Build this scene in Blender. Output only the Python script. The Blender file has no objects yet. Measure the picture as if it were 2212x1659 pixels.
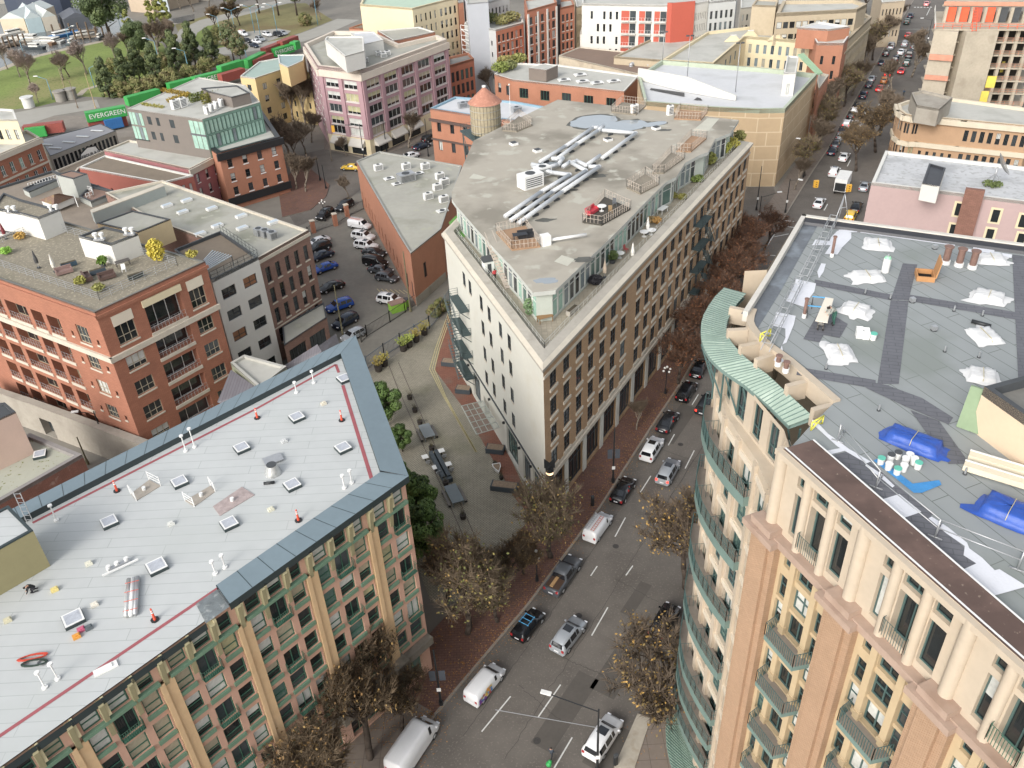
import bpy, math, random
from math import sin, cos, pi, radians, hypot, atan2
from mathutils import Vector as V, Matrix
random.seed(7)
SC=bpy.context.scene; COL=SC.collection
# ---------------- camera ----------------
H=71.0; FX=1860.0; PI_=radians(34.5); RO=radians(-2.9); CX,CY=1106.0,829.5
_F=V((0,cos(PI_),-sin(PI_))); _U0=V((0,sin(PI_),cos(PI_))); _X0=V((1,0,0))
_X=_X0*cos(RO)+_U0*sin(RO); _U=-_X0*sin(RO)+_U0*cos(RO)
def ray(x,y): return _X*((x-CX)/FX)-_U*((y-CY)/FX)+_F
def P(x,y,z=0.0):
    d=ray(x,y); t=(z-H)/d.z
    return V((d.x*t,d.y*t,z))
def t(i,j,x,y): return (553*i+x/4,414.75*j+y/4)
def PT(i,j,x,y,z=0.0): return P(*t(i,j,x,y),z)
def r3(x,y): return (921.7+x*.3194,599+y*.3194)
cam=bpy.data.cameras.new('camera'); co=bpy.data.objects.new('camera',cam); COL.objects.link(co)
cam.sensor_width=36; cam.lens=FX/2212*36; cam.clip_end=4000; cam.clip_start=.5
M=Matrix((( _X.x,_U.x,-_F.x,0),(_X.y,_U.y,-_F.y,0),(_X.z,_U.z,-_F.z,H),(0,0,0,1))); co.matrix_world=M; SC.camera=co
# ---------------- materials ----------------
MATS={}
def mat(name,c,rough=.8,var=.12,scale=.6,pat=None,pv=(1,1,.02),c2=None,stain=None,metal=0,spec=.5,bump=0,emit=0,alpha=1,fine=None):
    if name in MATS: return MATS[name]
    m=bpy.data.materials.new(name); MATS[name]=m; m.use_nodes=True; nt=m.node_tree; N=nt.nodes; L=nt.links
    b=N['Principled BSDF']; b.inputs['Roughness'].default_value=rough; b.inputs['Metallic'].default_value=metal
    b.inputs['Specular IOR Level'].default_value=spec
    m.diffuse_color=(*c,1)
    tc=N.new('ShaderNodeTexCoord'); src=None
    def mix(f,a,bb,mode='MIX'):
        x=N.new('ShaderNodeMix'); x.data_type='RGBA'; x.blend_type=mode
        for s,v in ((x.inputs[0],f),(x.inputs[6],a),(x.inputs[7],bb)):
            if hasattr(v,'is_linked') or hasattr(v,'links'): L.new(v,s)
            elif isinstance(v,(int,float)): s.default_value=v
            else: s.default_value=(*v,1)
        return x.outputs[2]
    def ramp(o,p0,p1,v0=0,v1=1):
        r=N.new('ShaderNodeMapRange'); L.new(o,r.inputs[0]); r.inputs[1].default_value=p0; r.inputs[2].default_value=p1
        r.inputs[3].default_value=v0; r.inputs[4].default_value=v1; return r.outputs[0]
    def noise(sc,det=4,sock='Object'):
        n=N.new('ShaderNodeTexNoise'); n.inputs['Scale'].default_value=sc; n.inputs['Detail'].default_value=det
        L.new(tc.outputs[sock],n.inputs['Vector']); return n.outputs[0]
    col=tuple(c)
    if pat:
        mp=N.new('ShaderNodeMapping'); L.new(tc.outputs['UV'],mp.inputs[0])
        bt=N.new('ShaderNodeTexBrick'); L.new(mp.outputs[0],bt.inputs[0])
        bt.inputs['Scale'].default_value=1; bt.inputs['Brick Width'].default_value=pv[0]; bt.inputs['Row Height'].default_value=pv[1]
        bt.inputs['Mortar Size'].default_value=pv[2]; bt.inputs['Mortar Smooth'].default_value=.2
        k=.86 if pv[0]<1 else .98
        bt.inputs['Color1'].default_value=(*c,1); bt.inputs['Color2'].default_value=(*[q*k for q in c],1)
        bt.inputs['Mortar'].default_value=(*(c2 or [q*.6 for q in c]),1)
        if pat=='grid': bt.offset=0
        if len(pv)>3: mp.inputs['Rotation'].default_value=(0,0,pv[3])
        col=bt.outputs[0]
    if var:
        n1=noise(scale); n2=noise(scale*7,6)
        f=N.new('ShaderNodeMath'); f.operation='MULTIPLY_ADD'; L.new(n1,f.inputs[0]); f.inputs[1].default_value=.6
        g=N.new('ShaderNodeMath'); g.operation='MULTIPLY'; L.new(n2,g.inputs[0]); g.inputs[1].default_value=.4; L.new(g.outputs[0],f.inputs[2])
        r=ramp(f.outputs[0],.3,.7,1-var,1+var)
        cc=N.new('ShaderNodeCombineColor'); 
        for i in range(3): L.new(r,cc.inputs[i])
        col=mix(1.0,col,cc.outputs[0],'MULTIPLY')
    if stain:
        sc_,amt,scol=stain[:3]; lo=stain[3] if len(stain)>3 else .55
        col=mix(ramp(noise(sc_,5),lo,lo+.15,0,amt),col,scol)
    if fine:
        col=mix(ramp(noise(fine[0],3),fine[2] if len(fine)>2 else .55,(fine[2] if len(fine)>2 else .55)+.08),col,fine[1])
    if isinstance(col,tuple): b.inputs['Base Color'].default_value=(*col,1)
    else: L.new(col,b.inputs['Base Color'])
    if bump:
        bp=N.new('ShaderNodeBump'); bp.inputs['Strength'].default_value=.5; bp.inputs['Distance'].default_value=bump
        L.new(noise(9 if bump<.05 else 2),bp.inputs['Height']); L.new(bp.outputs[0],b.inputs['Normal'])
    if emit: b.inputs['Emission Color'].default_value=(*c,1); b.inputs['Emission Strength'].default_value=emit
    if alpha<1: b.inputs['Alpha'].default_value=alpha
    return m
def S(h):  # sRGB hex -> linear
    v=[int(h[i:i+2],16)/255 for i in (0,2,4)]
    v=[x/12.92 if x<=.04045 else ((x+.055)/1.055)**2.4 for x in v]; g=.3*v[0]+.59*v[1]+.11*v[2]
    return tuple(g+(x-g)*.9 for x in v)
# ---------------- mesh builder ----------------
class MB:
    def __init__(s,name='part'): s.v=[];s.f=[];s.m=[];s.mats=[];s.name=name;s.sm=[]
    def mi(s,m):
        if m not in s.mats: s.mats.append(m)
        return s.mats.index(m)
    def face(s,pts,m,smooth=False):
        i=len(s.v); s.v+= [tuple(p) for p in pts]; s.f.append(tuple(range(i,i+len(pts)))); s.m.append(s.mi(m)); s.sm.append(smooth)
    def raw(s,vs,fs,m,smooth=False):
        i=len(s.v); s.v+=[tuple(p) for p in vs]; k=s.mi(m)
        for f in fs: s.f.append(tuple(i+a for a in f)); s.m.append(k); s.sm.append(smooth)
    def hexa(s,b,tp,m,mt=None,nobot=False):
        n=len(b)
        for i in range(n):
            j=(i+1)%n; s.face([b[i],b[j],tp[j],tp[i]],m)
        s.face(tp,mt or m)
        if not nobot: s.face(b[::-1],m)
    def prism(s,poly,z0,z1,m,mt=None,nobot=False):
        poly=ccw(poly)
        s.hexa([V((p[0],p[1],z0)) for p in poly],[V((p[0],p[1],z1)) for p in poly],m,mt,nobot)
    def box(s,c,sz,m,rz=0,mt=None):
        x,y,z=sz[0]/2,sz[1]/2,sz[2]; cr,sr=cos(rz),sin(rz)
        q=[(c[0]+a*cr-b*sr,c[1]+a*sr+b*cr) for a,b in((-x,-y),(x,-y),(x,y),(-x,y))]
        s.hexa([V((a,b,c[2])) for a,b in q],[V((a,b,c[2]+z)) for a,b in q],m,mt)
    def obox(s,o,a,b,c,m):  # origin + three edge vectors
        o=V(o);a=V(a);b=V(b);c=V(c)
        s.hexa([o,o+a,o+a+b,o+b],[o+c,o+a+c,o+a+b+c,o+b+c],m)
    def bar(s,p,q,r,m,n=4,r2=None):
        p=V(p);q=V(q);d=q-p
        if d.length<1e-6: return
        d.normalize(); a=d.orthogonal().normalized(); b=d.cross(a); r2=r if r2 is None else r2
        A=[p+(a*cos(2*pi*i/n)+b*sin(2*pi*i/n))*r for i in range(n)]; B=[q+(a*cos(2*pi*i/n)+b*sin(2*pi*i/n))*r2 for i in range(n)]
        s.raw(A+B,[(i,(i+1)%n,n+(i+1)%n,n+i) for i in range(n)]+[tuple(range(n,2*n)),tuple(range(n-1,-1,-1))],m,n>4)
    def cyl(s,c,r,h,m,n=12,r2=None,mt=None):
        c=V(c); r2=r if r2 is None else r2
        A=[c+V((cos(2*pi*i/n)*r,sin(2*pi*i/n)*r,0)) for i in range(n)]; B=[c+V((cos(2*pi*i/n)*r2,sin(2*pi*i/n)*r2,h)) for i in range(n)]
        s.raw(A+B,[(i,(i+1)%n,n+(i+1)%n,n+i) for i in range(n)],m,True); s.face(B,mt or m); s.face(A[::-1],m)
    def ball(s,c,r,m,n=8,k=5,sz=1):
        c=V(c); vs=[];fs=[]
        for j in range(k+1):
            a=pi*j/k
            for i in range(n): vs.append(c+V((sin(a)*cos(2*pi*i/n)*r,sin(a)*sin(2*pi*i/n)*r,cos(a)*r*sz)))
        for j in range(k):
            for i in range(n): fs.append((j*n+i,(j+1)*n+i,(j+1)*n+(i+1)%n,j*n+(i+1)%n))
        s.raw(vs,fs,m,True)
    def mesh(s,off=(0,0,0)):
        me=bpy.data.meshes.new(s.name); o=V(off)
        me.from_pydata([(a[0]-o.x,a[1]-o.y,a[2]-o.z) for a in s.v],[],s.f)
        for m in s.mats: me.materials.append(m)
        me.polygons.foreach_set('material_index',s.m); me.polygons.foreach_set('use_smooth',s.sm)
        uv=me.uv_layers.new(name='UVMap'); data=[]
        for f in s.f:
            a,b,c=V(s.v[f[0]]),V(s.v[f[1]]),V(s.v[f[2]]); n=(b-a).cross(c-b)
            if abs(n.z)>abs(n.x)+abs(n.y) or n.length<1e-9:
                for k in f: data+= [s.v[k][0],s.v[k][1]]
            else:
                tx,ty=-n.y,n.x; l=hypot(tx,ty) or 1; tx/=l;ty/=l
                for k in f: data+= [s.v[k][0]*tx+s.v[k][1]*ty,s.v[k][2]]
        uv.data.foreach_set('uv',data); me.update(); return me
def ccw(p):
    p=[(q[0],q[1]) for q in p]
    a=sum(p[i][0]*p[(i+1)%len(p)][1]-p[(i+1)%len(p)][0]*p[i][1] for i in range(len(p)))
    return p if a>0 else p[::-1]
def props(o,label=None,cat=None,group=None,kind=None):
    if label:o['label']=label
    if cat:o['category']=cat
    if group:o['group']=group
    if kind:o['kind']=kind
    return o
def link(name,me,parent=None,loc=None):
    o=bpy.data.objects.new(name,me); COL.objects.link(o)
    if parent is not None:o.parent=parent
    if loc is not None:o.location=loc
    return o
def thing(name,label,cat,loc=(0,0,0),rz=0,group=None):
    o=bpy.data.objects.new(name,None); COL.objects.link(o); o.location=loc; o.rotation_euler=(0,0,rz); o.empty_display_size=.3
    return props(o,label,cat,group)
def dup(r,loc=None,rz=None,label=None,scale=None,group=None,paint=None,paint2=None):
    def cp(o,par):
        c=o.copy(); COL.objects.link(c)
        if par is not None:c.parent=par
        for ch in o.children: cp(ch,c)
        return c
    c=cp(r,None)
    if loc is not None:c.location=loc
    if rz is not None:c.rotation_euler=(0,0,rz)
    if label:c['label']=label
    if scale:c.scale=(scale,)*3 if isinstance(scale,(int,float)) else scale
    if group:c['group']=group
    return c
def single(name,mb,label,cat,group=None,base=None):
    base=base if base is not None else (0,0,0)
    o=link(name,mb.mesh(base)); o.location=base; return props(o,label,cat,group)
def struct(name,mb): return props(link(name,mb.mesh()),kind='structure')
# ---------------- windows and buildings ----------------
GL={}
def glass(k):
    d={'d':((.018,.022,.024),.06),'m':((.05,.06,.065),.1),'w':((.55,.56,.53),.5),'b':((.38,.34,.25),.5),'g':((.10,.17,.15),.08),'y':((.42,.40,.24),.5),'s':((.20,.24,.25),.15),'o':((.25,.11,.05),.4),'t':((.33,.50,.42),.2)}[k]
    return mat('glass_'+k,d[0],d[1],var=.25,scale=.8,spec=.8)
WC={}
def winmesh(w,h,st,g,fr,sill,depth,half):
    key=(round(w,1),round(h,1),st,g,fr.name,sill.name if sill else None,round(depth,2),half)
    if key in WC: return WC[key]
    b=MB('window'); y=depth; fw=min(.09,w*.07); G=glass(g)
    if half and g in 'wby':
        hh=h*half; b.face([(0,y,h-hh),(w,y,h-hh),(w,y,h),(0,y,h)],G); b.face([(0,y,0),(w,y,0),(w,y,h-hh),(0,y,h-hh)],glass('d'))
    else: b.face([(0,y,0),(w,y,0),(w,y,h),(0,y,h)],G)
    def fb(x0,x1,z0,z1): b.obox((x0,y-.07,z0),(x1-x0,0,0),(0,.06,0),(0,0,z1-z0),fr)
    if st!='n':
        fb(0,fw,0,h);fb(w-fw,w,0,h);fb(fw,w-fw,0,fw);fb(fw,w-fw,h-fw,h)
        if st[0].isdigit():
            nv=int(st[0]); 
            for i in range(1,nv+1): fb(w*i/(nv+1)-fw*.4,w*i/(nv+1)+fw*.4,fw,h-fw)
            if len(st)>1:
                z=h*(int(st[1])/10 if st[1]!='0' else .5); xs=[fw]+[w*i/(nv+1) for i in range(1,nv+1)]+[w-fw]
                for i in range(nv+1): fb(xs[i]+(fw*.4 if i else 0),xs[i+1]-(fw*.4 if i<nv else 0),z-fw*.4,z+fw*.4)
    if sill: b.obox((-.08,-.1,-.22),(w+.16,0,0),(0,.1+depth-.08,0),(0,0,.2),sill)
    WC[key]=b.mesh(); return WC[key]
class Bd:
    def __init__(s,name,label,cat,base,group=None):
        s.e=thing(name,label,cat,base,0,group); s.base=V(base); s.W=MB('wall'); s.wins=[]; s.n=name
    def fac(s,A,B,z0,z1,wins,m,depth=.22,frame=None,gl='ddmmw',sill=None,back=False):
        A=V((A[0],A[1]));B=V((B[0],B[1]));L=(B-A).length;u=(B-A)/L;inn=V((-u.y,u.x))
        us=sorted({0,round(L,3)}|{round(q,3) for w in wins for q in(w[0],w[1])}); zs=sorted({z0,z1}|{round(q,3) for w in wins for q in(w[2],w[3])})
        us=[q for q in us if -1e-6<=q<=L+1e-3]; zs=[q for q in zs if z0-1e-6<=q<=z1+1e-6]
        W3=lambda uu,z,d=0:V((A.x+u.x*uu+inn.x*d,A.y+u.y*uu+inn.y*d,z))
        hole=[(round(w[0],3),round(w[1],3),round(w[2],3),round(w[3],3)) for w in wins]
        for j in range(len(zs)-1):
            st=None
            for i in range(len(us)-1):
                um=(us[i]+us[i+1])/2;zm=(zs[j]+zs[j+1])/2
                inh=any(a<um<b and c<zm<d for a,b,c,d in hole)
                if inh:
                    if st is not None: s.W.face([W3(st,zs[j]),W3(us[i],zs[j]),W3(us[i],zs[j+1]),W3(st,zs[j+1])],m); st=None
                elif st is None: st=us[i]
            if st is not None: s.W.face([W3(st,zs[j]),W3(us[-1],zs[j]),W3(us[-1],zs[j+1]),W3(st,zs[j+1])],m)
        for w in wins:
            a,b,c,d=w[:4]; o=w[4] if len(w)>4 else {}
            dp=o.get('depth',depth)
            for q in ((W3(a,c),W3(b,c),W3(b,c,dp),W3(a,c,dp)),(W3(a,d,dp),W3(b,d,dp),W3(b,d),W3(a,d)),(W3(a,c),W3(a,c,dp),W3(a,d,dp),W3(a,d)),(W3(b,c,dp),W3(b,c),W3(b,d),W3(b,d,dp))): s.W.face(q,m)
            mt=Matrix(((u.x,inn.x,0,A.x+u.x*a),(u.y,inn.y,0,A.y+u.y*a),(0,0,1,c),(0,0,0,1)))
            g=random.choice(o.get('gl',gl)); half=random.choice((0,.5,.7,1)) if g in 'wby' else 0
            s.wins.append((mt,winmesh(b-a,d-c,o.get('st','1'),g,o.get('fr',frame or FR_D),o.get('sill',sill),dp-.02,half)))
        return W3
    def part(s,name,mb,label=None):
        if not mb.f: return None
        mb.name=name; o=link(name,mb.mesh(s.base),s.e)
        if label:o['label']=label
        return o
    def done(s,cap=96,pname='window'):
        s.part('wall',s.W)
        cp=V((0,0,H)); s.wins.sort(key=lambda w:(w[0].translation-cp).length)
        T=Matrix.Translation(-s.base)
        for mt,me in s.wins[:cap]:
            o=link(pname,me,s.e); o.matrix_basis=T@mt
        rest=s.wins[cap:]
        if rest:
            b=MB('window_row')
            for mt,me in rest:
                k=len(b.v); b.v+=[tuple(mt@v.co) for v in me.vertices]
                ids=[b.mi(m) for m in me.materials]
                for p in me.polygons: b.f.append(tuple(k+i for i in p.vertices)); b.m.append(ids[p.material_index]); b.sm.append(False)
            o=s.part('window_row',b); o['kind']='stuff'
        return s.e
def grid(L,n,zs,h,frac=.5,m0=0,m1=0,o=None,skip=None):
    """n bays between margins, rows at zs with height h"""
    r=[];bw=(L-m0-m1)/n
    for j,z in enumerate(zs):
        for i in range(n):
            if skip and skip(i,j): continue
            c=m0+bw*(i+.5); w=bw*frac
            r.append((c-w/2,c+w/2,z,z+h,o or {}))
    return r
def dist(a,b): return hypot(a[0]-b[0],a[1]-b[1])
def inset(poly,d):
    p=ccw(poly); n=len(p); out=[]
    for i in range(n):
        a,b,c=V(p[i-1]),V(p[i]),V(p[(i+1)%n]); u=(b-a).normalized(); w=(c-b).normalized()
        n1=V((-u.y,u.x)); n2=V((-w.y,w.x)); k=n1+n2; k=k/max(.35,k.length_squared/2) if k.length>1e-6 else n1
        q=b+k*d/ (1 if k.length<1e-6 else 1); out.append((q.x,q.y))
    return out
def flatroof(bd,poly,z,mroof,mpar,ph=.6,pw=.35,name='roof'):
    """sunken roof deck + parapet ring as parts"""
    p=ccw(poly); q=inset(p,pw); r=MB('roof')
    r.face([V((a,b,z)) for a,b in q],mroof); bd.part(name,r)
    k=MB('parapet'); n=len(p)
    for i in range(n):
        j=(i+1)%n; a,b,c,d=[V((*x,0)) for x in (p[i],p[j],q[j],q[i])]; T=V((0,0,z+ph)); B=V((0,0,z-.02))
        k.face([a+T,b+T,c+T,d+T],mpar); k.face([c+B,d+B,d+T,c+T],mpar); k.face([a+B,b+B,b+T,a+T],mpar)
    bd.part('parapet',k)
def rail(mb,pts,h=1.05,m=None,post=1.5,nb=3,r=.025,close=False,z=None,panel=None):
    pts=[V(p) for p in pts]
    if close: pts=pts+[pts[0]]
    for a,b in zip(pts,pts[1:]):
        L=(b-a).length; n=max(1,round(L/post))
        for i in range(n+1): q=a.lerp(b,i/n); mb.bar(q,q+V((0,0,h)),r,m,4)
        for k in range(nb):
            z_=V((0,0,h*(1-k/max(1,nb)))); mb.bar(a+z_,b+z_,r*.8,m,4)
        if panel: mb.face([a+V((0,0,.08)),b+V((0,0,.08)),b+V((0,0,h-.08)),a+V((0,0,h-.08))],panel)
FR_D=mat('frame_dark',(.05,.055,.06),.5,0); FR_G=mat('frame_green',S('3f6b58'),.5,.05); FR_T=mat('frame_teal',S('46605e'),.5,.05)
FR_W=mat('frame_white',(.62,.61,.58),.5,.05); FR_S=mat('frame_stone',S('a79c86'),.7,.05)
WHITE=mat('white_paint',(.72,.72,.70),.6,.08,1.5); METAL=mat('galvanised_metal',(.45,.46,.47),.45,.1,metal=.6)
BLACKM=mat('black_metal',(.02,.022,.024),.45,.05); DGREY=mat('dark_grey',(.06,.065,.07),.7,.15)
ASPH=mat('asphalt',S('67615a'),.85,.18,.1,stain=(.22,.45,S('514b45'),.5),fine=(5,S('756e66'),.58))
ASPH2=mat('asphalt_old',S('77736a'),.9,.16,.2,stain=(.12,.4,S('5f5c55')))
CITY=mat('city_ground',S('7a756c'),.9,.2,.05,stain=(.02,.6,S('5e5a52')))
BRICKP=mat('brick_paving',S('735347'),.9,.15,.3,pat='brick',pv=(.6,.3,.03),stain=(.5,.5,S('55453a')),fine=(3,S('8a5a2a'),.62))
BRICKR=mat('red_brick_paving',S('8a5a48'),.9,.12,.3,pat='brick',pv=(.6,.3,.03),stain=(.3,.5,S('75665a')))
CONC=mat('concrete',S('9b9488'),.85,.14,.4,stain=(.3,.5,S('7c7468')))
CONCP=mat('concrete_pavement',S('7b7066'),.9,.12,.4,pat='grid',pv=(1.5,1.5,.03),stain=(.4,.5,S('665a4c')))
COB=mat('cobbles',S('a09a89'),.9,.16,.25,pat='brick',pv=(.35,.2,.03),c2=S('635c4e'),stain=(.15,.5,S('6b6a50')))
PAINTW=mat('road_paint',(.6,.6,.57),.7,.15,3); PAINTY=mat('yellow_paint',S('b5a97c'),.7,.2,3)
KERB=mat('kerb_stone',S('8d857a'),.85,.15)
GRASS=mat('park_grass',S('74843a'),.95,.22,.05,stain=(.03,.7,S('8a8152'),.5),fine=(1.2,S('63742f')))
GRASS2=mat('rough_grass',S('7a7448'),.95,.25,.1,stain=(.05,.7,S('6d5a3a'),.5))
WATER=mat('sea_water',S('66696a'),.15,.1,.1,spec=.6,bump=.04)
BALL=mat('rail_ballast',S('827a70'),.95,.2,.3,stain=(.2,.5,S('6a5f50')))
SAND=mat('light_path',S('a89d8b'),.9,.1)
# ---- ground sheets ----
g=MB(); g.face([(-1600,-300,-.02),(1600,-300,-.02),(1600,2600,-.02),(-1600,2600,-.02)],CITY); struct('ground',g)
def sheet(name,pts,m,z):
    b=MB(); b.face([V((p[0],p[1],z)) for p in ccw(pts)],m); return struct(name,b)
def slab(name,pts,m,h=.15):
    b=MB(); b.prism(pts,0,h,KERB,m,nobot=True); return struct(name,b)
LC=[(-40,5.5),(-11.1,44.8),(-8.6,49.2),(0.7,61.9),(10.0,76.4),(18.3,91.0),(24.5,101.5),(29.5,111),(42,133),(54.3,154.7),(61.6,167.8),(68.5,180.1),(75.5,192),(83,206.3),(90.7,220.5),(98,234),(113.5,262.5),(125.2,284.8),(137.6,307),(153.7,336),(190,402),(260,530)]
WID=[16]*6+[15.5]*3+[17]*20
def offs(pl,d):
    out=[]
    for i,p in enumerate(pl):
        a=V(pl[max(0,i-1)]);b=V(pl[min(len(pl)-1,i+1)]);u=(b-a).normalized(); n=V((u.y,-u.x)); dd=d[i] if isinstance(d,list) else d
        out.append((p[0]+n.x*dd,p[1]+n.y*dd))
    return out
RC=offs(LC,[17.2-1.2*min(1,i/6) for i in range(len(LC))])
def strip(name,a,b,m,z):
    mb=MB()
    for i in range(len(a)-1): mb.face([V((*a[i],z)),V((*b[i],z)),V((*b[i+1],z)),V((*a[i+1],z))],m)
    return struct(name,mb)
strip('road',LC,RC,ASPH,.0)
# subtle patches of newer tar on the road
pb=MB()
for q,w,l,a in (((9.0,53.5),2.6,7,.6),((3.5,49),2.2,9,.6),((12,62),1.3,5,.6),((7,45),2.6,5,.62),((22,92),2.4,9,.56)):
    c_,s_=cos(a),sin(a); pb.face([V((q[0]+x*c_+y*s_,q[1]-x*s_+y*c_,.005)) for x,y in((-w/2,-l/2),(w/2,-l/2),(w/2,l/2),(-w/2,l/2))],mat('tar_patch',S('57524c'),.9,.12,.5))
struct('road_patches',pb)
def kerbwalk(name,a,b,m,h=.14):
    mb=MB()
    for i in range(len(a)-1):
        A,B,C,D=[V((*q,h)) for q in (a[i],a[i+1],b[i+1],b[i])]; mb.face([A,D,C,B] if False else [A,B,C,D],m)
        mb.face([V((*a[i],0)),V((*a[i+1],0)),B,A],KERB)
        e=(V(b[i])-V(a[i])).normalized()*.28; e2=(V(b[i+1])-V(a[i+1])).normalized()*.28
        mb.face([A+V((0,0,.004)),B+V((0,0,.004)),B+V((e2.x,e2.y,.004)),A+V((e.x,e.y,.004))],KERB)
    return struct(name,mb)
iA=8 # kerb index where the cross street starts
kerbwalk('pavement_by_flatiron',LC[1:iA],offs(LC,-6.5)[1:iA],BRICKP)
kerbwalk('pavement_south',RC[1:iA],offs(RC,6)[1:iA],CONCP)
kerbwalk('pavement_near_left',LC[:3],offs(LC,-7)[:3],CONCP,.145)
kerbwalk('pavement_far_left',LC[9:14]+LC[14:],offs(LC,-4.5)[9:],CONCP,.14)
kerbwalk('pavement_far_right',RC[10:],offs(RC,5)[10:],CONCP,.14)
# lane paint
lp=MB()
def dash(p,q,w=.13,z=.01,m=None):
    p=V((p[0],p[1],z));q=V((q[0],q[1],z));u=(q-p).normalized();n=V((-u.y,u.x,0))*w/2; lp.face([p-n,q-n,q+n,p+n],m or PAINTW)
for A,B in (((1162,1550),(1211,1479)),((1278,1373),(1313,1312)),((1352,1243),(1367,1222)),((1414.7,1133),(1437,1089.5)),((1480,1012),(1499.7,973)),((1276,1244),(1290,1223)),((1328.5,1159.5),(1351,1118)),((1383.5,1063),(1406,1028)),((1443.5,962),(1457,938)),((1495,874.5),(1508.5,852)),t(2,3,525,1395)and(t(2,3,365,1659),t(2,3,520,1395)),(t(1,3,1950,1345),t(1,3,2200,1040))):
    dash(P(*A),P(*B))
for A,B in ((t(1,3,1500,1230),t(1,3,1560,1200)),):pass
z2=lambda x,y:(1612.9+x*.1389,322.6+y*.1389); z1=lambda x,y:(1728.1+x*.10416,172.8+y*.10416); z3=lambda x,y:(1820.3+x*.10416,y*.10416)
for A,B in ((z2(1205,950),z2(1258,850)),(z2(1565,265),z2(1615,165)),(z1(1135,1490),z1(1185,1410)),(z1(1270,1220),z1(1315,1150)),(z1(1485,790),z1(1530,735)),(z1(1605,560),z1(1650,495)),(z1(1710,370),z1(1745,295)),(z1(1800,180),z1(1840,105)),(z3(1000,1650),z3(1045,1580)),(z3(1080,1480),z3(1120,1410)),(z3(1150,1330),z3(1195,1260)),(z3(1230,1190),z3(1265,1130)),(z3(1300,1070),z3(1330,1020))):
    dash(P(*A),P(*B),.2)
for A,B in ((z2(510,1190),z2(250,1610)),(z2(520,1188),z2(740,1215)),(z2(590,1108),z2(735,1122)),(z2(430,1360),z2(655,1315)),(z2(250,1640),z2(450,1652)),(z1(1575,580),z1(2010,570)),(z3(1080,605),z3(1870,605)),(z3(1060,855),z3(1780,850)),(z1(1030,1322),z1(1120,1326)),(z3(1740,320),z3(1830,130))): dash(P(*A),P(*B),.22)
for i in range(6): 
    a=z3(1480+i*66,150); b=z3(1520+i*66,152); dash(P(*a),P(*b),1.2)
struct('lane_markings',lp)
# cross streets
sheet('cross_street',[P(1480,560),P(1560,520),P(1650,330),P(1690,470),P(1900,560),P(1700,700)],ASPH,-.008)
sheet('west_street',[P(600,345),P(700,322),P(880,310),P(1000,270),P(1010,300),P(930,335),P(830,368),P(790,400),P(760,425),P(690,470),P(640,490),P(610,440)],ASPH,.004)
slab('brick_square',[P(600,400),P(655,352),P(712,400),P(705,425),P(670,455),P(610,470)],BRICKP)
slab('pavement_pink_block',[P(700,322),P(800,345),P(960,285),P(950,230),P(700,250)],CONCP,.12)
sheet('parking_lot',[P(672,492),P(770,445),P(800,455),P(905,640),P(905,655),P(790,740),P(700,800),P(600,760)],ASPH2,.004)
sheet('alley',[P(905,652),P(1010,600),P(975,640),P(905,700),P(740,830),P(700,800),P(790,738)],ASPH2,.008)
sheet('plaza',[P(950,690),P(990,700),P(1180,1160),P(1140,1180),P(1090,1290),P(1000,1300),P(930,1300),P(760,830),P(850,770)],COB,.004)
sheet('brick_terrace',[P(969,672),P(978,700),P(1010,810),P(1040,870),P(1100,985),P(1178,1150),P(1115,1080),P(1060,985),P(1000,880),P(940,800),P(952,730)],BRICKR,.03)
# rails and yellow line on the plaza
rb=MB(); RUST=mat('rusty_rail',S('5c5148'),.6,.2)
for A,B in ((t(1,2,1210,0),t(1,2,1830,1400)),(t(1,2,1310,0),t(1,2,1920,1380)),(t(1,1,1150,1500),t(1,2,1210,0)),(t(1,1,1230,1470),t(1,2,1310,0))):
    a=P(*A,.02);b_=P(*B,.02);u=(b_-a).normalized();n=V((-u.y,u.x,0))*.05; rb.face([a-n,b_-n,b_+n,a+n],RUST)
struct('tram_rails',rb)
yb=MB()
for k in range(3):
    pts=[r3(150+k*12,230),r3(60+k*14,480),r3(20+k*16,620),r3(110+k*8,800),r3(180+k*5,920),r3(330+k*4,1180)]
    for A,B in zip(pts,pts[1:]):
        a=P(*A,.05);b_=P(*B,.05);u=(b_-a).normalized();n=V((-u.y,u.x,0))*.07; yb.face([a-n,b_-n,b_+n,a+n],PAINTY)
struct('yellow_step_edges',yb)
yb=MB()
for a in range(7):
    A=t(1,1,1045+a*38,835+a*2);B=t(1,1,1075+a*42,865+a*3); a_=P(*A,.012);b_=P(*B,.012);u=(b_-a_).normalized();n=V((-u.y,u.x,0))*.06; yb.face([a_-n,b_-n,b_+n,a_+n],PAINTY)
struct('parking_bay_lines',yb)
# ---- north-west: park, water, roads, rail yard ----
k0=lambda x,y:(x*.16667,y*.16667)  # zoom (0,0,640,420)
k1=lambda x,y:(368.67+x*.16667,y*.16667)
PG=lambda f,*q:[P(*f(*a)) for a in q]
sheet('park',PG(k0,(-400,980),(0,915),(400,760),(900,620),(1640,480),(2100,560),(2300,900),(2300,1300),(1400,1260),(1000,1250),(500,1380),(0,1440),(-500,1500)),GRASS,.0)
sheet('harbour_water',[P(-150,160),P(0,148),P(60,124),P(150,100),P(273,77),P(300,60),P(420,45),P(420,20),P(300,-20),P(0,-60),P(-400,-40)],WATER,.0)
ps=MB()
pl=[k0(-400,1010),k0(0,905),(k0(300,780)),k0(500,722),k0(900,625),k0(1300,540),k0(1640,482),k1(60,300)]
for A,B in zip(pl,pl[1:]):
    a=P(*A,.006);b_=P(*B,.006);u=(b_-a).normalized();n=V((-u.y,u.x,0))*1.6; ps.face([a-n,b_-n,b_+n,a+n],SAND)
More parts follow.
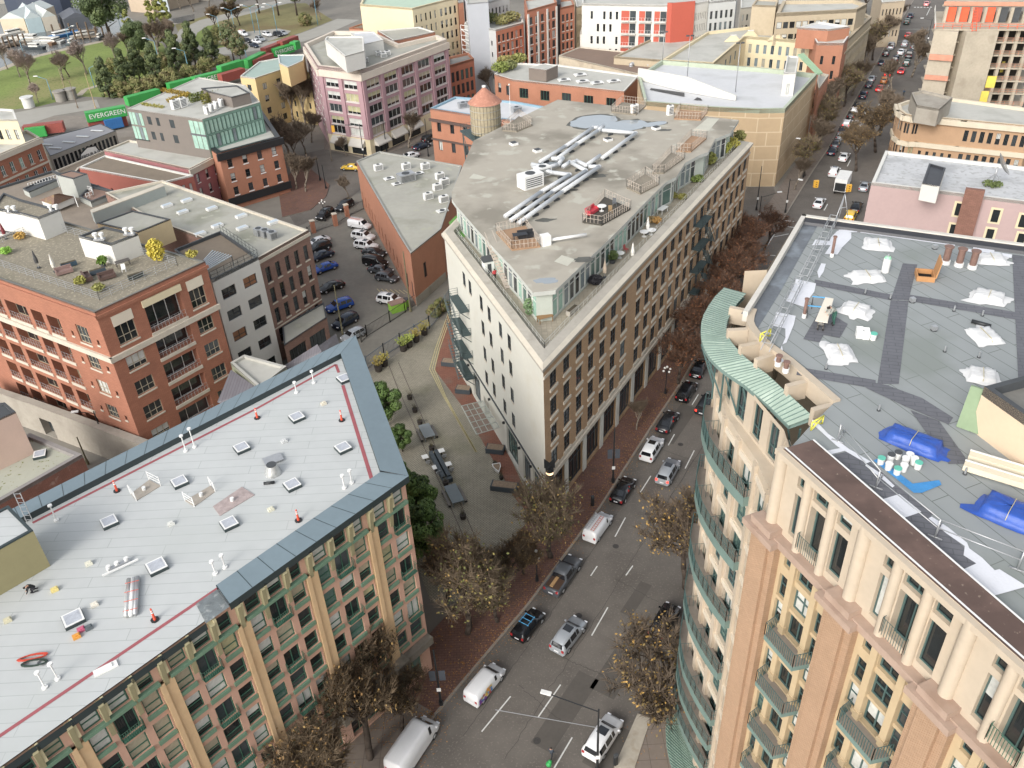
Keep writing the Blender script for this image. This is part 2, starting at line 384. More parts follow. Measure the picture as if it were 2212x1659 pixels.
pl=[k0(1020,1240),k0(1100,1160),k0(1300,1100)]
for A,B in zip(pl,pl[1:]):
    a=P(*A,.006);b_=P(*B,.006);u=(b_-a).normalized();n=V((-u.y,u.x,0))*1; ps.face([a-n,b_-n,b_+n,a+n],SAND)
struct('footpath',ps)
def road(name,pts,w,m,z):
    pts=[P(*q) for q in pts]; mb=MB(); L=offs([(p.x,p.y) for p in pts],-w/2);R=offs([(p.x,p.y) for p in pts],w/2)
    for i in range(len(pts)-1): mb.face([V((*L[i],z)),V((*R[i],z)),V((*R[i+1],z)),V((*L[i+1],z))],m)
    return struct(name,mb)
LR=mat('light_road',S('98958c'),.9,.1,.05)
sheet('verge',PG(k1,(60,320),(700,130),(1100,60),(1750,40),(2100,260),(1700,420),(1000,640),(500,720),(200,640),(100,420)),GRASS2,.0)
road('curving_road',[k1(1800,-60),k1(1300,60),k1(900,170),(k1(500,270)),k1(280,380),k1(230,480),k1(300,590),k1(480,650),k1(800,660),k1(1200,600),k1(1600,520),k1(2000,380),k1(2300,250)],10,LR,.012)
road('grass_strip',[k1(560,330),k1(430,420),k1(400,510),k1(470,580),k1(640,620)],5,GRASS,.02)
sheet('far_car_park',PG(k1,(620,540),(900,420),(1400,370),(1560,400),(1500,460),(1100,590),(800,620)),LR,.016)
sheet('rail_yard',[P(0,330),P(60,250),P(200,250),P(330,190),P(560,120),P(680,110),P(700,150),P(560,240),P(330,290),P(100,345)],BALL,.0)
sheet('service_road',PG(k0,(-300,1560),(0,1500),(500,1400),(1250,1290),(1300,1400),(700,1500),(100,1700)),LR,.008)
sheet('port_quay',[P(300,55),P(470,20),P(600,-20),P(900,-60),P(300,-60),P(200,-30)],CITY,.01)
def onw(A,B,pt):
    A=V((A[0],A[1]));B=V((B[0],B[1]));u=(B-A).normalized();n=V((-u.y,u.x)); d=ray(*pt); tt=(A.dot(n))/(d.x*n.x+d.y*n.y)
    w=V((d.x*tt,d.y*tt)); return (w-A).dot(u),H+d.z*tt
XY=lambda v:(v[0],v[1])
# ================= flatiron (centre) =================
TAN=mat('tan_brick',S('b08f6b'),.85,.1,.5,pat='brick',pv=(.5,.16,.012),stain=(.25,.35,S('9a7a5a')))
CREAMW=mat('cream_stucco',S('c9c8bd'),.8,.05,.25,stain=(.3,.3,S('bfb9a6')))
STONE=mat('pale_stone_trim',S('c2b9a8'),.8,.12,.8)
CORN=mat('weathered_cornice',S('a8a296'),.85,.14,.3,stain=(.5,.5,S('8c867a')))
RF=mat('grey_membrane_roof',S('a69f91'),.85,.08,.1,stain=(.1,.9,S('807a6d'),.49),fine=(.35,S('b0ad9f'),.58))
DARKST=mat('dark_roof_stain',S('55554e'),.6,.3,.8); PUD=mat('rain_puddle',S('8f979c'),.05,.05,spec=.8)
DECKT=mat('terrace_tiles',S('a39a87'),.85,.14,.8,pat='grid',pv=(.6,.6,.02))
C0,C1,C2=XY(P(1172,797,22)),XY(P(1628,306,22)),XY(P(953,502,22)); C3=(10.8,157.2)
fp=inset([C0,C1,C3,C2],.35); fl=Bd('flatiron_building','cream and tan brick flatiron building with pointed corner and rooftop penthouse','building',(C0[0],C0[1],0))
q=ccw([C0,C1,C3,C2]); w0=V((*C0,))
ip=inset(q,.35); ii=q.index(C0)if C0 in q else 0
wC=ip[ii:]+ip[:ii]   # order C0,C1,C3,C2
L1=dist(wC[0],wC[1]); wins=[]; cols=[2.25+3.22*k for k in range(7)]+[26.3+3.02*k for k in range(16)]
rows=[(17.9,20.0),(14.2,16.55),(10.5,12.85),(6.95,9.3)]
for c in cols:
    for a,b in rows: wins.append((c-.8,c+.8,a,b,{'st':'15'}))
sf=[]; u0=.5
while u0<L1-6: sf.append((u0,u0+4.1,.5,5.2,{'st':'37','gl':'ddm','fr':FR_D,'depth':.35})); u0+=5.1
wins+=sf
W3=fl.fac(wC[0],wC[1],0,21.3,wins,TAN,.18,gl='ddddms')
tr=MB(); 
def wb(mb,u0,u1,z0,z1,pr,m,W3=W3): # proud box on facade
    a=W3(u0,z0,-pr);b=W3(u1,z0,-pr);c=W3(u1,z0,.01);d=W3(u0,z0,.01); T=V((0,0,z1-z0)); mb.hexa([a,b,c,d],[a+T,b+T,c+T,d+T],m)
for c in cols:
    for k,(a,b) in enumerate(rows):
        wb(tr,c-.95,c+.95,a-.34,a,.14,STONE)
        if k: wb(tr,c-.9,c+.9,b,b+.26,.08,STONE)
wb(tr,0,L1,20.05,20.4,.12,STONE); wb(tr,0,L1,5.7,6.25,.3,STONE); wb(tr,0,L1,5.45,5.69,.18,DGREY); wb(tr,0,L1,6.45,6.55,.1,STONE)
for s_ in sf: wb(tr,s_[1]+.02,s_[1]+.98,0,5.4,.12,CREAMW)
wb(tr,0,.48,0,5.4,.12,CREAMW); fl.part('stone_trim',tr)
# white stucco side
A,B=wC[3],wC[0]; L2=dist(A,B); wins=[]
for k,(z,us) in enumerate(((18.75,(27.6,25.1,20.6,17.6,13.5,10.5)),(15.2,(20.55,17.5,13.4,10.45)),(11.35,(20.5,17.4,13.5,10.4)),(7.6,(20.5,17.5,13.5,10.4)))):
    for u_ in us: wins.append((L2-u_-.55,L2-u_+.55,z-1,z+1,{'st':'05','depth':.1,'gl':'dddm'}))
for a,b in ((1.6,4.2),(5.0,7.6),(9.4,13.4),(24,27.2),(31.5,34.5)): wins.append((L2-b,L2-a,.5,4.9,{'st':'37','gl':'sgm','depth':.35}))
wins.append((L2-22.6,L2-20.3,.1,3.4,{'st':'1','depth':.8}))
W4=fl.fac(A,B,0,21.3,wins,CREAMW,.28,gl='dddm')
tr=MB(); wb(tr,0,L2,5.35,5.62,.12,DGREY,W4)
for k,(z,us) in enumerate(((18.75,(27.6,25.1,20.6,17.6,13.5,10.5)),(15.2,(20.55,17.5,13.4,10.45)),(11.35,(20.5,17.4,13.5,10.4)),(7.6,(20.5,17.5,13.5,10.4)))):
    for u_ in us: wb(tr,L2-u_-.5,L2-u_+.5,z-1.12,z-.96,.08,STONE,W4)
for u_ in (4.6,8.4,14,19.6,28.6,36): wb(tr,L2-u_-.1,L2-u_+.1,4.6,4.9,.3,BLACKM,W4)
fl.part('window_sills',tr)
fl.fac(wC[1],wC[2],0,21.3,grid(dist(wC[1],wC[2]),8,[7,10.5,14,18],2,.4),TAN); fl.fac(wC[2],wC[3],0,21.3,[],CREAMW)
# cornice: sloped metal ring
cr=MB('cornice'); qo=q; qi=inset(q,1.55); qm=inset(q,.5); qw=inset(q,.3)
for i in range(4):
    j=(i+1)%4; z=lambda p,h:V((p[0],p[1],h))
    cr.face([z(qw[i],21.0),z(qw[j],21.0),z(qo[j],21.5),z(qo[i],21.5)],CORN); cr.face([z(qo[i],21.5),z(qo[j],21.5),z(qo[j],21.8),z(qo[i],21.8)],CORN)
    cr.face([z(qo[i],21.8),z(qo[j],21.8),z(qm[j],22.05),z(qm[i],22.05)],STONE); cr.face([z(qm[i],22.05),z(qm[j],22.05),z(qi[j],22.15),z(qi[i],22.15)],CORN); cr.face([z(qi[i],22.15),z(qi[j],22.15),z(qi[j],21.2),z(qi[i],21.2)],CORN)
fl.part('cornice',cr)
dk=MB('terrace'); dk.face([V((*p,21.3)) for p in qi],DECKT); fl.part('terrace',dk)
pen=[(1205,215),(1596,259),(1578,287),(1545,300),(1530,328),(1511,335),(1480,352),(1461,382),(1440,392),(1401,430),(1337,496),(1318,515),(1200,627),(1151,632),(1106,577),(1065.5,535),(988,447),(975.5,430),(975.5,415),(1023,304),(1106,262)]
pw=[XY(P(x,y,25.4)) for x,y in pen]; pc=ccw(pw); PW=mat('penthouse_panel',S('b3bab0'),.6,.08)
pin=inset(pc,.55)
for i in range(len(pin)):
    a,b=pin[i],pin[(i+1)%len(pin)]; l=dist(a,b); d=(b[0]-a[0],b[1]-a[1]); n=(d[1],-d[0])
    if l>2 and (n[1]<0 or n[0]<-.3*l): fl.fac(a,b,21.3,24.9,[(k*l/max(1,round(l/1.5))+.1,(k+1)*l/max(1,round(l/1.5))-.1,21.5,24.6,{'st':'07','fr':FR_W,'depth':.12}) for k in range(max(1,round(l/1.5)))],PW,gl='tsgdmst')
    else: fl.fac(a,b,21.3,24.9,[],PW)
rf=MB('penthouse_roof'); rf.prism(pc,24.9,25.4,mat('roof_edge_metal',S('b5b8b2'),.6,.1),RF); fl.part('penthouse_roof',rf)
rf=MB('x'); 
def blob(mb,cx,cy,z,rx,ry,m,n=18,rz=0,j=.25):
    c=P(cx,cy,z); mb.face([c+V(((rx*cos(a)*cos(rz)-ry*sin(a)*sin(rz))*k,(rx*cos(a)*sin(rz)+ry*sin(a)*cos(rz))*k,0)) for a,k in ((2*pi*i/n,1+random.uniform(-j,j)) for i in range(n))],m)
for x,y,rx,ry,rz in ((1282,262,4.2,3.0,.5),(1345,272,4.4,2.6,.3),(1412,268,2.4,1.0,.3),(1185,733/1.0*0+356,2.2,1.2,0)): rf=MB(); blob(rf,x,y,25.403+rx*.0005,rx*1.12,ry*1.15,DARKST,24,rz,.1); fl.part('roof_stain',rf); rf=MB(); blob(rf,x,y,25.408+rx*.0005,rx,ry,PUD,24,rz,.08); fl.part('roof_puddle',rf)
for x,y,rx,ry in ((1290,380,1.5,.7),(1178,475,1.3,.55),(1435,281,1.2,.5),(1235,410,1.1,.5),(1262,560,1.3,.7)): rf=MB(); blob(rf,x,y,25.409,rx,ry,DARKST); fl.part('roof_stain',rf)
rf=MB(); blob(rf,1180,606,25.407,1.3,.7,PUD); fl.part('roof_puddle',rf)
pt=MB('roof_patch'); LP=mat('pale_roof_patch',S('b9b7a8'),.85,.08)
for q4 in ((t(2,0,1560,1130),t(2,0,1690,1020),t(2,0,1790,1025),t(2,0,1700,1130)),(t(1,0,1840,1540),t(1,0,1880,1500),t(1,0,1990,1530),t(1,0,1940,1550)),(t(2,1,365,600),t(2,1,430,545),t(2,1,540,580),t(2,1,480,640))): pt=MB(); pt.face([P(*a,25.412) for a in q4][::-1],LP); fl.part('roof_patch',pt)
rl=MB('terrace_railing'); RW=mat('railing_white',S('b9b9b2'),.5,.05); GLP=mat('glass_panel',(.45,.5,.48),.1,.1,alpha=.25)
rail(rl,[V((*p,21.3)) for p in inset(q,1.95)],1.15,RW,1.2,3,.03,True); fl.part('terrace_railing',rl)
fl.done()
# ducts on roof
DUCT=mat('duct_cladding',S('c6c9cb'),.5,.06,1,metal=.1)
DZ=26.1; T2=lambda *a:[P(*t(2,b[0],b[1],b[2]),DZ) for b in a]
duct=[[(1,-60,210),(0,250,1659),(0,500,1510),(0,340,1490),(0,180,1440)],[(1,-10,245),(0,345,1659),(0,640,1475),(0,500,1400),(0,440,1440)],[(1,55,270),(0,430,1659),(0,755,1440),(0,660,1440)],
[(0,240,1400),(0,460,1265),(0,700,1105),(0,750,1100)],[(0,380,1380),(0,560,1245),(0,740,1130),(0,790,1090)],[(0,780,1125),(0,1070,1150),(0,780,1365)],[(0,760,1345),(0,640,1430),(0,560,1390),(0,510,1410)],[(0,340,1370),(0,440,1370),(0,400,1420),(0,300,1450),(0,170,1420)]]
for k,d in enumerate(duct):
    b=MB(); pp=T2(*d)
    for a,c in zip(pp,pp[1:]):
        b.bar(a,c,.3,DUCT,10)
    for a in pp[1:-1]: b.ball(a,.33,DUCT,10,6)
    pos=['longest white roof duct nearest the left edge of the flatiron roof','middle duct of the three running to the lower roof corner','right duct of the three running to the lower roof corner','upper left duct running towards the roof puddles','second duct beside the one running to the roof puddles','duct bending in a corner near the roof puddles','short bent duct in the middle of the pipe tangle','curled duct joining the left end of the pipe tangle'][k]
    root=thing('roof_duct',pos,'duct',pp[0],0,'large round ducts on the flatiron roof'); b.name='pipe'; link('pipe',b.mesh(pp[0]),root)
    s2=MB('support')
    for a,c in zip(pp,pp[1:]):
        n=int((c-a).length/2.6)
        for i in range(n):
            m_=a.lerp(c,(i+.5)/n); s2.box((m_.x,m_.y,25.4),(.9,.25,.3),DGREY,.6)
    if s2.f: link('support',s2.mesh(pp[0]),root)
def boxthing(name,label,cat,x,y,z,sz,m,rz=0,extra=None,group=None):
    p=P(x,y,z); b=MB('body'); b.box((0,0,0),sz,m,0); r=thing(name,label,cat,p,rz,group); 
    if extra: extra(b,r)
    link('body',b.mesh(),r); return r
def acfan(sz):
    def f(b,r):
        g=MB('fan_grille'); g.cyl((0,0,sz[2]+.005),min(sz[:2])*.36,.05,DGREY,12); link('fan_grille',g.mesh(),r)
        g=MB('louvre')
        for k in range(5): g.obox((-sz[0]*.42,-sz[1]/2-.02,sz[2]*(.15+.15*k)),(sz[0]*.84,0,0),(0,.02,0),(0,0,sz[2]*.07),DGREY)
        link('louvre',g.mesh(),r)
    return f
boxthing('air_handler','large white rooftop air handler beside the duct ends','air handler',1146,402,25.4,(3.2,2,1.9),WHITE,.55,acfan((3.2,2,1.9)))
boxthing('air_handler','smaller white rooftop unit behind the large air handler','air handler',1172,378,25.4,(2.2,1.5,1.3),WHITE,.55,acfan((2.2,1.5,1.3)))
boxthing('condenser_unit','white condenser against the back fenced deck of the flatiron roof','condenser',1370,246,25.4,(1.3,.6,1.6),WHITE,.5,acfan((1.3,.6,1.6)))
boxthing('condenser_unit','white condenser at the left end of the far right fenced deck','condenser',1447,248,25.4,(1.0,.7,1.6),WHITE,.5,acfan((1,.7,1.6)))
# fenced roof decks
PINKF=mat('weathered_fence',S('b3a698'),.8,.15); DECKW=mat('deck_boards',S('8d8474'),.85,.15,pat='brick',pv=(3,.14,.02)); DECKO=mat('warm_deck_boards',S('a88565'),.85,.15,pat='brick',pv=(3,.14,.02))
def roofpen(label,quad,m,fill=None,h=1.1,z=25.4):
    pts=[P(*a,z+.06) for a in quad]; c=sum(pts,V((0,0,0)))/len(pts); r=thing('roof_deck',label,'roof deck',(c.x,c.y,z),0,'fenced decks on the flatiron roof')
    b=MB('deck'); b.prism([(p.x,p.y) for p in pts],z+.0,z+.22,m); link('deck',b.mesh((c.x,c.y,z)),r)
    b=MB('fence'); rail(b,[V((p.x,p.y,z+.22)) for p in pts],h,PINKF,.5,2,.035,True); link('fence',b.mesh((c.x,c.y,z)),r); return c
SOIL=mat('dark_deck_floor',S('4c4840'),.9,.2)
roofpen('fenced roof deck with a red sofa and round grey chairs',[t(2,1,610,265),t(2,1,775,290),t(2,1,1025,150),t(2,1,800,50)],SOIL)
roofpen('fenced roof deck with a dark planter, second from the penthouse front edge',[t(2,0,1210,1500),t(2,0,1310,1500),t(2,0,1490,1370),t(2,0,1375,1325)],DECKW)
roofpen('fenced roof deck holding furniture under a white cover',[t(2,0,990,1625),t(2,0,1110,1680),t(2,0,1270,1595),t(2,0,1150,1510)],DECKW)
roofpen('fenced roof deck with grey furniture nearest the yellow shrubs',[t(2,0,1420,1310),t(2,0,1545,1315),t(2,0,1680,1200),t(2,0,1550,1180)],DECKO)
roofpen('fenced roof deck with a pergola at the back roof edge',[t(2,0,860,970),t(2,0,1070,995),t(2,0,1160,915),t(2,0,950,890)],DECKW)
roofpen('empty fenced roof deck at the back right of the roof',[t(2,0,1400,1030),t(2,0,1630,1040),t(2,0,1690,975),t(2,0,1450,955)],DECKO)
roofpen('fenced roof deck beside the timber water tower',[t(1,0,2130,1130),t(2,0,40,1140),t(2,0,175,1085),t(2,0,60,1010)],DECKW)
roofpen('warm timber roof deck with black sofas near the roof stair',[t(1,1,2075,350),t(2,1,0,505),t(2,1,245,475),t(2,1,115,300)],DECKO)
# roof odds
b=MB();p=P(*t(2,1,290,455),25.4); b.box((0,0,0),(1.1,1,1.3),WHITE); b.bar((0.6,0,.5),(5.2,-.6,.5),.2,WHITE,8); single_o=thing('roof_vent_pipe','white elbow vent with a long pipe lying on the roof tip','vent pipe',p,.35); link('pipe',b.mesh(),single_o)
for k,(x,y) in enumerate(((t(2,0,830,1215)),(t(2,0,1245,1115)),(t(1,0,1700+0,1659)),(t(2,0,220,1310)),(t(2,0,15,1250)))):
    if k==2: continue
    r=boxthing('roof_hatch',['grey roof hatch between the two duct runs','small roof hatch right of the puddles','','white skylight curb left of the duct tangle','white skylight curb at the left roof edge near the water tower'][k],'roof hatch',x,y,25.4,(1.1,1.1,.35),WHITE,.5,lambda b,r:link('lid',(lambda g:(g.box((0,0,.36),(.9,.9,.06),DGREY if 1 else WHITE),g.mesh())[1])(MB('lid')),r))
# fire escapes
FE=mat('fire_escape_green',S('3f4f50'),.6,.15)
def fire_escape(label,W,u0,u1,zs,dr=1):
    base=W(u0,0,-.05); r=thing('fire_escape',label,'fire escape',base); 
    for k,z in enumerate(zs):
        b=MB('platform'); a=W(u0,z,-.04);c=W(u1,z,-.04);d=W(u1,z,-1.3);e=W(u0,z,-1.3); T=V((0,0,.12)); b.hexa([a,e,d,c] if 1 else 0,[a+T,e+T,d+T,c+T],FE); rail(b,[a+T,e+T,d+T,c+T],1.0,FE,.9,3,.03); 
        b.bar(W(u0+.2,z,-1.2),W(u0+.2,z-1.2,-.02),.05,FE);b.bar(W(u1-.2,z,-1.2),W(u1-.2,z-1.2,-.02),.05,FE); link('platform',b.mesh(base),r)
        if k<len(zs)-1:
            b=MB('stair'); z2=zs[k+1]; n=12
            ua,ub=(u0+.6,u1-.6) if dr>0 else (u1-.6,u0+.6)
            for i in range(n): uu=ua+(ub-ua)*(i+.5)/n; zz=z+(z2-z)*(i+.5)/n+.1; p=W(uu-.11,zz,-2.15);q_=W(uu+.11,zz,-2.15);s_=W(uu+.11,zz,-1.4);w_=W(uu-.11,zz,-1.4); b.face([p,q_,s_,w_],FE)
            for dd in (-2.15,-1.4): b.bar(W(ua,z+.1,dd),W(ub,z2+.1,dd),.08,FE); b.bar(W(ua,z+1.0,dd),W(ub,z2+1.0,dd),.05,FE)
            link('stair',b.mesh(base),r)
fire_escape('dark green zigzag fire escape on the cream stucco wall',W4,L2-31.3,L2-26.2,(14.6,11.0,7.4,3.9))
fire_escape('dark green fire escape high on the tan brick street front',W3,47,51.5,(18.0,14.3,10.6,7))
# glass entrance canopy
cq=[t(1,2,1775,190),t(1,2,1960,145),t(1,2,2105,375),t(1,2,1905,435)]; c4=[P(*a,4.1) for a in cq]; base=c4[0]
r=thing('glass_canopy','steel framed glass canopy over the side entrance of the flatiron','canopy',base); b=MB('glass'); b.face([p+V((0,0,.06)) for p in c4],mat('canopy_glass',(.25,.32,.28),.1,.1,alpha=.3)); link('glass',b.mesh(base),r)
b=MB('frame')
for i in range(6): 
    b.bar(c4[0].lerp(c4[3],i/5),c4[1].lerp(c4[2],i/5),.06,RW)
for i in range(5): b.bar(c4[0].lerp(c4[1],i/4),c4[3].lerp(c4[2],i/4),.06,RW)
link('frame',b.mesh(base),r)
# projecting sign on the tip
def textobj(name,s,size,m,loc,rot,parent=None,ext=.01,align='CENTER'):
    c=bpy.data.curves.new(name,'FONT'); c.body=s; c.size=size; c.extrude=ext; c.align_x=align; c.align_y='CENTER'; c.materials.append(m)
    o=bpy.data.objects.new(name,c); COL.objects.link(o); o.location=loc; o.rotation_euler=rot
    bpy.context.view_layer.update(); me=bpy.data.meshes.new_from_object(o); bpy.data.objects.remove(o); o=link(name,me,parent); o.location=loc; o.rotation_euler=rot
    return o
sp=P(1176,1105,0); sp=V((C0[0]+.45,C0[1]-.9,0)); r=thing('totem_sign','tall dark totem sign with glowing rings on the pointed corner','sign',(sp.x,sp.y,5.2))
b=MB('mast'); b.cyl((0,0,0),.22,4.6,BLACKM,10); b.face([(-.6,-.05,5.6),(-.6,-.05,4.3),(.6,-.05,4.3),(.6,-.05,5.6),(0,-.05,5.0)],BLACKM); b.face([(-.6,.05,5.6),(0,.05,5.0),(.6,.05,5.6),(.6,.05,4.3),(-.6,.05,4.3)],BLACKM); link('mast',b.mesh(),r)
LAMP=mat('warm_lamp',(1,.72,.42),.4,0,emit=1.2); b=MB('lit_ring'); b.cyl((0,0,3.5),.4,.35,LAMP,14); 
for z in (2.75,2.1,1.45): b.cyl((0,0,z),.42,.08,LAMP,14)
link('lit_ring',b.mesh(),r); b=MB('drum')
for z in (3.85,2.83,2.18,1.53,.8,.2): b.cyl((0,0,z),.46,.34,BLACKM,14)
link('drum',b.mesh(),r)
for s_,z in (('SOUP',3.0),('BAR',2.36),('CLUB',1.7)):pass
# ================= bottom left building (pale roof) =================
PEACH=mat('peach_render',S('c69c86'),.8,.07,.4,stain=(.4,.3,S('a87f66'))); YEL=mat('ochre_pier',S('d2b084'),.8,.08,.4,stain=(.5,.3,S('bb9163')))
OLIV=mat('khaki_bracket',S('9c9470'),.8,.08); GRN=mat('green_sill',S('6a8a72'),.6,.12); LROOF=mat('pale_membrane_strips',S('b6b9b8'),.8,.05,.15,pat='brick',pv=(9,1.0,.022,.0),c2=S('969b99'),stain=(.12,.5,S('adb1ae'),.5))
BLUEC=mat('slate_blue_coping',S('71828a'),.55,.08,.3,pat='grid',pv=(99,99,.0)); DKG=mat('dark_coping_trim',S('323e40'),.5,.1)
La,Lb,Lt,Ll=[XY(P(*a,25)) for a in ((883,1029),(0,1659),(768,725),(26,1100))]
dv=V((Lb[0]-La[0],Lb[1]-La[1])).normalized(); Lb=(La[0]+dv.x*52,La[1]+dv.y*52); d2=V((Ll[0]-Lt[0],Ll[1]-Lt[1])).normalized(); Ll2=(Lt[0]+d2.x*52,Lt[1]+d2.y*52)
ld=Bd('apartment_block','pale roofed apartment block with green sills and peach piers at lower left','building',(La[0],La[1],0))
lp_=[La,Lt,Ll2,Lb]; wp=inset(lp_,.35); lpc=ccw(lp_); kk=lpc.index(La); 
wA=wp[kk]; wPrev=wp[kk-1] # Lb->La edge outward faces camera right
LL=dist(wPrev,wA); wins=[]; zr=[(20.1,22.0),(17.3,19.2),(14.6,16.4),(11.8,13.7),(9.1,11.0),(6.3,8.2)]
def LU(a,b): return (LL-b,LL-a)
colsL=[(.4,1.85,1),(2.35,3.55,0)]; g0=4.75; piers=[(0,.2),(3.62,4.72)]
while g0<46: colsL+=[(g0+.05,g0+1.28,0),(g0+1.82,g0+3.3,1),(g0+3.78,g0+5.0,0)]; piers.append((g0+5.05,g0+6.15)); g0+=6.2
bal=[]
for a,b_,isb in colsL:
    for k,(z0,z1) in enumerate(zr):
        if isb and k%2==0: wins.append((*LU(a,b_),z0-.25,z1,{'st':'1','gl':'ddmwg','fr':FR_G,'sill':None})); bal.append((a,b_,z0-.25))
        else: wins.append((*LU(a,b_),z0+.1,z1,{'st':'04','gl':'wwwybbddmg','fr':FR_G}))
    wins.append((*LU(a,b_),22.65,24.2,{'st':'04','gl':'wwddb','fr':FR_G}))
u=1
while u<44: wins.append((*LU(u,u+4),.4,3.8,{'st':'37','gl':'gdd','fr':FR_G,'depth':.5})); u+=5
W5=ld.fac(wPrev,wA,0,24.6,wins,PEACH,.25)
W5r=lambda u,z,d=0:W5(LL-u,z,d)
tb=MB('ochre_pier')
def wbr(mb,a,b,z0,z1,pr,m,W=None): wb(mb,LL-b,LL-a,z0,z1,pr,m,W5)
for a,b_ in piers[1:]: wbr(tb,a,b_,5.6,22.3,.22,YEL); wbr(tb,a+.75,b_,5.6,22.3,.32,YEL)
ld.part('ochre_pier',tb)
tb=MB('green_sill')
for a,b_,isb in colsL:
    for k,(z0,z1) in enumerate(zr):
        if not(isb and k%2==0): wbr(tb,a-.05,b_+.1,z0-.26,z0+.1,.16,GRN)
    wbr(tb,a-.2,b_+.25,22.3,22.6,.32,GRN)
ld.part('green_sill',tb)
tb=MB('bracket'); xs=[2.1]+[c[0] for c in piers[1:]]; 
for x in sorted([2.05]+[(p_[0]+p_[1])/2 for p_ in piers[1:]]+[g+1.55 for g in [4.75+6.2*i for i in range(7)]]+[g+3.55 for g in [4.75+6.2*i for i in range(7)]]):
    tb.hexa([W5r(x+.16,20.9,-.1),W5r(x-.16,20.9,-.1),W5r(x-.16,20.9,.0),W5r(x+.16,20.9,.0)],[W5r(x+.16,24.3,-.5),W5r(x-.16,24.3,-.5),W5r(x-.2,24.5,.0),W5r(x+.2,24.5,.0)],OLIV)
    for s_ in (-1,): tb.obox(W5r(x+s_*.27+.1,23.0,-.35),W5r(-.0,0,0)-W5r(.2,0,0),W5r(0,0,.35)-W5r(0,0,0),(0,0,1.6),mat('pale_bracket',S('c8bd94'),.8,.08))
ld.part('eaves_bracket',tb)
for a,b_,z in bal:
    if a>30: continue
    m_=MB('balcony'); base=W5r(b_,z,0); pts=[W5r(b_+.05,z,-.03),W5r(b_+.05,z,-.42),W5r(a-.05,z,-.42),W5r(a-.05,z,-.03)]
    m_.hexa(pts,[p+V((0,0,.06)) for p in pts],FR_G); rail(m_,[p+V((0,0,.06)) for p in pts],.95,FR_G,.16,1,.018); o=ld.part('balcony',m_)
tb=MB('ledge'); LED=mat('mossy_concrete_ledge',S('857e72'),.9,.2,.5,stain=(.7,.6,S('68604f'),.5))
wb(tb,0,LL,4.5,5.4,.75,LED,W5)
for a,b_ in piers[1:]: wbr(tb,a-.3,b_+.3,4.4,5.75,1.15,LED)
ld.part('ledge',tb)
for i in range(4):
    if i!=(kk-1)%4: ld.fac(wp[i],wp[(i+1)%4],0,24.6,[],PEACH)
rr=MB('roof'); ins=inset(lpc,2.1); rr.face([V((*p,24.75)) for p in inset(lpc,.3)],LROOF); ld.part('roof',rr)
cp=MB('coping')
for i in range(4):
    j=(i+1)%4; o0,o1=V((*lpc[i],0)),V((*lpc[j],0)); w_=2.0 if i!=(kk)%4 else 1.5
    i0,i1=V((*ins[i],0)),V((*ins[j],0)); Z=lambda p,z:p+V((0,0,z))
    L_=(o1-o0).length; n=max(1,round(L_/1.9))
    if i==(kk-1)%4:  # front: coping only part of the way, the rest bare edge
        for s_ in range(n):
            a0,a1=s_/n,(s_+1)/n
            if L_*(1-(a0+a1)/2)<17.3: pass
            elif L_*(1-(a0+a1)/2)<19.8:
                pa,pb,pc_,pd=[Z(x,24.8) for x in (o0.lerp(o1,a0),o0.lerp(o1,a1),i0.lerp(i1,a1),i0.lerp(i1,a0))]; cp.face([pa,pb,pc_,pd],mat('torn_underlay',S('6d7476'),.6,.3,1.5,stain=(2.2,.6,S('b0b2ae'),.55))); continue
            else:
                cp.face([Z(o0.lerp(o1,a0),24.2),Z(o0.lerp(o1,a1),24.2),Z(o0.lerp(o1,a1),24.82),Z(o0.lerp(o1,a0),24.82)],DKG); continue
            pa,pb,pc_,pd=o0.lerp(o1,a0),o0.lerp(o1,a1),i0.lerp(i1,a1),i0.lerp(i1,a0)
            cp.face([Z(pa,25.05),Z(pb,25.05),Z(pc_,25.2),Z(pd,25.2)],BLUEC); cp.face([Z(pa,24.4),Z(pb,24.4),Z(pb,25.05),Z(pa,25.05)],DKG); cp.face([Z(pc_,24.75),Z(pd,24.75),Z(pd,25.2),Z(pc_,25.2)],DKG)
            e=(pb-pa).normalized()*.05; cp.face([Z(pa,25.06),Z(pa+e,25.06),Z(pd+e,25.21),Z(pd,25.21)],DKG)
    else:
        for s_ in range(n):
            a0,a1=s_/n,(s_+1)/n; pa,pb,pc_,pd=o0.lerp(o1,a0),o0.lerp(o1,a1),i0.lerp(i1,a1),i0.lerp(i1,a0)
            cp.face([Z(pa,25.05),Z(pb,25.05),Z(pc_,25.35),Z(pd,25.35)],BLUEC); cp.face([Z(pa,24.2),Z(pb,24.2),Z(pb,25.05),Z(pa,25.05)],DKG); cp.face([Z(pc_,24.75),Z(pd,24.75),Z(pd,25.35),Z(pc_,25.35)],DKG)
            if i!=kk: e=(pb-pa).normalized()*.05; cp.face([Z(pa,25.06),Z(pa+e,25.06),Z(pd+e,25.36),Z(pd,25.36)],DKG)
ld.part('coping',cp)
RED=mat('red_warning_line',S('9c5157'),.8,.12,2); rb=MB('red_line')
def line(mb,pts,z,w,m):
    pts=[P(*q_,z) for q_ in pts]
    for a,b_ in zip(pts,pts[1:]):
        u_=(b_-a).normalized(); n=V((-u_.y,u_.x,0))*w/2; mb.face([a-n,b_-n,b_+n,a+n],m)
line(rb,[t(0,2,280,1200),t(0,2,2212,215),t(1,1,690,1490),t(1,1,715,1560)],24.765,.28,RED); line(rb,[t(1,2,750,10),t(1,2,1005,840)],24.765,.32,RED); line(rb,[t(1,2,1000,850),t(1,2,0,1540),t(0,3,1950,60),t(0,3,0,1380),t(0,3,-600,1760)],24.765,.28,RED)
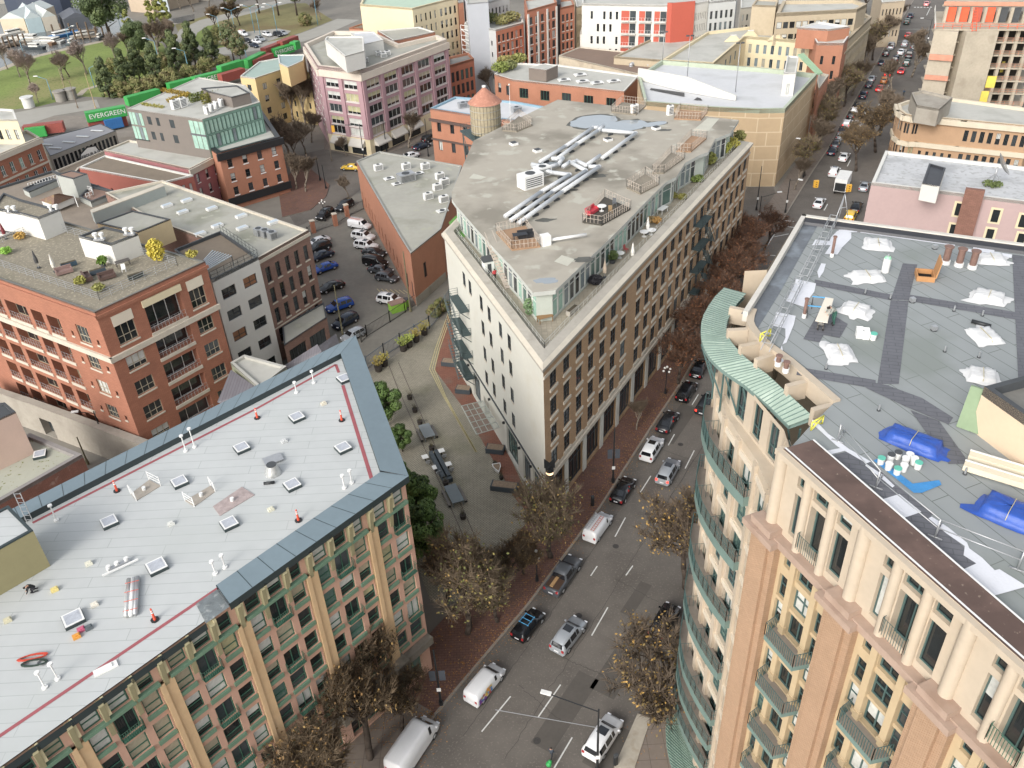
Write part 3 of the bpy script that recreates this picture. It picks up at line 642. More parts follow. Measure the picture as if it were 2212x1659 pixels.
ld.part('red_line',rb); ld.done(95)
LZ=24.76
# skylights
def skyl(label,x,y,s=1.25,h=.28,z=LZ,rz=.62,m='w',group='square skylights on the pale roof'):
    p=P(x,y,z); r=thing('skylight',label,'skylight',p,rz,group); b=MB('curb'); b.box((0,0,0),(s,s,h),DKG); b.box((0,0,h),(s*.96,s*.96,.04),WHITE); link('curb',b.mesh(),r)
    b=MB('pane'); b.face([(-s*.38,-s*.38,h+.05),(s*.38,-s*.38,h+.05),(s*.38,s*.38,h+.06),(-s*.38,s*.38,h+.06)],mat('skylight_glass',(.42,.44,.48),.12,.3,1.5)); link('pane',b.mesh(),r); return r
SK=[(t(1,1,765,1625),'nearest the roof corner by the parking lot'),(t(0,2,2092,565),'at the top middle, right of two tall vent pipes'),(t(0,2,1556,860),'between the two framed repair patches'),(t(0,2,950,1205),'nearest the olive stair house'),(t(1,2,355,300),'between two orange posts in the upper row'),(t(1,2,755,565),'beside the red line on the right'),(t(0,2,1985,1220),'below the wrapped roof repair'),(t(1,2,317,885),'beside the foil covered roof fan'),(t(0,2,1360,1590),'left of the long silver pipe bundle\'s top'),(t(0,3,640,385),'with a white frame and tools lying next to it')]
for k,(q_,s_) in enumerate(SK): skyl('square skylight '+s_,*q_,s=1.2 if k<8 else 1.35)
# delineator posts
def deline(x,y,label,z=LZ):
    p=P(x,y,z); r=thing('delineator_post',label,'safety post',p,random.random(),'orange posts on the pale roof'); OR=mat('safety_orange',S('e0502e'),.5,.08)
    b=MB('base'); b.cyl((0,0,0),.3,.07,BLACKM,8); link('base',b.mesh(),r); b=MB('post'); b.cyl((0,0,.07),.11,1.0,OR,10,.06); b.ball((0,0,1.1),.07,OR,8,4); link('post',b.mesh(),r)
    b=MB('reflective_band'); b.cyl((0,0,.72),.085,.12,WHITE,10); b.cyl((0,0,.93),.078,.07,WHITE,10); link('reflective_band',b.mesh(),r)
for q_,s_ in ((t(0,2,1012,925),'orange post beside the red line near the left framed patch'),(t(1,2,12,295),'orange post near the top middle of the roof edge'),(t(1,2,742,315),'orange post close to the red line on the right'),(t(1,2,368,1180),'orange post near the lower coping'),(t(0,3,1340,380),'orange post right of the silver pipe bundle')): deline(*q_,s_)
# vent pipes
def ventp(x,y,label,h=1.6,z=LZ,group='white vent pipes on the pale roof'):
    p=P(x,y,z); r=thing('vent_pipe',label,'vent pipe',p,0,group); b=MB('pipe'); b.cyl((0,0,0),.2,.12,WHITE,10); b.cyl((0,0,.12),.05,h*.85,WHITE,8); link('pipe',b.mesh(),r); b=MB('cap'); b.cyl((0,0,h*.85+.1),.17,.13,WHITE,10); b.cyl((0,0,h*.85+.05),.13,.06,DGREY,10); link('cap',b.mesh(),r)
VP=[(t(0,2,1682,545),'tall vent pipe standing on the upper red line',2.2),(t(0,2,1607,580),'shorter vent pipe left of the tallest one',1.8),(t(0,2,490,1180),'vent pipe near the ladder at the olive stair house',1.7),(t(1,1,350+0,1659),'',0),(t(1,2,350,75),'vent pipe at the top middle by the far coping',1.2),(t(1,1,500,1650),'vent pipe nearest the far tip of the roof',1.4),(t(1,2,765,900),'left one of the vent pair by the right red line',1.4),(t(1,2,828,855),'right one of the vent pair by the right red line',1.4),(t(0,2,1862,1640),'left one of the vent pair below the lower skylights',1.3),(t(0,2,1945,1585),'right one of the vent pair below the lower skylights',1.3),(t(0,3,500,890),'right vent pipe by the red hose coil',1.6),(t(0,3,390,965),'left vent pipe by the red hose coil',1.6)]
for q_,s_,h_ in VP:
    if h_: ventp(*q_,s_,h_)
# ================= right building with roof works =================
CRM=mat('cream_precast',S('b9aa95'),.8,.08,.4,stain=(.4,.35,S('ab9578'))); BRY=mat('buff_brick',S('b09176'),.85,.08,.5,pat='brick',pv=(.22,.08,.012),c2=S('94704c'))
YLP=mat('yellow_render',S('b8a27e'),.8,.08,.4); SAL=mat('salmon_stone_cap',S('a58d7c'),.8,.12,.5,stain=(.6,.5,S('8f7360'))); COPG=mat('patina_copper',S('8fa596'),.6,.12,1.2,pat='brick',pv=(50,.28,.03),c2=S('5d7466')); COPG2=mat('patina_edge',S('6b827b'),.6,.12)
RBR=mat('brown_ledge_membrane',S('665047'),.7,.2,.3,stain=(.5,.6,S('4c3b34'),.45),fine=(5,S('857466'),.66))
GRF=mat('grey_green_roof',S('8d9292'),.85,.06,.1,pat='brick',pv=(8,1.0,.022,1.2),c2=S('5f6662'),stain=(.16,.7,S('787f79'),.52)); WPAD=mat('dark_torch_strip',S('63646a'),.7,.15,.5,pat='brick',pv=(1,.35,.03,.3),c2=S('55565b'))
TEAL=FR_T
K=[(15.9,51.2),(14.5,48.9),(13.5,46.6),(13.05,44.2),(13.05,42),(13.35,39.8),(13.75,37.5),(13.75,35),(13.1,32.5)]
FA=V((13.1,32.5));FB=V((18.2,19.7));fd=(FB-FA).normalized(); FEND=FA+fd*26
bk=[(17.4,51.2),(22.4,59.8),(35.6,53.1),(52,44.8)]
rb_=Bd('curved_apartment_block','tall cream and buff brick apartment block with curved corner and copper canopy','building',(13.1,32.5,0))
rows=[5.2+2.75*i for i in range(13)]
for i in range(len(K)-1):
    a,b=K[i],K[i+1]; l=dist(a,b); 
    ws=[(l*.2,l*.78,z+.3,z+2.25,{'st':'13','fr':TEAL}) for z in rows if z<38]
    Wk=rb_.fac(a,b,0,39.0,ws,CRM,.3,gl='ddmwdg')
    tb=MB('precast_panel')
    for z in rows: wb(tb,0,l,z-.3,z+.12,.1,mat('cream_panel_light',S('cbbfab'),.8,.07),Wk)
    wb(tb,-.22,.22,4,38.9,.2,CRM,Wk); rb_.part('precast_panel',tb)
KT=[(15.9,51.2),(14.6,48.7),(13.7,46.6),(13.3,44.4),(13.35,42.3),(13.8,40.3),(14.2,38.4),(14.6,36.6),(14.4,34.6),(13.1,32.5)]
for i in range(len(KT)-1):
    a,b=KT[i],KT[i+1]; l=dist(a,b); rb_.fac(a,b,38.9,41.9,[(l*.22,l*.78,39.2,41.6,{'st':'13','fr':TEAL})],CRM,.25)
cpz=MB('setback_cap'); cpz.face([V((p[0],p[1],39.0)) for p in K]+[V((p[0],p[1],39.0)) for p in KT[::-1][1:-1]],CRM); rb_.part('setback_cap',cpz)
# front face: upper cream storeys, cornice, brick piers
LF=26; wins=[]; per=5.75; k0_=0
nar=[];
for j in range(5):
    o=j*per+ (0.0)
    wins+= [(o+1.3,o+2.1,42.6,43.5,{'fr':TEAL,'st':'0'}),(o+1.3,o+2.1,39.5,42.2,{'fr':TEAL,'st':'0'}),(o+2.45,o+3.75,42.65,43.5,{'fr':TEAL,'st':'1'}),(o+2.45,o+3.75,39.4,42.3,{'fr':TEAL,'st':'1','depth':.5}),(o+4.1,o+5.0,42.6,43.5,{'fr':TEAL,'st':'0'}),(o+4.1,o+5.0,39.5,42.2,{'fr':TEAL,'st':'0'})]
    for r in range(15):
        z=36.8-2.0*r-1.7 if r else 35.0
        if z<4: break
        wins+= [(o+1.3,o+2.02,z,z+1.65,{'fr':TEAL,'st':'05'}),(o+4.1,o+4.8,z,z+1.65,{'fr':TEAL,'st':'05'}),(o+2.38,o+3.72,z-.1 if r%2 else z,z+1.68,{'fr':TEAL,'st':'1' if r%2 else '15','depth':.35})]
    wins+= [(o+1.42,o+1.98,37.3,38.2,{'fr':TEAL,'st':'0'}),(o+4.15,o+4.72,37.3,38.2,{'fr':TEAL,'st':'0'}),(o+2.45,o+3.65,37.1,38.3,{'fr':TEAL,'st':'1'})]
wins=[w for w in wins if w[1]<LF-.2]
low=[w for w in wins if w[3]<38.6]; up=[w for w in wins if w[3]>38.6]
W6=rb_.fac(FA,FEND,0,38.6,low,YLP,.28,gl='dddmwwg'); rb_.fac(FA,FEND,38.6,44.0,up,CRM,.3,gl='ddmwd')
pm=MB('brick_pier'); cm=MB('cream_column'); cc=MB('cornice'); yp=MB('yellow_pilaster')
for j in range(5):
    o=j*per-1.0
    wb(pm,o+.15,o+2.05,0,38.55,.42,BRY,W6); wb(pm,o+.55,o+1.65,0,38.56,.62,BRY,W6)
    wb(cc,o-.1,o+2.3,38.55,38.95,.95,SAL,W6); wb(cc,o+.3,o+1.9,38.96,39.4,.75,SAL,W6)
    for a,b_ in ((3.05,3.42),(4.72,5.1)):
        wb(yp,o+a,o+b_,0,38.5,.16,YLP,W6)
        for z in (33.2,29.2,25.2,21.2): wb(yp,o+a-.05,o+b_+.05,z,z+.3,.22,YLP,W6)
    for a,b_,w_ in ((1.1,1.1,.33),(3.12,3.1,.25),(4.8,4.8,.25)):
        c=W6(o+a,0,-.05); cm.cyl((c.x,c.y,39.0),w_,5.0,CRM,10)
wb(cc,-.2,LF,38.6,39.05,.5,SAL,W6); wb(cc,-.2,LF,43.7,44.02,.35,CRM,W6)
for n_,m_ in (('brick_pier',pm),('cream_column',cm),('cornice',cc),('yellow_pilaster',yp)): rb_.part(n_,m_)
for j in range(4):
    for z in (32.9,28.9,24.9,20.9):
        o=j*per; m_=MB('balcony'); 
        ptsb=[W6(o+1.75,z,-.02),W6(o+1.95,z,-.95),W6(o+4.3,z,-.95),W6(o+4.5,z,-.02)]
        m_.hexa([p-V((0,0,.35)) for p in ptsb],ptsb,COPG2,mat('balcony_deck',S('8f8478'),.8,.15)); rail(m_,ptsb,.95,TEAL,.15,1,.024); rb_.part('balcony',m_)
    o=j*per; m_=MB('balconette'); p0=[W6(o+2.3,39.55,-.05),W6(o+2.35,39.55,-.4),W6(o+3.7,39.55,-.4),W6(o+3.75,39.55,-.05)]; rail(m_,p0,1.0,FR_T if j<2 else FR_G,.14,1,.016); rb_.part('balconette',m_)
# curved balconies
def curve_off(d,i0,i1,sub=3):
    pts=[]
    for i in range(i0,i1):
        for s_ in range(sub): pts.append(V((K[i][0],K[i][1],0)).lerp(V((K[i+1][0],K[i+1][1],0)),s_/sub))
    pts.append(V((*K[i1],0))); out=[]
    for i,p in enumerate(pts):
        a=pts[max(0,i-1)];b=pts[min(len(pts)-1,i+1)];u=(b-a).normalized(); n=V((u.y,-u.x,0)); out.append(p+n*d)
    return out
for zi,z in enumerate((36.4,31.0,25.5,20.1,14.7,11.6,8.6)):
    m_=MB('curved_balcony'); inn=curve_off(.02,2,6); out=[]; n=len(inn)
    for i,p in enumerate(curve_off(.85,2,6)):
        f=1-.45*abs(2*i/(n-1)-1)**2; out.append(inn[i].lerp(p,1.15*f))
    Z=V((0,0,z))
    for i in range(n-1):
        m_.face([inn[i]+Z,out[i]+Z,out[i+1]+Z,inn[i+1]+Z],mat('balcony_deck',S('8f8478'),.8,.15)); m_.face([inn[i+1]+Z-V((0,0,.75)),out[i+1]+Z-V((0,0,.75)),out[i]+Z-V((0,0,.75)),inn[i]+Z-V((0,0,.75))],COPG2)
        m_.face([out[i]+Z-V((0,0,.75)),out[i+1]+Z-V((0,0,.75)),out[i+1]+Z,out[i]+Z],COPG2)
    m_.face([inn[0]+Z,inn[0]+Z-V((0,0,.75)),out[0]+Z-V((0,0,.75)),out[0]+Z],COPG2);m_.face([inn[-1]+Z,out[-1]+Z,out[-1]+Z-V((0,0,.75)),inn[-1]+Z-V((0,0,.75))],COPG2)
    rail(m_,[inn[0]+Z]+[p+Z for p in out]+[inn[-1]+Z],1.1,TEAL,.16,2,.026)
    for i in (4,8): rail(m_,[inn[i]+Z,out[i]+Z],1.1,TEAL,.3,1,.02)
    rb_.part('curved_balcony',m_)
# roof canopy (patina copper) on brackets
co_=[P(*a,42.0) for a in ((1563.5,622),(1545,640),(1531,660),(1520,680),(1515,697),(1514,716),(1516,735),(1522,754),(1531,770),(1549,789),(1568.5,805),(1606,829.5),(1659,874.5),(1704,919.5))]
ci_=[P(*a,43.0) for a in ((1611,635),(1592,656),(1578,678),(1571,695),(1568.5,712),(1573,727),(1581,740),(1590,751),(1600,762),(1613.5,775),(1634,791),(1659,810),(1700,848),(1756,899.5))]
m_=MB('copper_canopy'); 
for i in range(len(co_)-1):
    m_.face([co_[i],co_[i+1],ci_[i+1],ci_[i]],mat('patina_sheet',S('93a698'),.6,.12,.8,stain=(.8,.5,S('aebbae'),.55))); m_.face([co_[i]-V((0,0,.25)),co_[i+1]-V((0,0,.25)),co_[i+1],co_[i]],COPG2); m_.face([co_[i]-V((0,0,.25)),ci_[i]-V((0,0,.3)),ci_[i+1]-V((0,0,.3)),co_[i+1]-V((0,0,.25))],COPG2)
    n=max(1,int((co_[i+1]-co_[i]).length/.26))
    for k in range(n): a=co_[i].lerp(co_[i+1],k/n);b=ci_[i].lerp(ci_[i+1],k/n); m_.bar(a+V((0,0,.02)),b+V((0,0,.02)),.03,COPG2,4)
rb_.part('copper_canopy',m_)
for i in (0,3,6,8,10,11,12,13):
    m_=MB(); a=co_[i]-V((0,0,.3)); w_=ci_[i]; b=V((a.x*.45+w_.x*.55,a.y*.45+w_.y*.55,39.3)); m_.bar(a,b,.07,TEAL); m_.bar(V((b.x,b.y,42)),V((b.x,b.y,38.2)),.07,TEAL); rb_.part('canopy_bracket',m_)

# parapet ring with fins behind the canopy
m_=MB('parapet_ring'); cr_=[]
for i in range(len(ci_)):
    a=ci_[max(0,i-1)];b=ci_[min(len(ci_)-1,i+1)];u=(b-a).normalized(); n=V((-u.y,u.x,0)); cr_.append((V((ci_[i].x,ci_[i].y,0)),n))
idx=[2,3,4,5,6,7,8,9,10,11,12,13]
for k in range(len(idx)-1):
    (p,n),(q_,n2)=cr_[idx[k]],cr_[idx[k+1]]; w0_,w1_=1.15,1.6
    A=[p+n*w0_,q_+n2*w0_,q_+n2*w1_,p+n*w1_]; m_.hexa([x+V((0,0,42.6)) for x in A],[x+V((0,0,43.7)) for x in A],CRM)
for k in (2,5,8,10,12,13):
    p,n=cr_[k]; tdir=V((n.y,-n.x,0))*.16; A=[p-tdir-n*.1,p+tdir-n*.1,p+tdir+n*1.15,p-tdir+n*1.15]; m_.hexa([x+V((0,0,42.4)) for x in A],[x+V((0,0,43.5)) for x in A],CRM)
rb_.part('parapet_ring',m_)
rp=[(p.x+n.x*1.2,p.y+n.y*1.2) for p,n in cr_]+[(15.2,34.8),(13.3,32.7)]+[tuple(FEND)]+[(52,20)]+bk[::-1]
rf=MB('roof'); rf.face([V((p[0],p[1],43.55)) for p in ccw(rp)],GRF); rb_.part('roof',rf)
# street side and back walls, white parapet
pp=[(15.9,51.2),(17.4,51.2)]; m_=MB('white_parapet'); TANW=CRM
rb_.fac((52,44.8),(35.6,53.1),0,44,[],CRM); rb_.fac((35.6,53.1),(22.4,59.8),0,44,[],CRM); rb_.fac((22.4,59.8),(17.4,51.2),0,44,grid(9.9,3,[6+3*i for i in range(12)],1.8,.5),CRM); rb_.fac((17.4,51.2),(15.9,51.2),0,44,[],CRM)
PQ=[P(*a,44.0) for a in ((1605,672),(1659,587),(1733,462),(2212,525),(2420,553))]
WMEM=mat('white_coping',S('c5c0b6'),.7,.08)
for a,b in zip(PQ,PQ[1:]):
    u=(b-a).normalized(); n=V((u.y,-u.x,0))*.32; lo=V((0,0,-.7)); m_.hexa([a+lo,b+lo,b+n+lo,a+n+lo],[a,b,b+n,a+n],WMEM)
rb_.part('white_parapet',m_)
m_=MB('upstand'); BLK=mat('black_upstand',S('34353a'),.5,.2,.8)
for a,b in zip(PQ[2:],PQ[3:]):
    u=(b-a).normalized(); n=V((u.y,-u.x,0)); m_.hexa([a+n*.33+V((0,0,-.45)),b+n*.33+V((0,0,-.45)),b+n*.9+V((0,0,-.45)),a+n*.9+V((0,0,-.45))],[a+n*.33+V((0,0,-.1)),b+n*.33+V((0,0,-.1)),b+n*.8+V((0,0,-.25)),a+n*.8+V((0,0,-.25))],BLK)
rb_.part('upstand',m_)
m_=MB('side_gutter'); q4=[t(2,1,1980,1050),t(3,1,0,720),t(3,1,320,200),t(3,1,455,245),t(3,1,90,890),t(3,1,-90,1180),t(2,1,2060,1080)]; m_.face([P(*a,43.565) for a in q4][::-1],mat('wet_gutter_strip',S('5c6167'),.35,.3,.6,stain=(.7,.7,S('7f8890'),.5))); rb_.part('side_gutter',m_)
m_=MB('brown_ledge'); o1,o2=P(1691.5,969.5,44.05),P(1691.5,969.5,44.05)+V((fd.x,fd.y,0))*26; i1=P(1756.5,950,44.05);i2=P(2096,1244,44.05); i2=i1+(i2-i1)*2.2; lo=V((0,0,-.45)); m_.hexa([o1+lo,o2+lo,i2+lo,i1+lo],[o1,o2,i2,i1],CRM,RBR); rb_.part('brown_ledge',m_)
m_=MB('white_edge_strip'); 
for a,b,w_ in ((i1,i2,.05),(o1+V((.12,.05,.01)),o2+V((.12,.05,.01)),.05)):
    u=(b-a).normalized(); n=V((-u.y,u.x,0))*w_; m_.face([a+V((0,0,.02))-n,b+V((0,0,.02))-n,b+V((0,0,.02))+n,a+V((0,0,.02))+n],WHITE)
rb_.part('white_edge_strip',m_)
RZ=43.56
m_=MB('walkway_strip')
for k,q4 in enumerate((((3,1,1060,935),(3,1,1215,940),(3,1,1130,1659),(3,1,945,1659)),((3,1,1165,615),(3,1,1290,625),(3,1,1215,935),(3,1,1062,930)),((3,1,405,755),(3,1,1060,885),(3,1,1060,935),(3,1,400,805)),((3,1,1215,885),(3,1,2160,1040),(3,1,2160,1105),(3,1,1215,940)),((3,1,255,1510),(3,1,930,1625),(3,1,930,1700),(3,1,245,1580)),((3,1,2110,540),(3,1,2300,565),(3,1,2260,1659),(3,1,2165,1659)),((3,2,760,-40),(3,2,1030,10),(3,2,1330,120),(3,2,1600,290),(3,2,1560,350),(3,2,1180,190),(3,2,860,40)),((3,2,1230,225),(3,2,1480,320),(3,2,1745,690),(3,2,1560,690)),((3,1,305,1270),(3,1,460,1000),(3,1,690,1140),(3,1,620,1260),(3,1,480,1235),(3,1,445,1300)),((3,2,540,620),(3,2,700,580),(3,2,890,680),(3,2,1090,860),(3,2,1430,1130),(3,2,1180,1165),(3,2,870,870)),((3,2,1180,1160),(3,2,1400,1130),(3,2,1700,1420),(3,2,1810,1550),(3,2,1680,1600)))): m_=MB(); m_.face([PT(*a,RZ+.006+k*.0015) for a in q4][::-1],WPAD); rb_.part('walkway_strip',m_)
m_=MB('white_underlay'); WU=mat('white_underlay',S('d2d4da'),.8,.06,1.2,bump=.02)
def poly(mb,tile,pts,z,m): mb.face([PT(*tile,x,y,z) for x,y in pts][::-1],m)
for k,(tl,pts) in enumerate((((3,1),((545,390),(600,335),(720,350),(720,400),(640,480),(600,540),(490,535),(540,460),(380,460),(410,410),(530,425))),((3,1),((610,325),(770,330),(770,348),(610,345))),((3,1),((795,350),(820,335),(915,355),(920,325),(1165,360),(1160,375),(1100,380),(1620,450),(1615,465),(1090,392),(900,365))),((3,1),((1640,470),(1770,500),(1780,445),(1960,465),(1955,515),(2110,540),(2105,570),(1980,555),(1700,510))),((3,1),((245,750),(415,790),(400,860),(340,940),(330,1000),(150,940),(200,840))),((3,1),((70,1035),(240,1070),(225,1140),(160,1300),(120,1320),(140,1440),(130,1470),(50,1455),(100,1370),(150,1260),(150,1180),(40,1155))),((3,1),((460,615),(500,620),(480,690),(440,745),(425,690))),((3,2),((380,305),(440,345),(520,430),(620,500),(700,560),(890,670),(850,685),(600,540),(500,450),(390,350))),((3,2),((510,575),(670,545),(690,570),(545,608))),((3,2),((975,1000),(1135,950),(1325,1105),(1165,1160))),((3,2),((850,690),(1000,790),(1095,880),(1075,895),(960,800),(840,705))),((3,2),((1385,1160),(1415,1145),(1560,1240),(1720,1370),(1740,1420),(1850,1500),(2050,1700),(1720,1700),(1690,1600),(1800,1550),(1690,1480),(1700,1400),(1540,1290))),((3,3),((1730,0),(2000,-60),(2240,90),(1950,170))))): m_=MB(); poly(m_,tl,pts,RZ+.02+k*.001,WU); rb_.part('white_underlay',m_)
rb_.done(100)
# penthouse (right edge)
pq=[XY(PT(3,2,1870,20,46.2)),XY(PT(3,2,2212,260,46.2))]; uu=V((pq[1][0]-pq[0][0],pq[1][1]-pq[0][1])).normalized(); nn=V((-uu.y,uu.x)); 
ph=Bd('stair_penthouse','beige stair penthouse with dark sunken roof at the right edge of the roof works','penthouse',(pq[0][0],pq[0][1],43.6)); p0=V(pq[0]); pts=[p0,p0+uu*12,p0+uu*12+nn*5,p0+nn*5]
for i in range(4): ph.fac(pts[i],pts[(i+1)%4],43.5,46.2,[],mat('beige_render',S('d3bb9d'),.8,.05))
flatroof(ph,[tuple(x) for x in pts],45.7,mat('sunken_dark_roof',S('77756f'),.8,.15),DGREY,.5,.3); ph.done()
# roof objects
WT=mat('white_tarp',S('cfcfce'),.7,.05,1.2,bump=.05); BT=mat('blue_tarp',S('2450a8'),.45,.2,2,bump=.06)
def tarp(label,tile,x,y,sx,sy,h,m,rz,z=RZ,name='covered_skylight',cat='tarpaulin',grp='white tarpaulins over the roof openings',seed=1):
    rd=random.Random(seed); p=PT(*tile,x,y,z); r=thing(name,label,cat,p,rz,grp); b=MB('sheet'); N_=22
    vs=[];fs=[]
    fl_=[1+rd.uniform(.0,.45)*(rd.random()<.3) for _ in range(16)]
    for j in range(7):
        for i in range(32):
            a=2*pi*i/32; c_,s_=cos(a),sin(a); q_=max(abs(c_),abs(s_))
            k=[0,.35,.7,.92,.98,1.12,1.28*fl_[i//2]][j]; zz=[h*1.02,h,h*.98,h*.9,h*.35,.08,.02][j]
            sq=1/q_ if j<5 else 1/q_**.75
            vs.append((c_*sq*sx/2*k+rd.uniform(-.02,.02),s_*sq*sy/2*k+rd.uniform(-.02,.02),zz+rd.uniform(-.03,.03)*(j<6)))
    for j in range(6):
        for i in range(32): fs.append((j*32+i,(j+1)*32+i,(j+1)*32+(i+1)%32,j*32+(i+1)%32))
    b.raw(vs,fs,m,True); link('sheet',b.mesh(),r)
    b=MB('strap'); b.bar((0,-sy*.55,h*.5),(0,-sy*.4,h+.03),.02,PAINTY); b.bar((0,-sy*.4,h+.03),(0,sy*.4,h+.03),.02,PAINTY); link('strap',b.mesh(),r); return r
for k,(x,y,l) in enumerate(((950,460,'white tarp over a box nearest the scaffold truss at the back of the roof'),(855,740,'white tarp between the gas cylinder and the walkway strip'),(755,1030,'white tarp right beside the two crouching workers'),(615,1395,'white tarp with a green jacket thrown on it'),(1925,590,'white tarp behind the three brown chimneys'),(1905,920,'white tarp with torn pointed edges below the chimneys'),(1870,1250,'white tarp with a black roll lying behind it'),(1850,1600,'white tarp next to the beige stair penthouse'))): tarp(l,(3,1),x,y,1.5+.25*sin(k*1.7),1.35+.2*cos(k*2.1),.26+.06*(k%3),WT,-.3+.35*sin(k*2.3),seed=k+2)
tarp('crumpled blue tarp beside the paint buckets',(3,2),1250,520,2.5,1.1,.55,BT,-.75,name='blue_tarp',grp='blue tarpaulins on the roof works',seed=31)
tarp('blue tarp with pipes on it at the right edge of the picture',(3,2),2080,1140,2.2,1.4,.6,BT,-.75,name='blue_tarp',grp='blue tarpaulins on the roof works',seed=37)
def chim(label,x,y,h=.95,r_=.22,tl=(3,1)):
    p=PT(*tl,x,y,RZ); r=thing('roof_chimney',label,'chimney',p,0,'brown flue pipes on the roof works'); BRN=mat('rusty_brown_flue',S('7c5f54'),.7,.25,3); b=MB('flue'); b.cyl((0,0,.25),r_,h,BRN,12); link('flue',b.mesh(),r); b=MB('flashing'); b.cyl((0,0,0),r_*1.35,.28,WHITE,12); link('flashing',b.mesh(),r); b=MB('cap'); b.cyl((0,0,h+.27),r_*1.4,.08,BRN,12); link('cap',b.mesh(),r)
chim('left one of three thick brown flue pipes',1530,620);chim('middle one of three thick brown flue pipes',1645,640);chim('right one of three thick brown flue pipes',1760,660);chim('thin brown flue by the scaffold truss, farther one',550,560,1.2,.1);chim('thin brown flue beside the blue saw horses',310,1085,1.0,.1);chim('short brown flue near the curved parapet, left',85,1500,.35,.14);chim('short brown flue near the curved parapet, right',150,1555,.35,.14)
# gas cylinder
p=PT(3,1,1010,690,RZ); r=thing('gas_cylinder','tall white gas cylinder with a green shoulder','gas cylinder',p,0); b=MB('bottle'); b.cyl((0,0,0),.24,1.0,WHITE,14); link('bottle',b.mesh(),r); b=MB('shoulder'); b.cyl((0,0,1.0),.24,.14,mat('pale_green_paint',S('8fc9a4'),.5,.05),14,.16); b.cyl((0,0,1.14),.07,.14,METAL,8); link('shoulder',b.mesh(),r)
# open hatch
p=PT(3,1,1350,740,RZ); r=thing('open_roof_hatch','open roof hatch with upright plywood lid','roof hatch',p,-.3); b=MB('frame'); WD=mat('plywood',S('b5824e'),.8,.12,2)
for a_ in ((-.55,-.62,1.1,.08),(-.55,.54,1.1,.08)): b.obox((a_[0],a_[1],0),(a_[2],0,0),(0,a_[3],0),(0,0,.35),WD)
for a_ in ((-.55,-.54,.08,1.08),(.47,-.54,.08,1.08)): b.obox((a_[0],a_[1],0),(a_[2],0,0),(0,a_[3],0),(0,0,.35),WD)
b.face([(-.47,-.54,.02),(.47,-.54,.02),(.47,.54,.02),(-.47,.54,.02)],mat('black_void',(.005,.005,.005),1,0)); link('frame',b.mesh(),r)
b=MB('lid'); b.obox((.55,-.6,.3),(.07,0,0),(0,1.2,0),(.12,0,1.15),WD); link('lid',b.mesh(),r)
# buckets
def bucket(label,tl,x,y,lid='t',s=1,z=RZ,grp='paint buckets on the roof works'):
    p=PT(*tl,x,y,z); r=thing('paint_bucket',label,'bucket',p,random.random()*6,grp); b=MB('pail'); b.cyl((0,0,0),.15*s,.36*s,WHITE,12,.175*s); link('pail',b.mesh(),r); b=MB('lid'); b.cyl((0,0,.36*s),.185*s,.04*s,{'t':mat('turquoise_lid',S('55b7a0'),.5,.05),'w':WHITE,'k':DGREY}[lid],12); link('lid',b.mesh(),r)
for k,(x,y,l,s_) in enumerate(((970,690,'t','turquoise lidded bucket at the left end of the blue sheet'),(1110,780,'t','turquoise lidded bucket in the front row'),(1290,730,'t','turquoise lidded bucket right of the white ones'),(1215,655,'w','white lidded bucket at the back of the cluster'),(1180,690,'w','white lidded bucket in the middle of the cluster'),(1055,660,'k','open bucket with dark contents at the back left'),(1035,740,'w','plain white bucket at the front left'),(1165,750,'w','white bucket with yellow marks between the turquoise lids'),(1115,640,'k','open bucket with rags beside the blue tarp'),(1255,690,'w','small white bucket next to the third turquoise lid'))): bucket(s_,(3,2),x,y,l)
bucket('turquoise lidded bucket beside two white boxes',(3,1),905,1275,'t',1.1)
b=MB();c=PT(3,2,1150,760,RZ+.03); bs=MB(); bs.face([PT(3,2,x,y,RZ+.035) for x,y in ((910,660),(960,640),(1250,860),(1480,830),(1500,870),(1330,940),(1260,940))][::-1],mat('blue_sheet',S('2f86c4'),.4,.15,2,bump=.04)); single('blue_sheet',bs,'bright blue sheet lying under the paint buckets','sheet')
for k,(x,y,l) in enumerate(((785,1250,'left one of two white boxes beside the single bucket'),(840,1260,'right one of two white boxes beside the single bucket'))):
    p=PT(3,1,x,y,RZ); r=thing('white_box',l,'box',p,-.2); b=MB('carton'); b.box((0,0,0),(.38,.45,.5),WHITE); link('carton',b.mesh(),r); b=MB('flap'); b.obox((-.19,.1,.5),(.38,0,0),(0,.2,.03),(0,0,.02),WHITE); link('flap',b.mesh(),r)
# guard rail frames along the front
def guard(label,x,y,rz,tl=(3,2)):
    p=PT(*tl,x,y,RZ); r=thing('edge_barrier',label,'guard rail',p,rz,'temporary guard rail frames'); b=MB('post'); b.bar((0,0,0),(0,0,1.1),.035,METAL,6); link('post',b.mesh(),r); b=MB('base_leg'); b.bar((0,0,.08),(1.1,0,.05),.035,METAL,6); b.bar((0,-.3,.05),(0,.3,.05),.035,METAL,6); b.bar((.9,0,.05),(0,0,.9),.03,METAL,6); link('base_leg',b.mesh(),r); return p
g1=guard('guard rail frame at the copper canopy end',600,500,.9);g2=guard('guard rail frame beside the first white sheet',930,900,.9);g3=guard('guard rail frame at the middle of the brown ledge',1440,1330,.9);g4=guard('guard rail frame nearest the right picture edge',2150,1610,.9)
b=MB('guardrail_pipe')
for a_,c_ in ((g1,g2),(g2,g3),(g3,g4)):
    for z in (1.08,.6): b.bar(a_+V((0,0,z)),c_+V((0,0,z)),.025,METAL,6)
single('guardrail_pipe',b,'long thin rail pipes strung between the guard frames','guard rail')
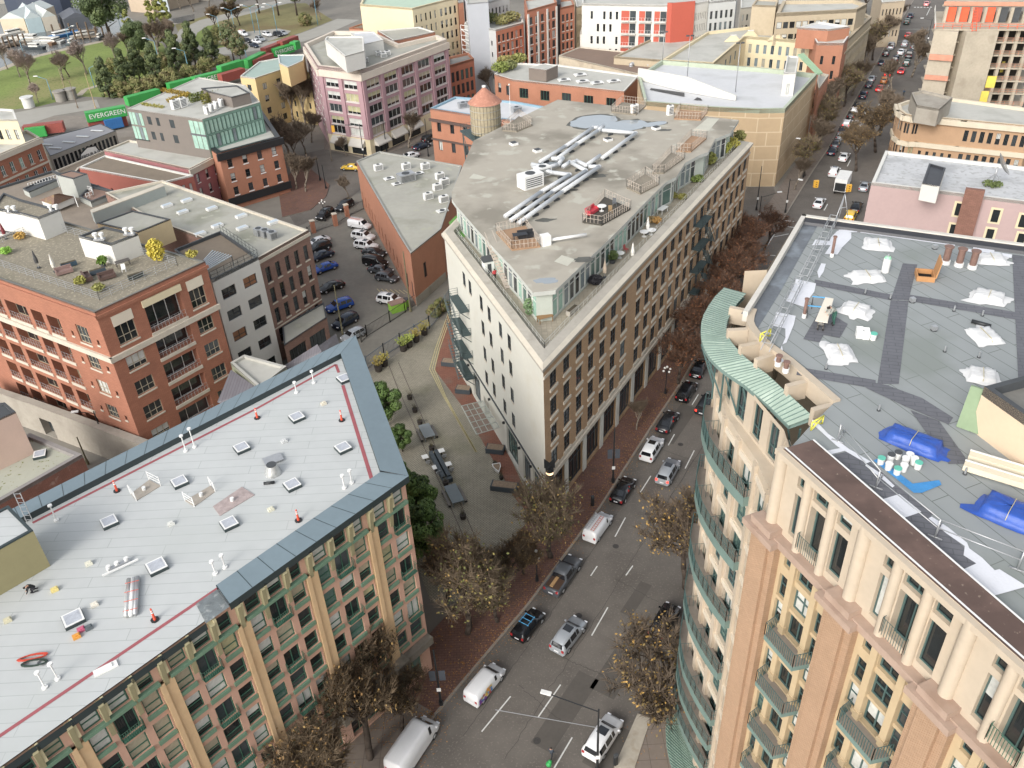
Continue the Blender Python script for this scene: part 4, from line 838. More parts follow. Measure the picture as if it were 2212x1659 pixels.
# lattice truss along the left side
def truss(label,A,Bp,wd=.5,col=METAL):
    a=A;b_=Bp;L=(b_-a).length;u=(b_-a)/L;s_=u.cross(V((0,0,1))).normalized()*wd; r=thing('scaffold_truss',label,'scaffold',a); b=MB('truss')
    n=max(3,int(L/1.0))
    for o in (V((0,0,0)),s_): 
        for z in (.0,.55): b.bar(a+o+V((0,0,z)),b_+o+V((0,0,z)),.028,col,5)
        for i in range(n): b.bar(a.lerp(b_,i/n)+o,a.lerp(b_,(i+1)/n)+o+V((0,0,.55)),.02,col,4); b.bar(a.lerp(b_,i/n)+o,a.lerp(b_,i/n)+o+V((0,0,.55)),.02,col,4)
    for i in range(n+1): b.bar(a.lerp(b_,i/n)+V((0,0,.55)),a.lerp(b_,i/n)+s_+V((0,0,.55)),.02,col,4)
    link('truss',b.mesh(a),r)
truss('lattice scaffold truss from the back corner down the left roof side',PT(3,1,590,265,RZ+.3),PT(3,1,330,790,RZ+.2))
truss('lattice scaffold truss beside the curved parapet',PT(3,1,300,800,RZ+.2),PT(3,1,10,1380,RZ+.2))
r=thing('davit_frame','white tripod frame rising above the back parapet','scaffold',PT(3,1,600,270,RZ)); b=MB('tube'); o=r.location
for q_ in ((0,0,0),(.9,.2,0),(-.7,-.9,0)): b.bar(q_,(.15,0,2.3),.03,METAL,5)
b.bar((.0,0,1.2),(.5,.1,1.2),.03,METAL,5); link('tube',b.mesh(),r)
YP=mat('yellow_tube',S('d6cf3c'),.5,.05)
for k,(tl,x,y,l) in enumerate((((2,1),2140,1290,'yellow folding barrier behind the curved parapet'),((3,2),370,400,'yellow folding barrier by the copper canopy end'))):
    p=PT(*tl,x,y,RZ+.2); r=thing('yellow_barrier',l,'barrier',p,.6); b=MB('tube')
    for a_,c_ in (((0,0,0),(.9,0,.5)),((0,0,.5),(.9,0,0)),((0,0,0),(0,0,.5)),((.9,0,0),(.9,0,.5)),((0,0,.5),(.9,0,.5))): b.bar(a_,c_,.045,YP,5)
    link('tube',b.mesh(),r)
# leaning green hatch door, gutters, small vents
p=PT(3,2,1640,380,RZ); r=thing('green_metal_door','tall green metal door leaning on the beige penthouse wall','door',p,-.75); b=MB('panel'); b.obox((-.1,0,.05),(1.35,0,0),(0,.12,0),(0,.55,2.2),mat('army_green_paint',S('7f9472'),.6,.1)); link('panel',b.mesh(),r); b=MB('warning_label'); b.obox((.7,.2,1.3),(.3,0,0),(0,-.03,0),(0,.03,.12),mat('red_label',S('c4563a'),.6,0)); link('warning_label',b.mesh(),r); 
for k,(x,y,l) in enumerate(((2000,760,'white gutter length nearest the penthouse wall'),(1960,850,'second white gutter length with an open end'))):
    p=PT(3,2,x+80,y,RZ); r=thing('gutter_length',l,'gutter',p,-.62); b=MB('trough'); b.box((0,0,.1),(3.6,.4,.3),mat('ivory_gutter',S('d8cdb4'),.6,.05),0); link('trough',b.mesh(),r); b=MB('lip'); b.box((0,.26,.38),(3.62,.08,.05),WHITE); link('lip',b.mesh(),r)
for k,(tl,x,y,l) in enumerate((((3,1),1440,490,'square vent near the back parapet of the roof works'),((3,1),1245,950,'square vent on the crossing of the walkway strips'),((3,1),1432,1195,'square vent in the middle of the grey roof'),((3,1),1055,925,'slim vent stub left of the crossing'),((3,1),1605,1030,'slim vent stub right of the crossing'),((3,1),1850,1070,'slim vent stub above the black roll'),((3,1),1525,1380,'slim vent stub in the lower middle'),((3,1),1820,1430,'slim vent stub left of the lowest tarp'),((3,2),955,230,'slim vent stub near the wet patch'),((3,2),1700,780,'slim vent stub below the second strip'),((3,1),500,1530,'slim vent stub by the lower dark strip'),((3,1),838,880,'slim vent stub above the white tarps on the left'))):
    p=PT(*tl,x,y,RZ); r=thing('roof_vent',l,'roof vent',p,.2,'vents on the grey roof'); b=MB('stack'); 
    if k<3: b.box((0,0,0),(.28,.28,.3),METAL); 
    else: b.cyl((0,0,0),.05,.38,METAL,8)
    link('stack',b.mesh(),r); b=MB('flashing'); b.cyl((0,0,0),.2 if k<3 else .1,.05,DGREY,8); link('flashing',b.mesh(),r)
b=MB('roll'); a_=PT(3,1,1760,1115,RZ+.12);c_=PT(3,1,1925,1160,RZ+.12); b.bar(a_,c_,.13,BLACKM,10); single('membrane_roll',b,'black membrane roll lying behind a white tarp','roll')
# street level awning
m_=MB('awning_roof'); aw=[PT(2,3,*a,4.6) for a in ((1500,800),(1440,900),(1385,1000),(1345,1150),(1328,1300),(1335,1450),(1365,1600),(1400,1700))]; ai=curve_off(.1,2,7)
r=thing('street_awning','curved ribbed green awning over the pavement at the corner','awning',aw[0])
for i in range(7):
    a,b_=aw[i],aw[i+1]; c=ai[min(len(ai)-1,i*2)]+V((0,0,5.4));d=ai[min(len(ai)-1,i*2+2)]+V((0,0,5.4)); m_.face([a,b_,d,c],mat('awning_green',S('4f6f66'),.5,.08)); m_.face([a-V((0,0,.3)),b_-V((0,0,.3)),b_,a],COPG2)
    n=max(2,int((b_-a).length/.3))
    for k in range(n): m_.bar(a.lerp(b_,k/n)+V((0,0,.03)),c.lerp(d,k/n)+V((0,0,.03)),.04,COPG,4)
link('awning_roof',m_.mesh(aw[0]),r)
# ================= other buildings =================
def ZT(bp,zb,tp):
    d=ray(*bp); r=(H-zb)/(-d.z/hypot(d.x,d.y)); e=ray(*tp); return H-r*(-e.z/hypot(e.x,e.y))
def pts_(L,z): return [XY(P(*q[:2],z)) if len(q)==2 else (q[1],q[2]) for q in L]
def block(name,label,L,z,wall,spec={},roof=None,par=None,ph=.5,pw=.35,zb=0,cat='building',frame=None,bands=(),piers=(),depth=.25,cap=96,done=True,group=None):
    """L: roof outline in photo pixels at height z (or ('w',x,y)); spec {edge: dict}"""
    p=pts_(L,z); n=len(p); ar=sum(p[i][0]*p[(i+1)%n][1]-p[(i+1)%n][0]*p[i][1] for i in range(n)); rev=ar<0
    bd=Bd(name,label,cat,(p[0][0],p[0][1],zb),group); Ws={}
    for i in range(n):
        a,b=p[i],p[(i+1)%n]
        if rev:a,b=b,a
        s=spec.get(i,{}); l=dist(a,b); wins=list(s.get('wins',[]))
        if 'n' in s: 
            nb=s['n'] if s['n']>=1 else max(1,round(l/ (1/s['n'])))
            wins+=grid(l,nb,s['rows'],s['h'],s.get('f',.5),s.get('m0',.3),s.get('m1',.3),{k:s[k] for k in('st','gl','fr','sill','depth') if k in s},s.get('skip'))
        if rev and s.get('mir'): wins=[(l-w[1],l-w[0])+tuple(w[2:]) for w in wins]
        Ws[i]=(bd.fac(a,b,zb,z+(ph if par else 0),wins,s.get('m',wall),depth,frame,s.get('gl','ddmw'),s.get('sill')),l,rev)
    if bands:
        for e,z0,z1,pr,mt in bands: m=MB(); wb(m,-pr,Ws[e][1]+pr,z0,z1,pr,mt,Ws[e][0]); bd.part('band',m)
    if piers:
        m=MB('pier')
        for e,nn,w_,z0,z1,pr,mt in piers:
            W,l,_=Ws[e]
            for k in range(nn+1):
                c=min(max(.3+(l-.6)*k/nn,w_/2),l-w_/2); wb(m,c-w_/2,c+w_/2,z0,z1,pr,mt,W)
        bd.part('pier',m)
    if par: flatroof(bd,p,z,roof,par,ph,pw)
    elif roof:
        m=MB('roof'); m.prism(p,z-.02,z+.12,roof); bd.part('roof',m)
    bd.Ws=Ws; bd.p=p; bd.z=z
    if done: bd.done(cap)
    return bd
REDB=mat('orange_red_brick',S('a76e54'),.85,.08,.4,pat='brick',pv=(.5,.16,.014),c2=S('8d5540'),stain=(.25,.3,S('865948')))
BRB=mat('brown_brick',S('8f6f62'),.85,.12,.5,pat='brick',pv=(.5,.16,.014)); OBR=mat('orange_brick',S('ab7459'),.85,.1,.4,stain=(.3,.3,S('9d6448')))
GRAV=mat('roof_gravel',S('867e6d'),.95,.15,.3,fine=(3,S('a09883'),.55),stain=(.3,.5,S('6f6a58'))); GRN_R=mat('moss_grey_roof',S('a3a196'),.85,.1,.15,stain=(.12,.7,S('7f806d'),.52),fine=(.5,S('a7a695'),.62))
BRR=mat('brown_roof',S('7d7060'),.9,.12,.3,stain=(.2,.5,S('6a5f52'))); LGR=mat('light_grey_roof',S('b3b2aa'),.85,.08,.15,stain=(.2,.6,S('9b9a91'),.5)); WHR=mat('white_roof',S('c3c4c6'),.8,.07,.12,stain=(.12,.6,S('a9aaa9'),.52))
GREYW=mat('grey_render',S('a5a8a2'),.8,.06); CREAM=mat('cream_render',S('d6c8a4'),.8,.06,.2,stain=(.2,.3,S('c4b590'))); YELW=mat('yellow_render_wall',S('ceb681'),.8,.06,.2)
PINKB=mat('mauve_brick',S('a8868c'),.85,.06,.2); PINKW=mat('pink_painted_brick',S('b39a97'),.85,.06,.3); BEIG=mat('beige_precast_panel',S('b79e7b'),.85,.06,.2,pat='brick',pv=(5.2,2.9,.12),c2=S('c9b594')); REDP=mat('red_paint_panel',S('b5533f'),.75,.06,.2)
DKGL=mat('grey_metal_cladding',S('5f5f63'),.6,.1); TAUPE=mat('taupe_render',S('776f68'),.8,.06); WHT=mat('white_render',S('cfcdc6'),.8,.05,.3)
# --- red brick apartments ---
A_=P(205,677,23);L_=P(0,605,23);B_=P(443.75,567,23); e_=(L_-A_)*1.7
W_=lambda v:('w',v.x,v.y)
rows=[17.6,13.8,10.1,6.3]
def rb_wins():
    w=[]
    for k,z in enumerate(rows+[2.6]):
        z=z+.1; w+= [(1.6,4.2,z,z+(2.6 if k==0 else 2.0),{'st':'24','sill':STONE,'fr':FR_S}),(12.1,14.4,z,z+(2.6 if k==0 else 2.0),{'st':'24','sill':STONE,'fr':FR_S})]
        w.append((5.9,11.0,z-.4,z+(3.4 if k==0 else 2.3),{'st':'2','depth':1.3,'gl':'dddm','fr':WHITE}))
    return w
Wl=(e_).length; lw=[]
for k,z in enumerate(rows+[2.6]):
    z+=.1
    lw+= [(1.3,1.75,z+.5,z+1.2,{'st':'0','sill':STONE}),(3.0,5.2,z,z+(2.5 if k==0 else 2.0),{'st':'24','sill':STONE,'fr':FR_S}),(6.2,6.6,z+.5,z+1.2,{'st':'0','sill':STONE})]
    x=8.4
    for i in range(6):
        wd=(2.6,2.3,4.6)[i%3]; lw.append((x,x+wd,z-.3,z+2.3,{'st':'2','depth':1.2,'gl':'dddmb','fr':FR_S})); x+=wd+.9
lw=[w for w in lw if w[1]<Wl-.3]
rd=block('brick_apartments','orange red brick apartment block with gravel roof terraces and loggias',[(205,677),(443.75,567),W_(B_+e_),W_(A_+e_)],23,REDB,{0:{'wins':rb_wins()},3:{'wins':[(Wl-w[1],Wl-w[0])+w[2:] for w in lw]}},GRAV,mat('dark_metal_edge',S('6d6c66'),.6,.1),.18,.3,done=False,bands=((0,16.2,16.9,.3,STONE),(3,16.2,16.9,.3,STONE),(0,22.2,22.6,.2,REDB),(3,22.2,22.6,.2,REDB)))
W0,l0,_=rd.Ws[0];W3_,l3,_=rd.Ws[3]
m=MB('loggia_rail'); 
for z in rows+[2.6]:
    for (a,b) in ((5.9,11.0),): rail(m,[W0(a,z-.3,.05),W0(b,z-.3,.05)],1.0,METAL,.5,2,.025); wb(m,a-.1,b+.1,z-.75,z-.3,.12,STONE,W0)
    for w in lw:
        if w[4].get('depth')==1.2 and abs(w[2]-(z-.2))<.1: rail(m,[W3_(l3-w[1],z-.25,.05),W3_(l3-w[0],z-.25,.05)],1.0,METAL,.6,2,.025); wb(m,l3-w[1]-.1,l3-w[0]+.1,z-.65,z-.22,.1,STONE,W3_)
rd.part('loggia_rail',m)
m=MB('window_panel'); 
for a,b in ((1.6,4.2),(12.1,14.4)): wb(m,a-.05,b+.05,20.35,21.7,.06,mat('pale_panel',S('d8cdb8'),.8,.05),W0)
wb(m,5.7,11.2,21.0,21.9,.2,CREAM,W0); rd.part('window_panel',m)
m=MB('deck_railing'); ri=inset(rd.p,2.3); rail(m,[V((*p,23.02)) for p in ri],1.15,METAL,1.6,4,.03,True); rd.part('deck_railing',m)
rd.done(96)
def sub(label,L,z,zb,wall,roof,par=DGREY,ph=.25,name='stair_penthouse',cat='penthouse',spec={},group=None): return block(name,label,L,z,wall,spec,roof,par,ph,.3,zb,cat,group=group)
sub('white walled penthouse with mossy roof in the middle of the gravel terrace',[t(0,1,680,395),t(0,1,905,310),t(0,1,1195,375),t(0,1,960,465)],25.7,23,WHT,GRAV)
zA=lambda x,y:(x*.14583,288+y*.14583)
sub('long white walled penthouse with gravel roof at the left edge of the picture',[zA(-120,1130),zA(60,900),zA(320,1000),zA(890,1150),zA(570,1280),zA(310,1210)],26,23,WHT,GRAV)
def fan2(label,x,y,z,s=.5):
    p=P(x,y,z); r=thing('chimney_cowl',label,'vent cowl',p,0,'white twin vent cowls'); b=MB('cowl')
    for dx in (-.4,.4): b.cyl((dx,0,0),.18,.6,WHITE,10); b.cyl((dx,0,.6),.32,.3,WHITE,10)
    link('cowl',b.mesh(),r); b=MB('curb'); b.box((0,0,-.05),(1.4,.6,.2),METAL); link('curb',b.mesh(),r)
for x,y,l in ((860,410,'pair of white cowls on the front edge of the middle penthouse'),(1120,365,'pair of white cowls on the right corner of the middle penthouse'),(470,165,'pair of white cowls at the end of the long penthouse'),(105,175,'pair of white cowls at the left end of the long penthouse')): fan2(l,*t(0,1,x,y),26)
# terrace things
def bush(name,label,x,y,z,r_,h,c,n=420,ls=.16,pot=None,seed=1,group=None,cat='shrub'):
    rd_=random.Random(seed); p=P(x,y,z); r=thing(name,label,cat,p,0,group); b=MB('foliage'); m=mat('leaf_'+c,S(c),.7,.3,2.5)
    base=0
    if pot: q=MB('pot'); q.cyl((0,0,0),r_*.5,.45,pot,12,r_*.6); link('pot',q.mesh(),r); base=.45
    for i in range(n):
        a=rd_.uniform(0,2*pi);v=rd_.uniform(-1,1);k=rd_.random()**.4; s_=(1-v*v)**.5; c_=V((cos(a)*s_*r_*k,sin(a)*s_*r_*k,base+h/2+v*h/2*k)); u=V((rd_.gauss(0,1),rd_.gauss(0,1),rd_.gauss(0,1))).normalized(); w_=u.orthogonal().normalized(); b.face([c_-u*ls-w_*ls*.4,c_+w_*ls*.0-w_*ls*.7,c_+u*ls,c_+w_*ls*.7],m)
    link('foliage',b.mesh(),r); return r
bush('bamboo_clump','bright yellow bamboo clump by the corner of the brick terrace railing',*t(0,1,1370,590),23.1,1.1,3.0,'c2b02e',700,.2,seed=3)
bush('palm_tree','small palm in a pot beside the white penthouse',*t(0,1,895,640),23.1,.55,.8,'6d8a34',120,.35,DGREY,4); 
for k,(x,y,c,l) in enumerate(((1660,560,'a59a3a','low yellow green hedge tuft at the brick terrace corner'),(700,790,'93903a','long pale green planting at the front railing'),(860,850,'8a8a45','green planting at the front corner of the railing'),(60,530,'86b53a','lime green potted plant at the left terrace'),(330,330,'a08d3c','yellowish bamboo against the long penthouse'),(180,400,'b08b3a','orange brown grass at the left terrace'))): bush('planter_shrub',l,*t(0,1,x,y),23.1,.8,.9,c,260,.15,seed=10+k)
def umb(label,x,y,z,c,open_=False,h=2.4):
    p=P(x,y,z); r=thing('parasol',label,'parasol',p,0); m_=mat('canvas_'+c,S(c),.8,.05); b=MB('pole'); b.cyl((0,0,0),.04,h,METAL,6); b.cyl((0,0,0),.25,.1,DGREY,8); link('pole',b.mesh(),r); b=MB('canopy')
    if open_: b.cyl((0,0,h-.5),1.3,.5,m_,10,.08)
    else: b.cyl((0,0,h-1.7),.22,.5,m_,8,.26); b.cyl((0,0,h-1.2),.26,1.25,m_,8,.04)
    link('canopy',b.mesh(),r)
umb('closed dark grey parasol on the brick terrace',*t(0,1,335,655),23.1,'4a4a4a'); umb('closed cream parasol next to the dark grey one',*t(0,1,480,690),23.1,'d6d2c6')
umb('closed dark red parasol at the left picture edge',*zA(90,1560),23.1,'7a3136')
def furn(kind,label,x,y,z,rz=.5,c='6a5a50'):
    p=P(x,y,z); m_=mat('furn_'+c,S(c),.7,.1); r=thing(kind,label,kind.replace('_',' '),p,rz)
    if kind=='garden_table':
        b=MB('tabletop'); b.box((0,0,.7),(1.8,.9,.06),m_); link('tabletop',b.mesh(),r)
        for dx in (-.8,.8):
            for dy in (-.35,.35): b=MB('leg'); b.box((dx,dy,0),(.07,.07,.7),m_); link('leg',b.mesh(),r)
    elif kind=='round_table': b=MB('tabletop'); b.cyl((0,0,.7),.6,.05,m_,16); link('tabletop',b.mesh(),r); b=MB('stem'); b.cyl((0,0,0),.06,.7,m_,6); b.cyl((0,0,0),.3,.05,m_,8); link('stem',b.mesh(),r)
    elif kind=='sofa': 
        b=MB('seat'); b.box((0,0,.05),(2.0,.85,.4),m_); link('seat',b.mesh(),r); b=MB('backrest'); b.box((0,.36,.45),(2.0,.2,.4),m_); link('backrest',b.mesh(),r)
        for s_ in (-1,1): b=MB('armrest'); b.box((s_*.92,0,.45),(.16,.85,.18),m_); link('armrest',b.mesh(),r)
    elif kind=='chair':
        b=MB('seat'); b.box((0,0,.42),(.5,.5,.06),m_); link('seat',b.mesh(),r); b=MB('backrest'); b.obox((-.25,.22,.48),(.5,0,0),(0,.05,0),(0,.08,.5),m_); link('backrest',b.mesh(),r)
        for dx in (-.22,.22):
            for dy in (-.22,.22): b=MB('leg'); b.box((dx,dy,0),(.04,.04,.42),m_); link('leg',b.mesh(),r)
    elif kind=='planter_box':
        b=MB('box'); b.box((0,0,0),(1.9,.55,.55),m_); link('box',b.mesh(),r); b=MB('soil'); b.box((0,0,.55),(1.75,.42,.03),mat('soil',S('4d4535'),.95,.2)); link('soil',b.mesh(),r)
    return r
for a in (('garden_table','dark table behind the white folding chair on the brick terrace',*t(0,1,1070,640),23.1,.6,'55504c'),('chair','white folding chair at the railing of the brick terrace',*t(0,1,1075,690),23.1,.3,'e0e0dc'),('sofa','brown wicker sofa near the front railing corner',*t(0,1,930,745),23.1,.6,'5c4740'),('sofa','brown wicker corner seat left of the sofa',*t(0,1,760,750),23.1,2.2,'5c4740'),('planter_box','blue grey planter box in the middle of the brick terrace',*t(0,1,850,700),23.1,.6,'46525c'),('planter_box','row of dark blue boxes behind the cream parasol',*t(0,1,600,640),23.1,.6,'39505f'),('planter_box','dark planter row along the right railing',*t(0,1,1180,740),23.1,.6,'3a3f3a'),('sofa','pinkish sofa beside the dark parasol',*t(0,1,560,700),23.1,.6,'8a7069'),
 ('sofa','red sofa in the fenced deck of the flatiron roof',*t(2,1,690,180),25.65,.9,'c23443'),('round_table','white round table in the deck with the red sofa',*t(2,1,775,165),25.65,0,'d8d8d5'),('chair','grey round chair in the deck with the red sofa',*t(2,1,885,120),25.65,0,'5f6265'),('chair','tan chair in the deck with the red sofa',*t(2,1,850,185),25.65,0,'8b7350'),
 ('sofa','black sofa on the timber roof deck by the roof stair',*t(2,1,120,390),25.65,.2,'2d2f33'),('garden_table','black fire table on the timber roof deck',*t(2,1,70,410),25.65,.2,'30343a'),
 ('round_table','white round table on the flatiron terrace by the green bush',*t(2,1,930,570),21.35,0,'dcdcd8'),('garden_table','folding wooden table at the pointed end of the terrace',*t(2,1,285,1120),21.35,.4,'8b6a42'),('chair','white chair behind the folding wooden table',*t(2,1,315,1060),21.35,1,'cfccc2'),('planter_box','long planter with dry plants near the pointed end',*t(2,1,520,1040),21.35,.95,'a39d92'),
 ('round_table','white covered table on the terrace, nearer of two',*t(2,1,1140,385),21.35,0,'e6e6e4'),('round_table','white covered table on the terrace, farther of two',*t(2,1,1205,370),21.35,0,'e6e6e4'),('garden_table','white table further along the flatiron terrace',*t(2,1,1300,180),21.35,.9,'d9d9d5'),('chair','red lounge chair beside the closed white parasol',*t(2,1,985,520),21.35,.9,'a04a45')): furn(*a)
umb('closed white parasol halfway along the flatiron terrace',*t(2,1,1040,590),21.35,'dcdad2'); umb('closed white parasol between the covered tables',*t(2,1,1170,360),21.35,'e0ded8'); umb('closed cream parasol wrapped beside the black grill cover',*t(2,1,800,740),21.35,'cbb8a2')
bush('terrace_shrub','round green bush in a pot on the flatiron terrace',*t(2,1,865,610),21.35,.75,1.2,'4e5f2c',420,.14,DGREY,21); bush('terrace_shrub','cactus like green plant at the glass corner of the penthouse',*t(2,1,150,1060),21.35,.7,2.2,'6f8a5c',300,.14,None,22)
for k,(i,x,y,c,l) in enumerate(((2,1830,1330,'9a9a35','large yellow green bamboo at the far end of the terrace'),(2,1960,1230,'7d7b3d','olive shrub behind the large bamboo'),(2,1700,1420,'8a8c3e','shrub in front of the large bamboo'),(2,1590,1560,'6a7a35','low green planting left of the far terrace'),(2,1900,1290,'a8a040','pale bamboo beside the large one'))): bush('terrace_shrub',l,*t(i,0,x,y),21.35,1.2,2.0 if k!=3 else .8,c,420,.2,seed=40+k)
for k,(x,y,l) in enumerate(((1390,50,'ornamental grass left of the white screen'),(1470,60,'ornamental grass right of the white screen'),(1190,260,'tan ornamental grass bed on the terrace'),(1250,265,'orange ornamental grass bed on the terrace'))): bush('terrace_shrub',l,*t(2,1,x,y),21.35,.7,.8,('7d7a35','84803a','9c8356','b08642')[k],260,.16,seed=50+k)
bush('covered_grill','black covered grill against the penthouse glass','x' and t(2,1,720,790)[0],t(2,1,720,790)[1],21.35,.9,1.0,'2b2a2e',500,.2,seed=60,cat='grill')
ag=MB('turf'); ag.face([P(*t(1,1,x,y),21.33) for x,y in ((1665,265),(1730,200),(1780,300),(1830,370),(1790,395),(1700,330))][::-1],mat('artificial_turf',S('5f9440'),.9,.1)); single('artificial_turf',ag,'bright green artificial turf strip on the flatiron terrace corner','turf')
p=P(*t(1,1,2010,690),21.3); r=thing('garden_shed','small white playhouse shed on the flatiron terrace','shed',p,.3); b=MB('wall'); b.box((0,0,0),(1.3,1.1,1.7),WHITE); link('wall',b.mesh(),r); b=MB('roof'); b.hexa([V((-.8,-.7,1.7)),V((.8,-.7,1.7)),V((.8,.7,1.7)),V((-.8,.7,1.7))],[V((-.8,-.03,2.3)),V((.8,-.03,2.3)),V((.8,.03,2.3)),V((-.8,.03,2.3))],DGREY); link('roof',b.mesh(),r); b=MB('door'); b.obox((-.25,-.57,.05),(.5,0,0),(0,.02,0),(0,0,1.3),DGREY); link('door',b.mesh(),r)
b=MB('stair'); a_=P(*t(1,1,2010,400),25.4);c_=P(*t(1,1,2190,830),21.4); s_=(c_-a_).cross(V((0,0,1))).normalized()*.5
for i in range(16): q_=a_.lerp(c_,(i+.5)/16); d_=(c_-a_)/16*.4; b.face([q_-s_-d_,q_+s_-d_,q_+s_+d_,q_-s_+d_],PINKF)
for k in (-1,1): b.bar(a_+s_*k,c_+s_*k,.06,PINKF); b.bar(a_+s_*k+V((0,0,.95)),c_+s_*k+V((0,0,.95)),.04,PINKF)
single('roof_stair',b,'timber stair from the terrace up to the penthouse roof','stair')
# --- white building and brown brick building ---
wbx=block('white_building','narrow white rendered building with dark square windows beside the brick apartments',[(458.75,611),(559,561),(478,505),(378,545)],18.2,WHT,{0:{'n':2,'rows':[15.0,11.6,8.2,4.8,1.2],'h':1.6,'f':.62,'st':'14','gl':'dddmo'}},BRR,DGREY,.5,.25)
sub('cream terrace house with green tinted flat roof behind the white building',[t(0,1,840,275),t(0,1,1150,165),t(0,1,1475,240),t(0,1,1190,355)],20.4,17,mat('pale_yellow_wall',S('cdb98f'),.8,.05),GRN_R,DGREY,.15,'terrace_house','house')
m=MB('slats')
q=[P(*a,20.3) for a in (t(0,1,1760,590),t(0,1,1840,505),t(0,1,2000,550),t(0,1,1790,670))]; r=thing('pergola','white slatted pergola on the terrace of the white building','pergola',(q[0].x,q[0].y,18.2))
for i in range(8): m.bar(q[0].lerp(q[3],i/7),q[1].lerp(q[2],i/7),.1,mat('pergola_slats',S('a9b0b5'),.5,.1),4)
link('slats',m.mesh(r.location),r); m=MB('post')
for p_ in q: m.bar(V((p_.x,p_.y,18.2)),p_,.07,DGREY)
link('post',m.mesh(r.location),r)
m=MB('terrace_railing'); rail(m,[V((*p,18.7)) for p in wbx.p[:3]],1.1,BLACKM,1.2,2,.03,False,panel=GLP); wbx.part('terrace_railing',m)
br=block('brown_brick_building','brown brick building with long pale green roof and tall dark windows',[(558,562),(667,501),(352,393),(228,420),(330,478)],17.3,BRB,{0:{'n':5,'rows':[13.2,9.8,6.4,3.0],'h':2.4,'f':.46,'st':'05','sill':STONE},},GRN_R,STONE,.35,.35,bands=((0,16.7,17.2,.15,STONE),(0,5.6,5.8,.05,STONE)))
an=block('lean_to_roof','flat grey roofed single storey annex in front of the brown brick building',[(610,706),(700,655),(706,688),(614,748)],5.2,BRB,{3:{'n':1,'rows':[.4],'h':3.6,'f':.9,'st':'3'},2:{'n':2,'rows':[.4],'h':3.6,'f':.8,'st':'3'}},GRN_R,DGREY,.2,.2,cat='annex')
for k,(tl,x,y) in enumerate((((0,1),1445,125),((0,1),1580,180),((0,1),1615,80),((0,1),1830,150),((0,1),1880,300),((0,1),2085,215),((0,1),2095,320),((0,1),1730,370),((1,1),150,270),((0,1),1810,440))):
    r=boxthing('skylight','white box skylight '+['at the far left of the long roof','second from the left on the long roof','nearest the grey sloping wall','with another one diagonally below it','in the centre of the long roof','right of centre towards the roof edge','right of the central skylight','in the lower row above the greenhouse','nearest the right end of the long roof','lowest by the black roof edge'][k],'skylight',*t(*tl,x,y),17.32,(1.6,.9,.35),WHITE,.75,lambda b,r:link('pane',(lambda g:(g.box((0,0,.36),(1.3,.65,.05),GL_SK),g.mesh())[1])(MB('pane')),r),'box skylights on the long green grey roof') if 0 else None
GL_SK=mat('skylight_lens',S('b9c4cc'),.3,.1)
for k,(tl,x,y) in enumerate((((0,1),1445,125),((0,1),1580,180),((0,1),1615,80),((0,1),1830,150),((0,1),1880,300),((0,1),2085,215),((0,1),2095,320),((0,1),1730,370),((1,1),150,270),((0,1),1810,440))):
    boxthing('skylight','white box skylight '+['at the far left of the long roof','second from the left on the long roof','nearest the grey sloping wall','right of the one by the grey wall','in the centre of the long roof','right of centre towards the roof edge','right of the central skylight','in the lower row above the greenhouse','nearest the three grey condensers','lowest by the black roof edge'][k],'skylight',*t(*tl,x,y),17.32,(1.7,1.0,.35),WHITE,.75,lambda b,r:link('pane',(lambda g:(g.box((0,0,.36),(1.4,.7,.05),GL_SK),g.mesh())[1])(MB('pane')),r),'box skylights on the long green grey roof')
for k,(x,y) in enumerate(((30,370),(85,382),(145,400))): boxthing('condenser_unit','grey condenser, '+('left','middle','right')[k]+' of three on the brown building roof','condenser',*t(1,1,x,y),17.35,(1.2,1.2,1.1),METAL,.75,acfan((1.2,1.2,1.1)),'three grey condensers')
# greenhouse frame & roof edge bits
m=MB('slab_wall'); sw=block('parapet_wall','pale blue grey firewall along the far edge of the long roof',[t(0,1,780,160),t(0,0,1400,1590),t(0,0,1420,1570+40),t(0,1,800,185)],19.0,mat('bluegrey_wall',S('9fa6a2'),.8,.06),{},STONE,None,zb=17.2,cat='wall')
# --- warehouse ---
wh=block('brick_warehouse','long low orange brick warehouse with mossy grey roof beside the parking lot',[(770,350),(820,329),(998,360),(975,430),(953,497),(887,550),(863,512)],9.6,OBR,{5:{'n':2,'rows':[.8],'h':3,'f':.4,'st':'1'},6:{'n':12,'rows':[1.2],'h':2.6,'f':.35,'st':'1'},4:{'wins':[(3.4,4.4,3.6,6.4,{'st':'0'}),(4.2,6.4,.2,3.9,{'st':'3','depth':.6})][:1]}},GRN_R,mat('grey_flashing',S('9a9a93'),.7,.1),.25,.3,bands=((4,0,1.6,.06,CONC),))
for k,(tl,x,y,l) in enumerate((((1,0),1060,1470,'at the far end of the warehouse roof'),((1,0),1300,1460,'behind the grey duct box of the warehouse'),((1,0),1465,1460,'right of the duct box at the far parapet'),((1,0),1590,1545,'upper of three stacked by the flatiron wall'),((1,0),1630,1595,'middle of three stacked by the flatiron wall'),((1,0),1570,1640,'lower of three stacked by the flatiron wall'),((1,1),1490,60,'left of two at the middle of the warehouse roof'),((1,1),1625,85,'right of two at the middle of the warehouse roof'))): boxthing('condenser_unit','white condenser '+l,'condenser',*t(*tl,x,y),9.65,(1.7,.9,1.2),WHITE,.5,acfan((1.7,.9,1.2)),'white condensers on the warehouse roof')
boxthing('duct_box','large grey metal duct box in the middle of the warehouse roof','duct box',*t(1,0,1300,1560),9.65,(3.2,2.2,1.5),METAL,.5,acfan((3.2,2.2,1.5)))
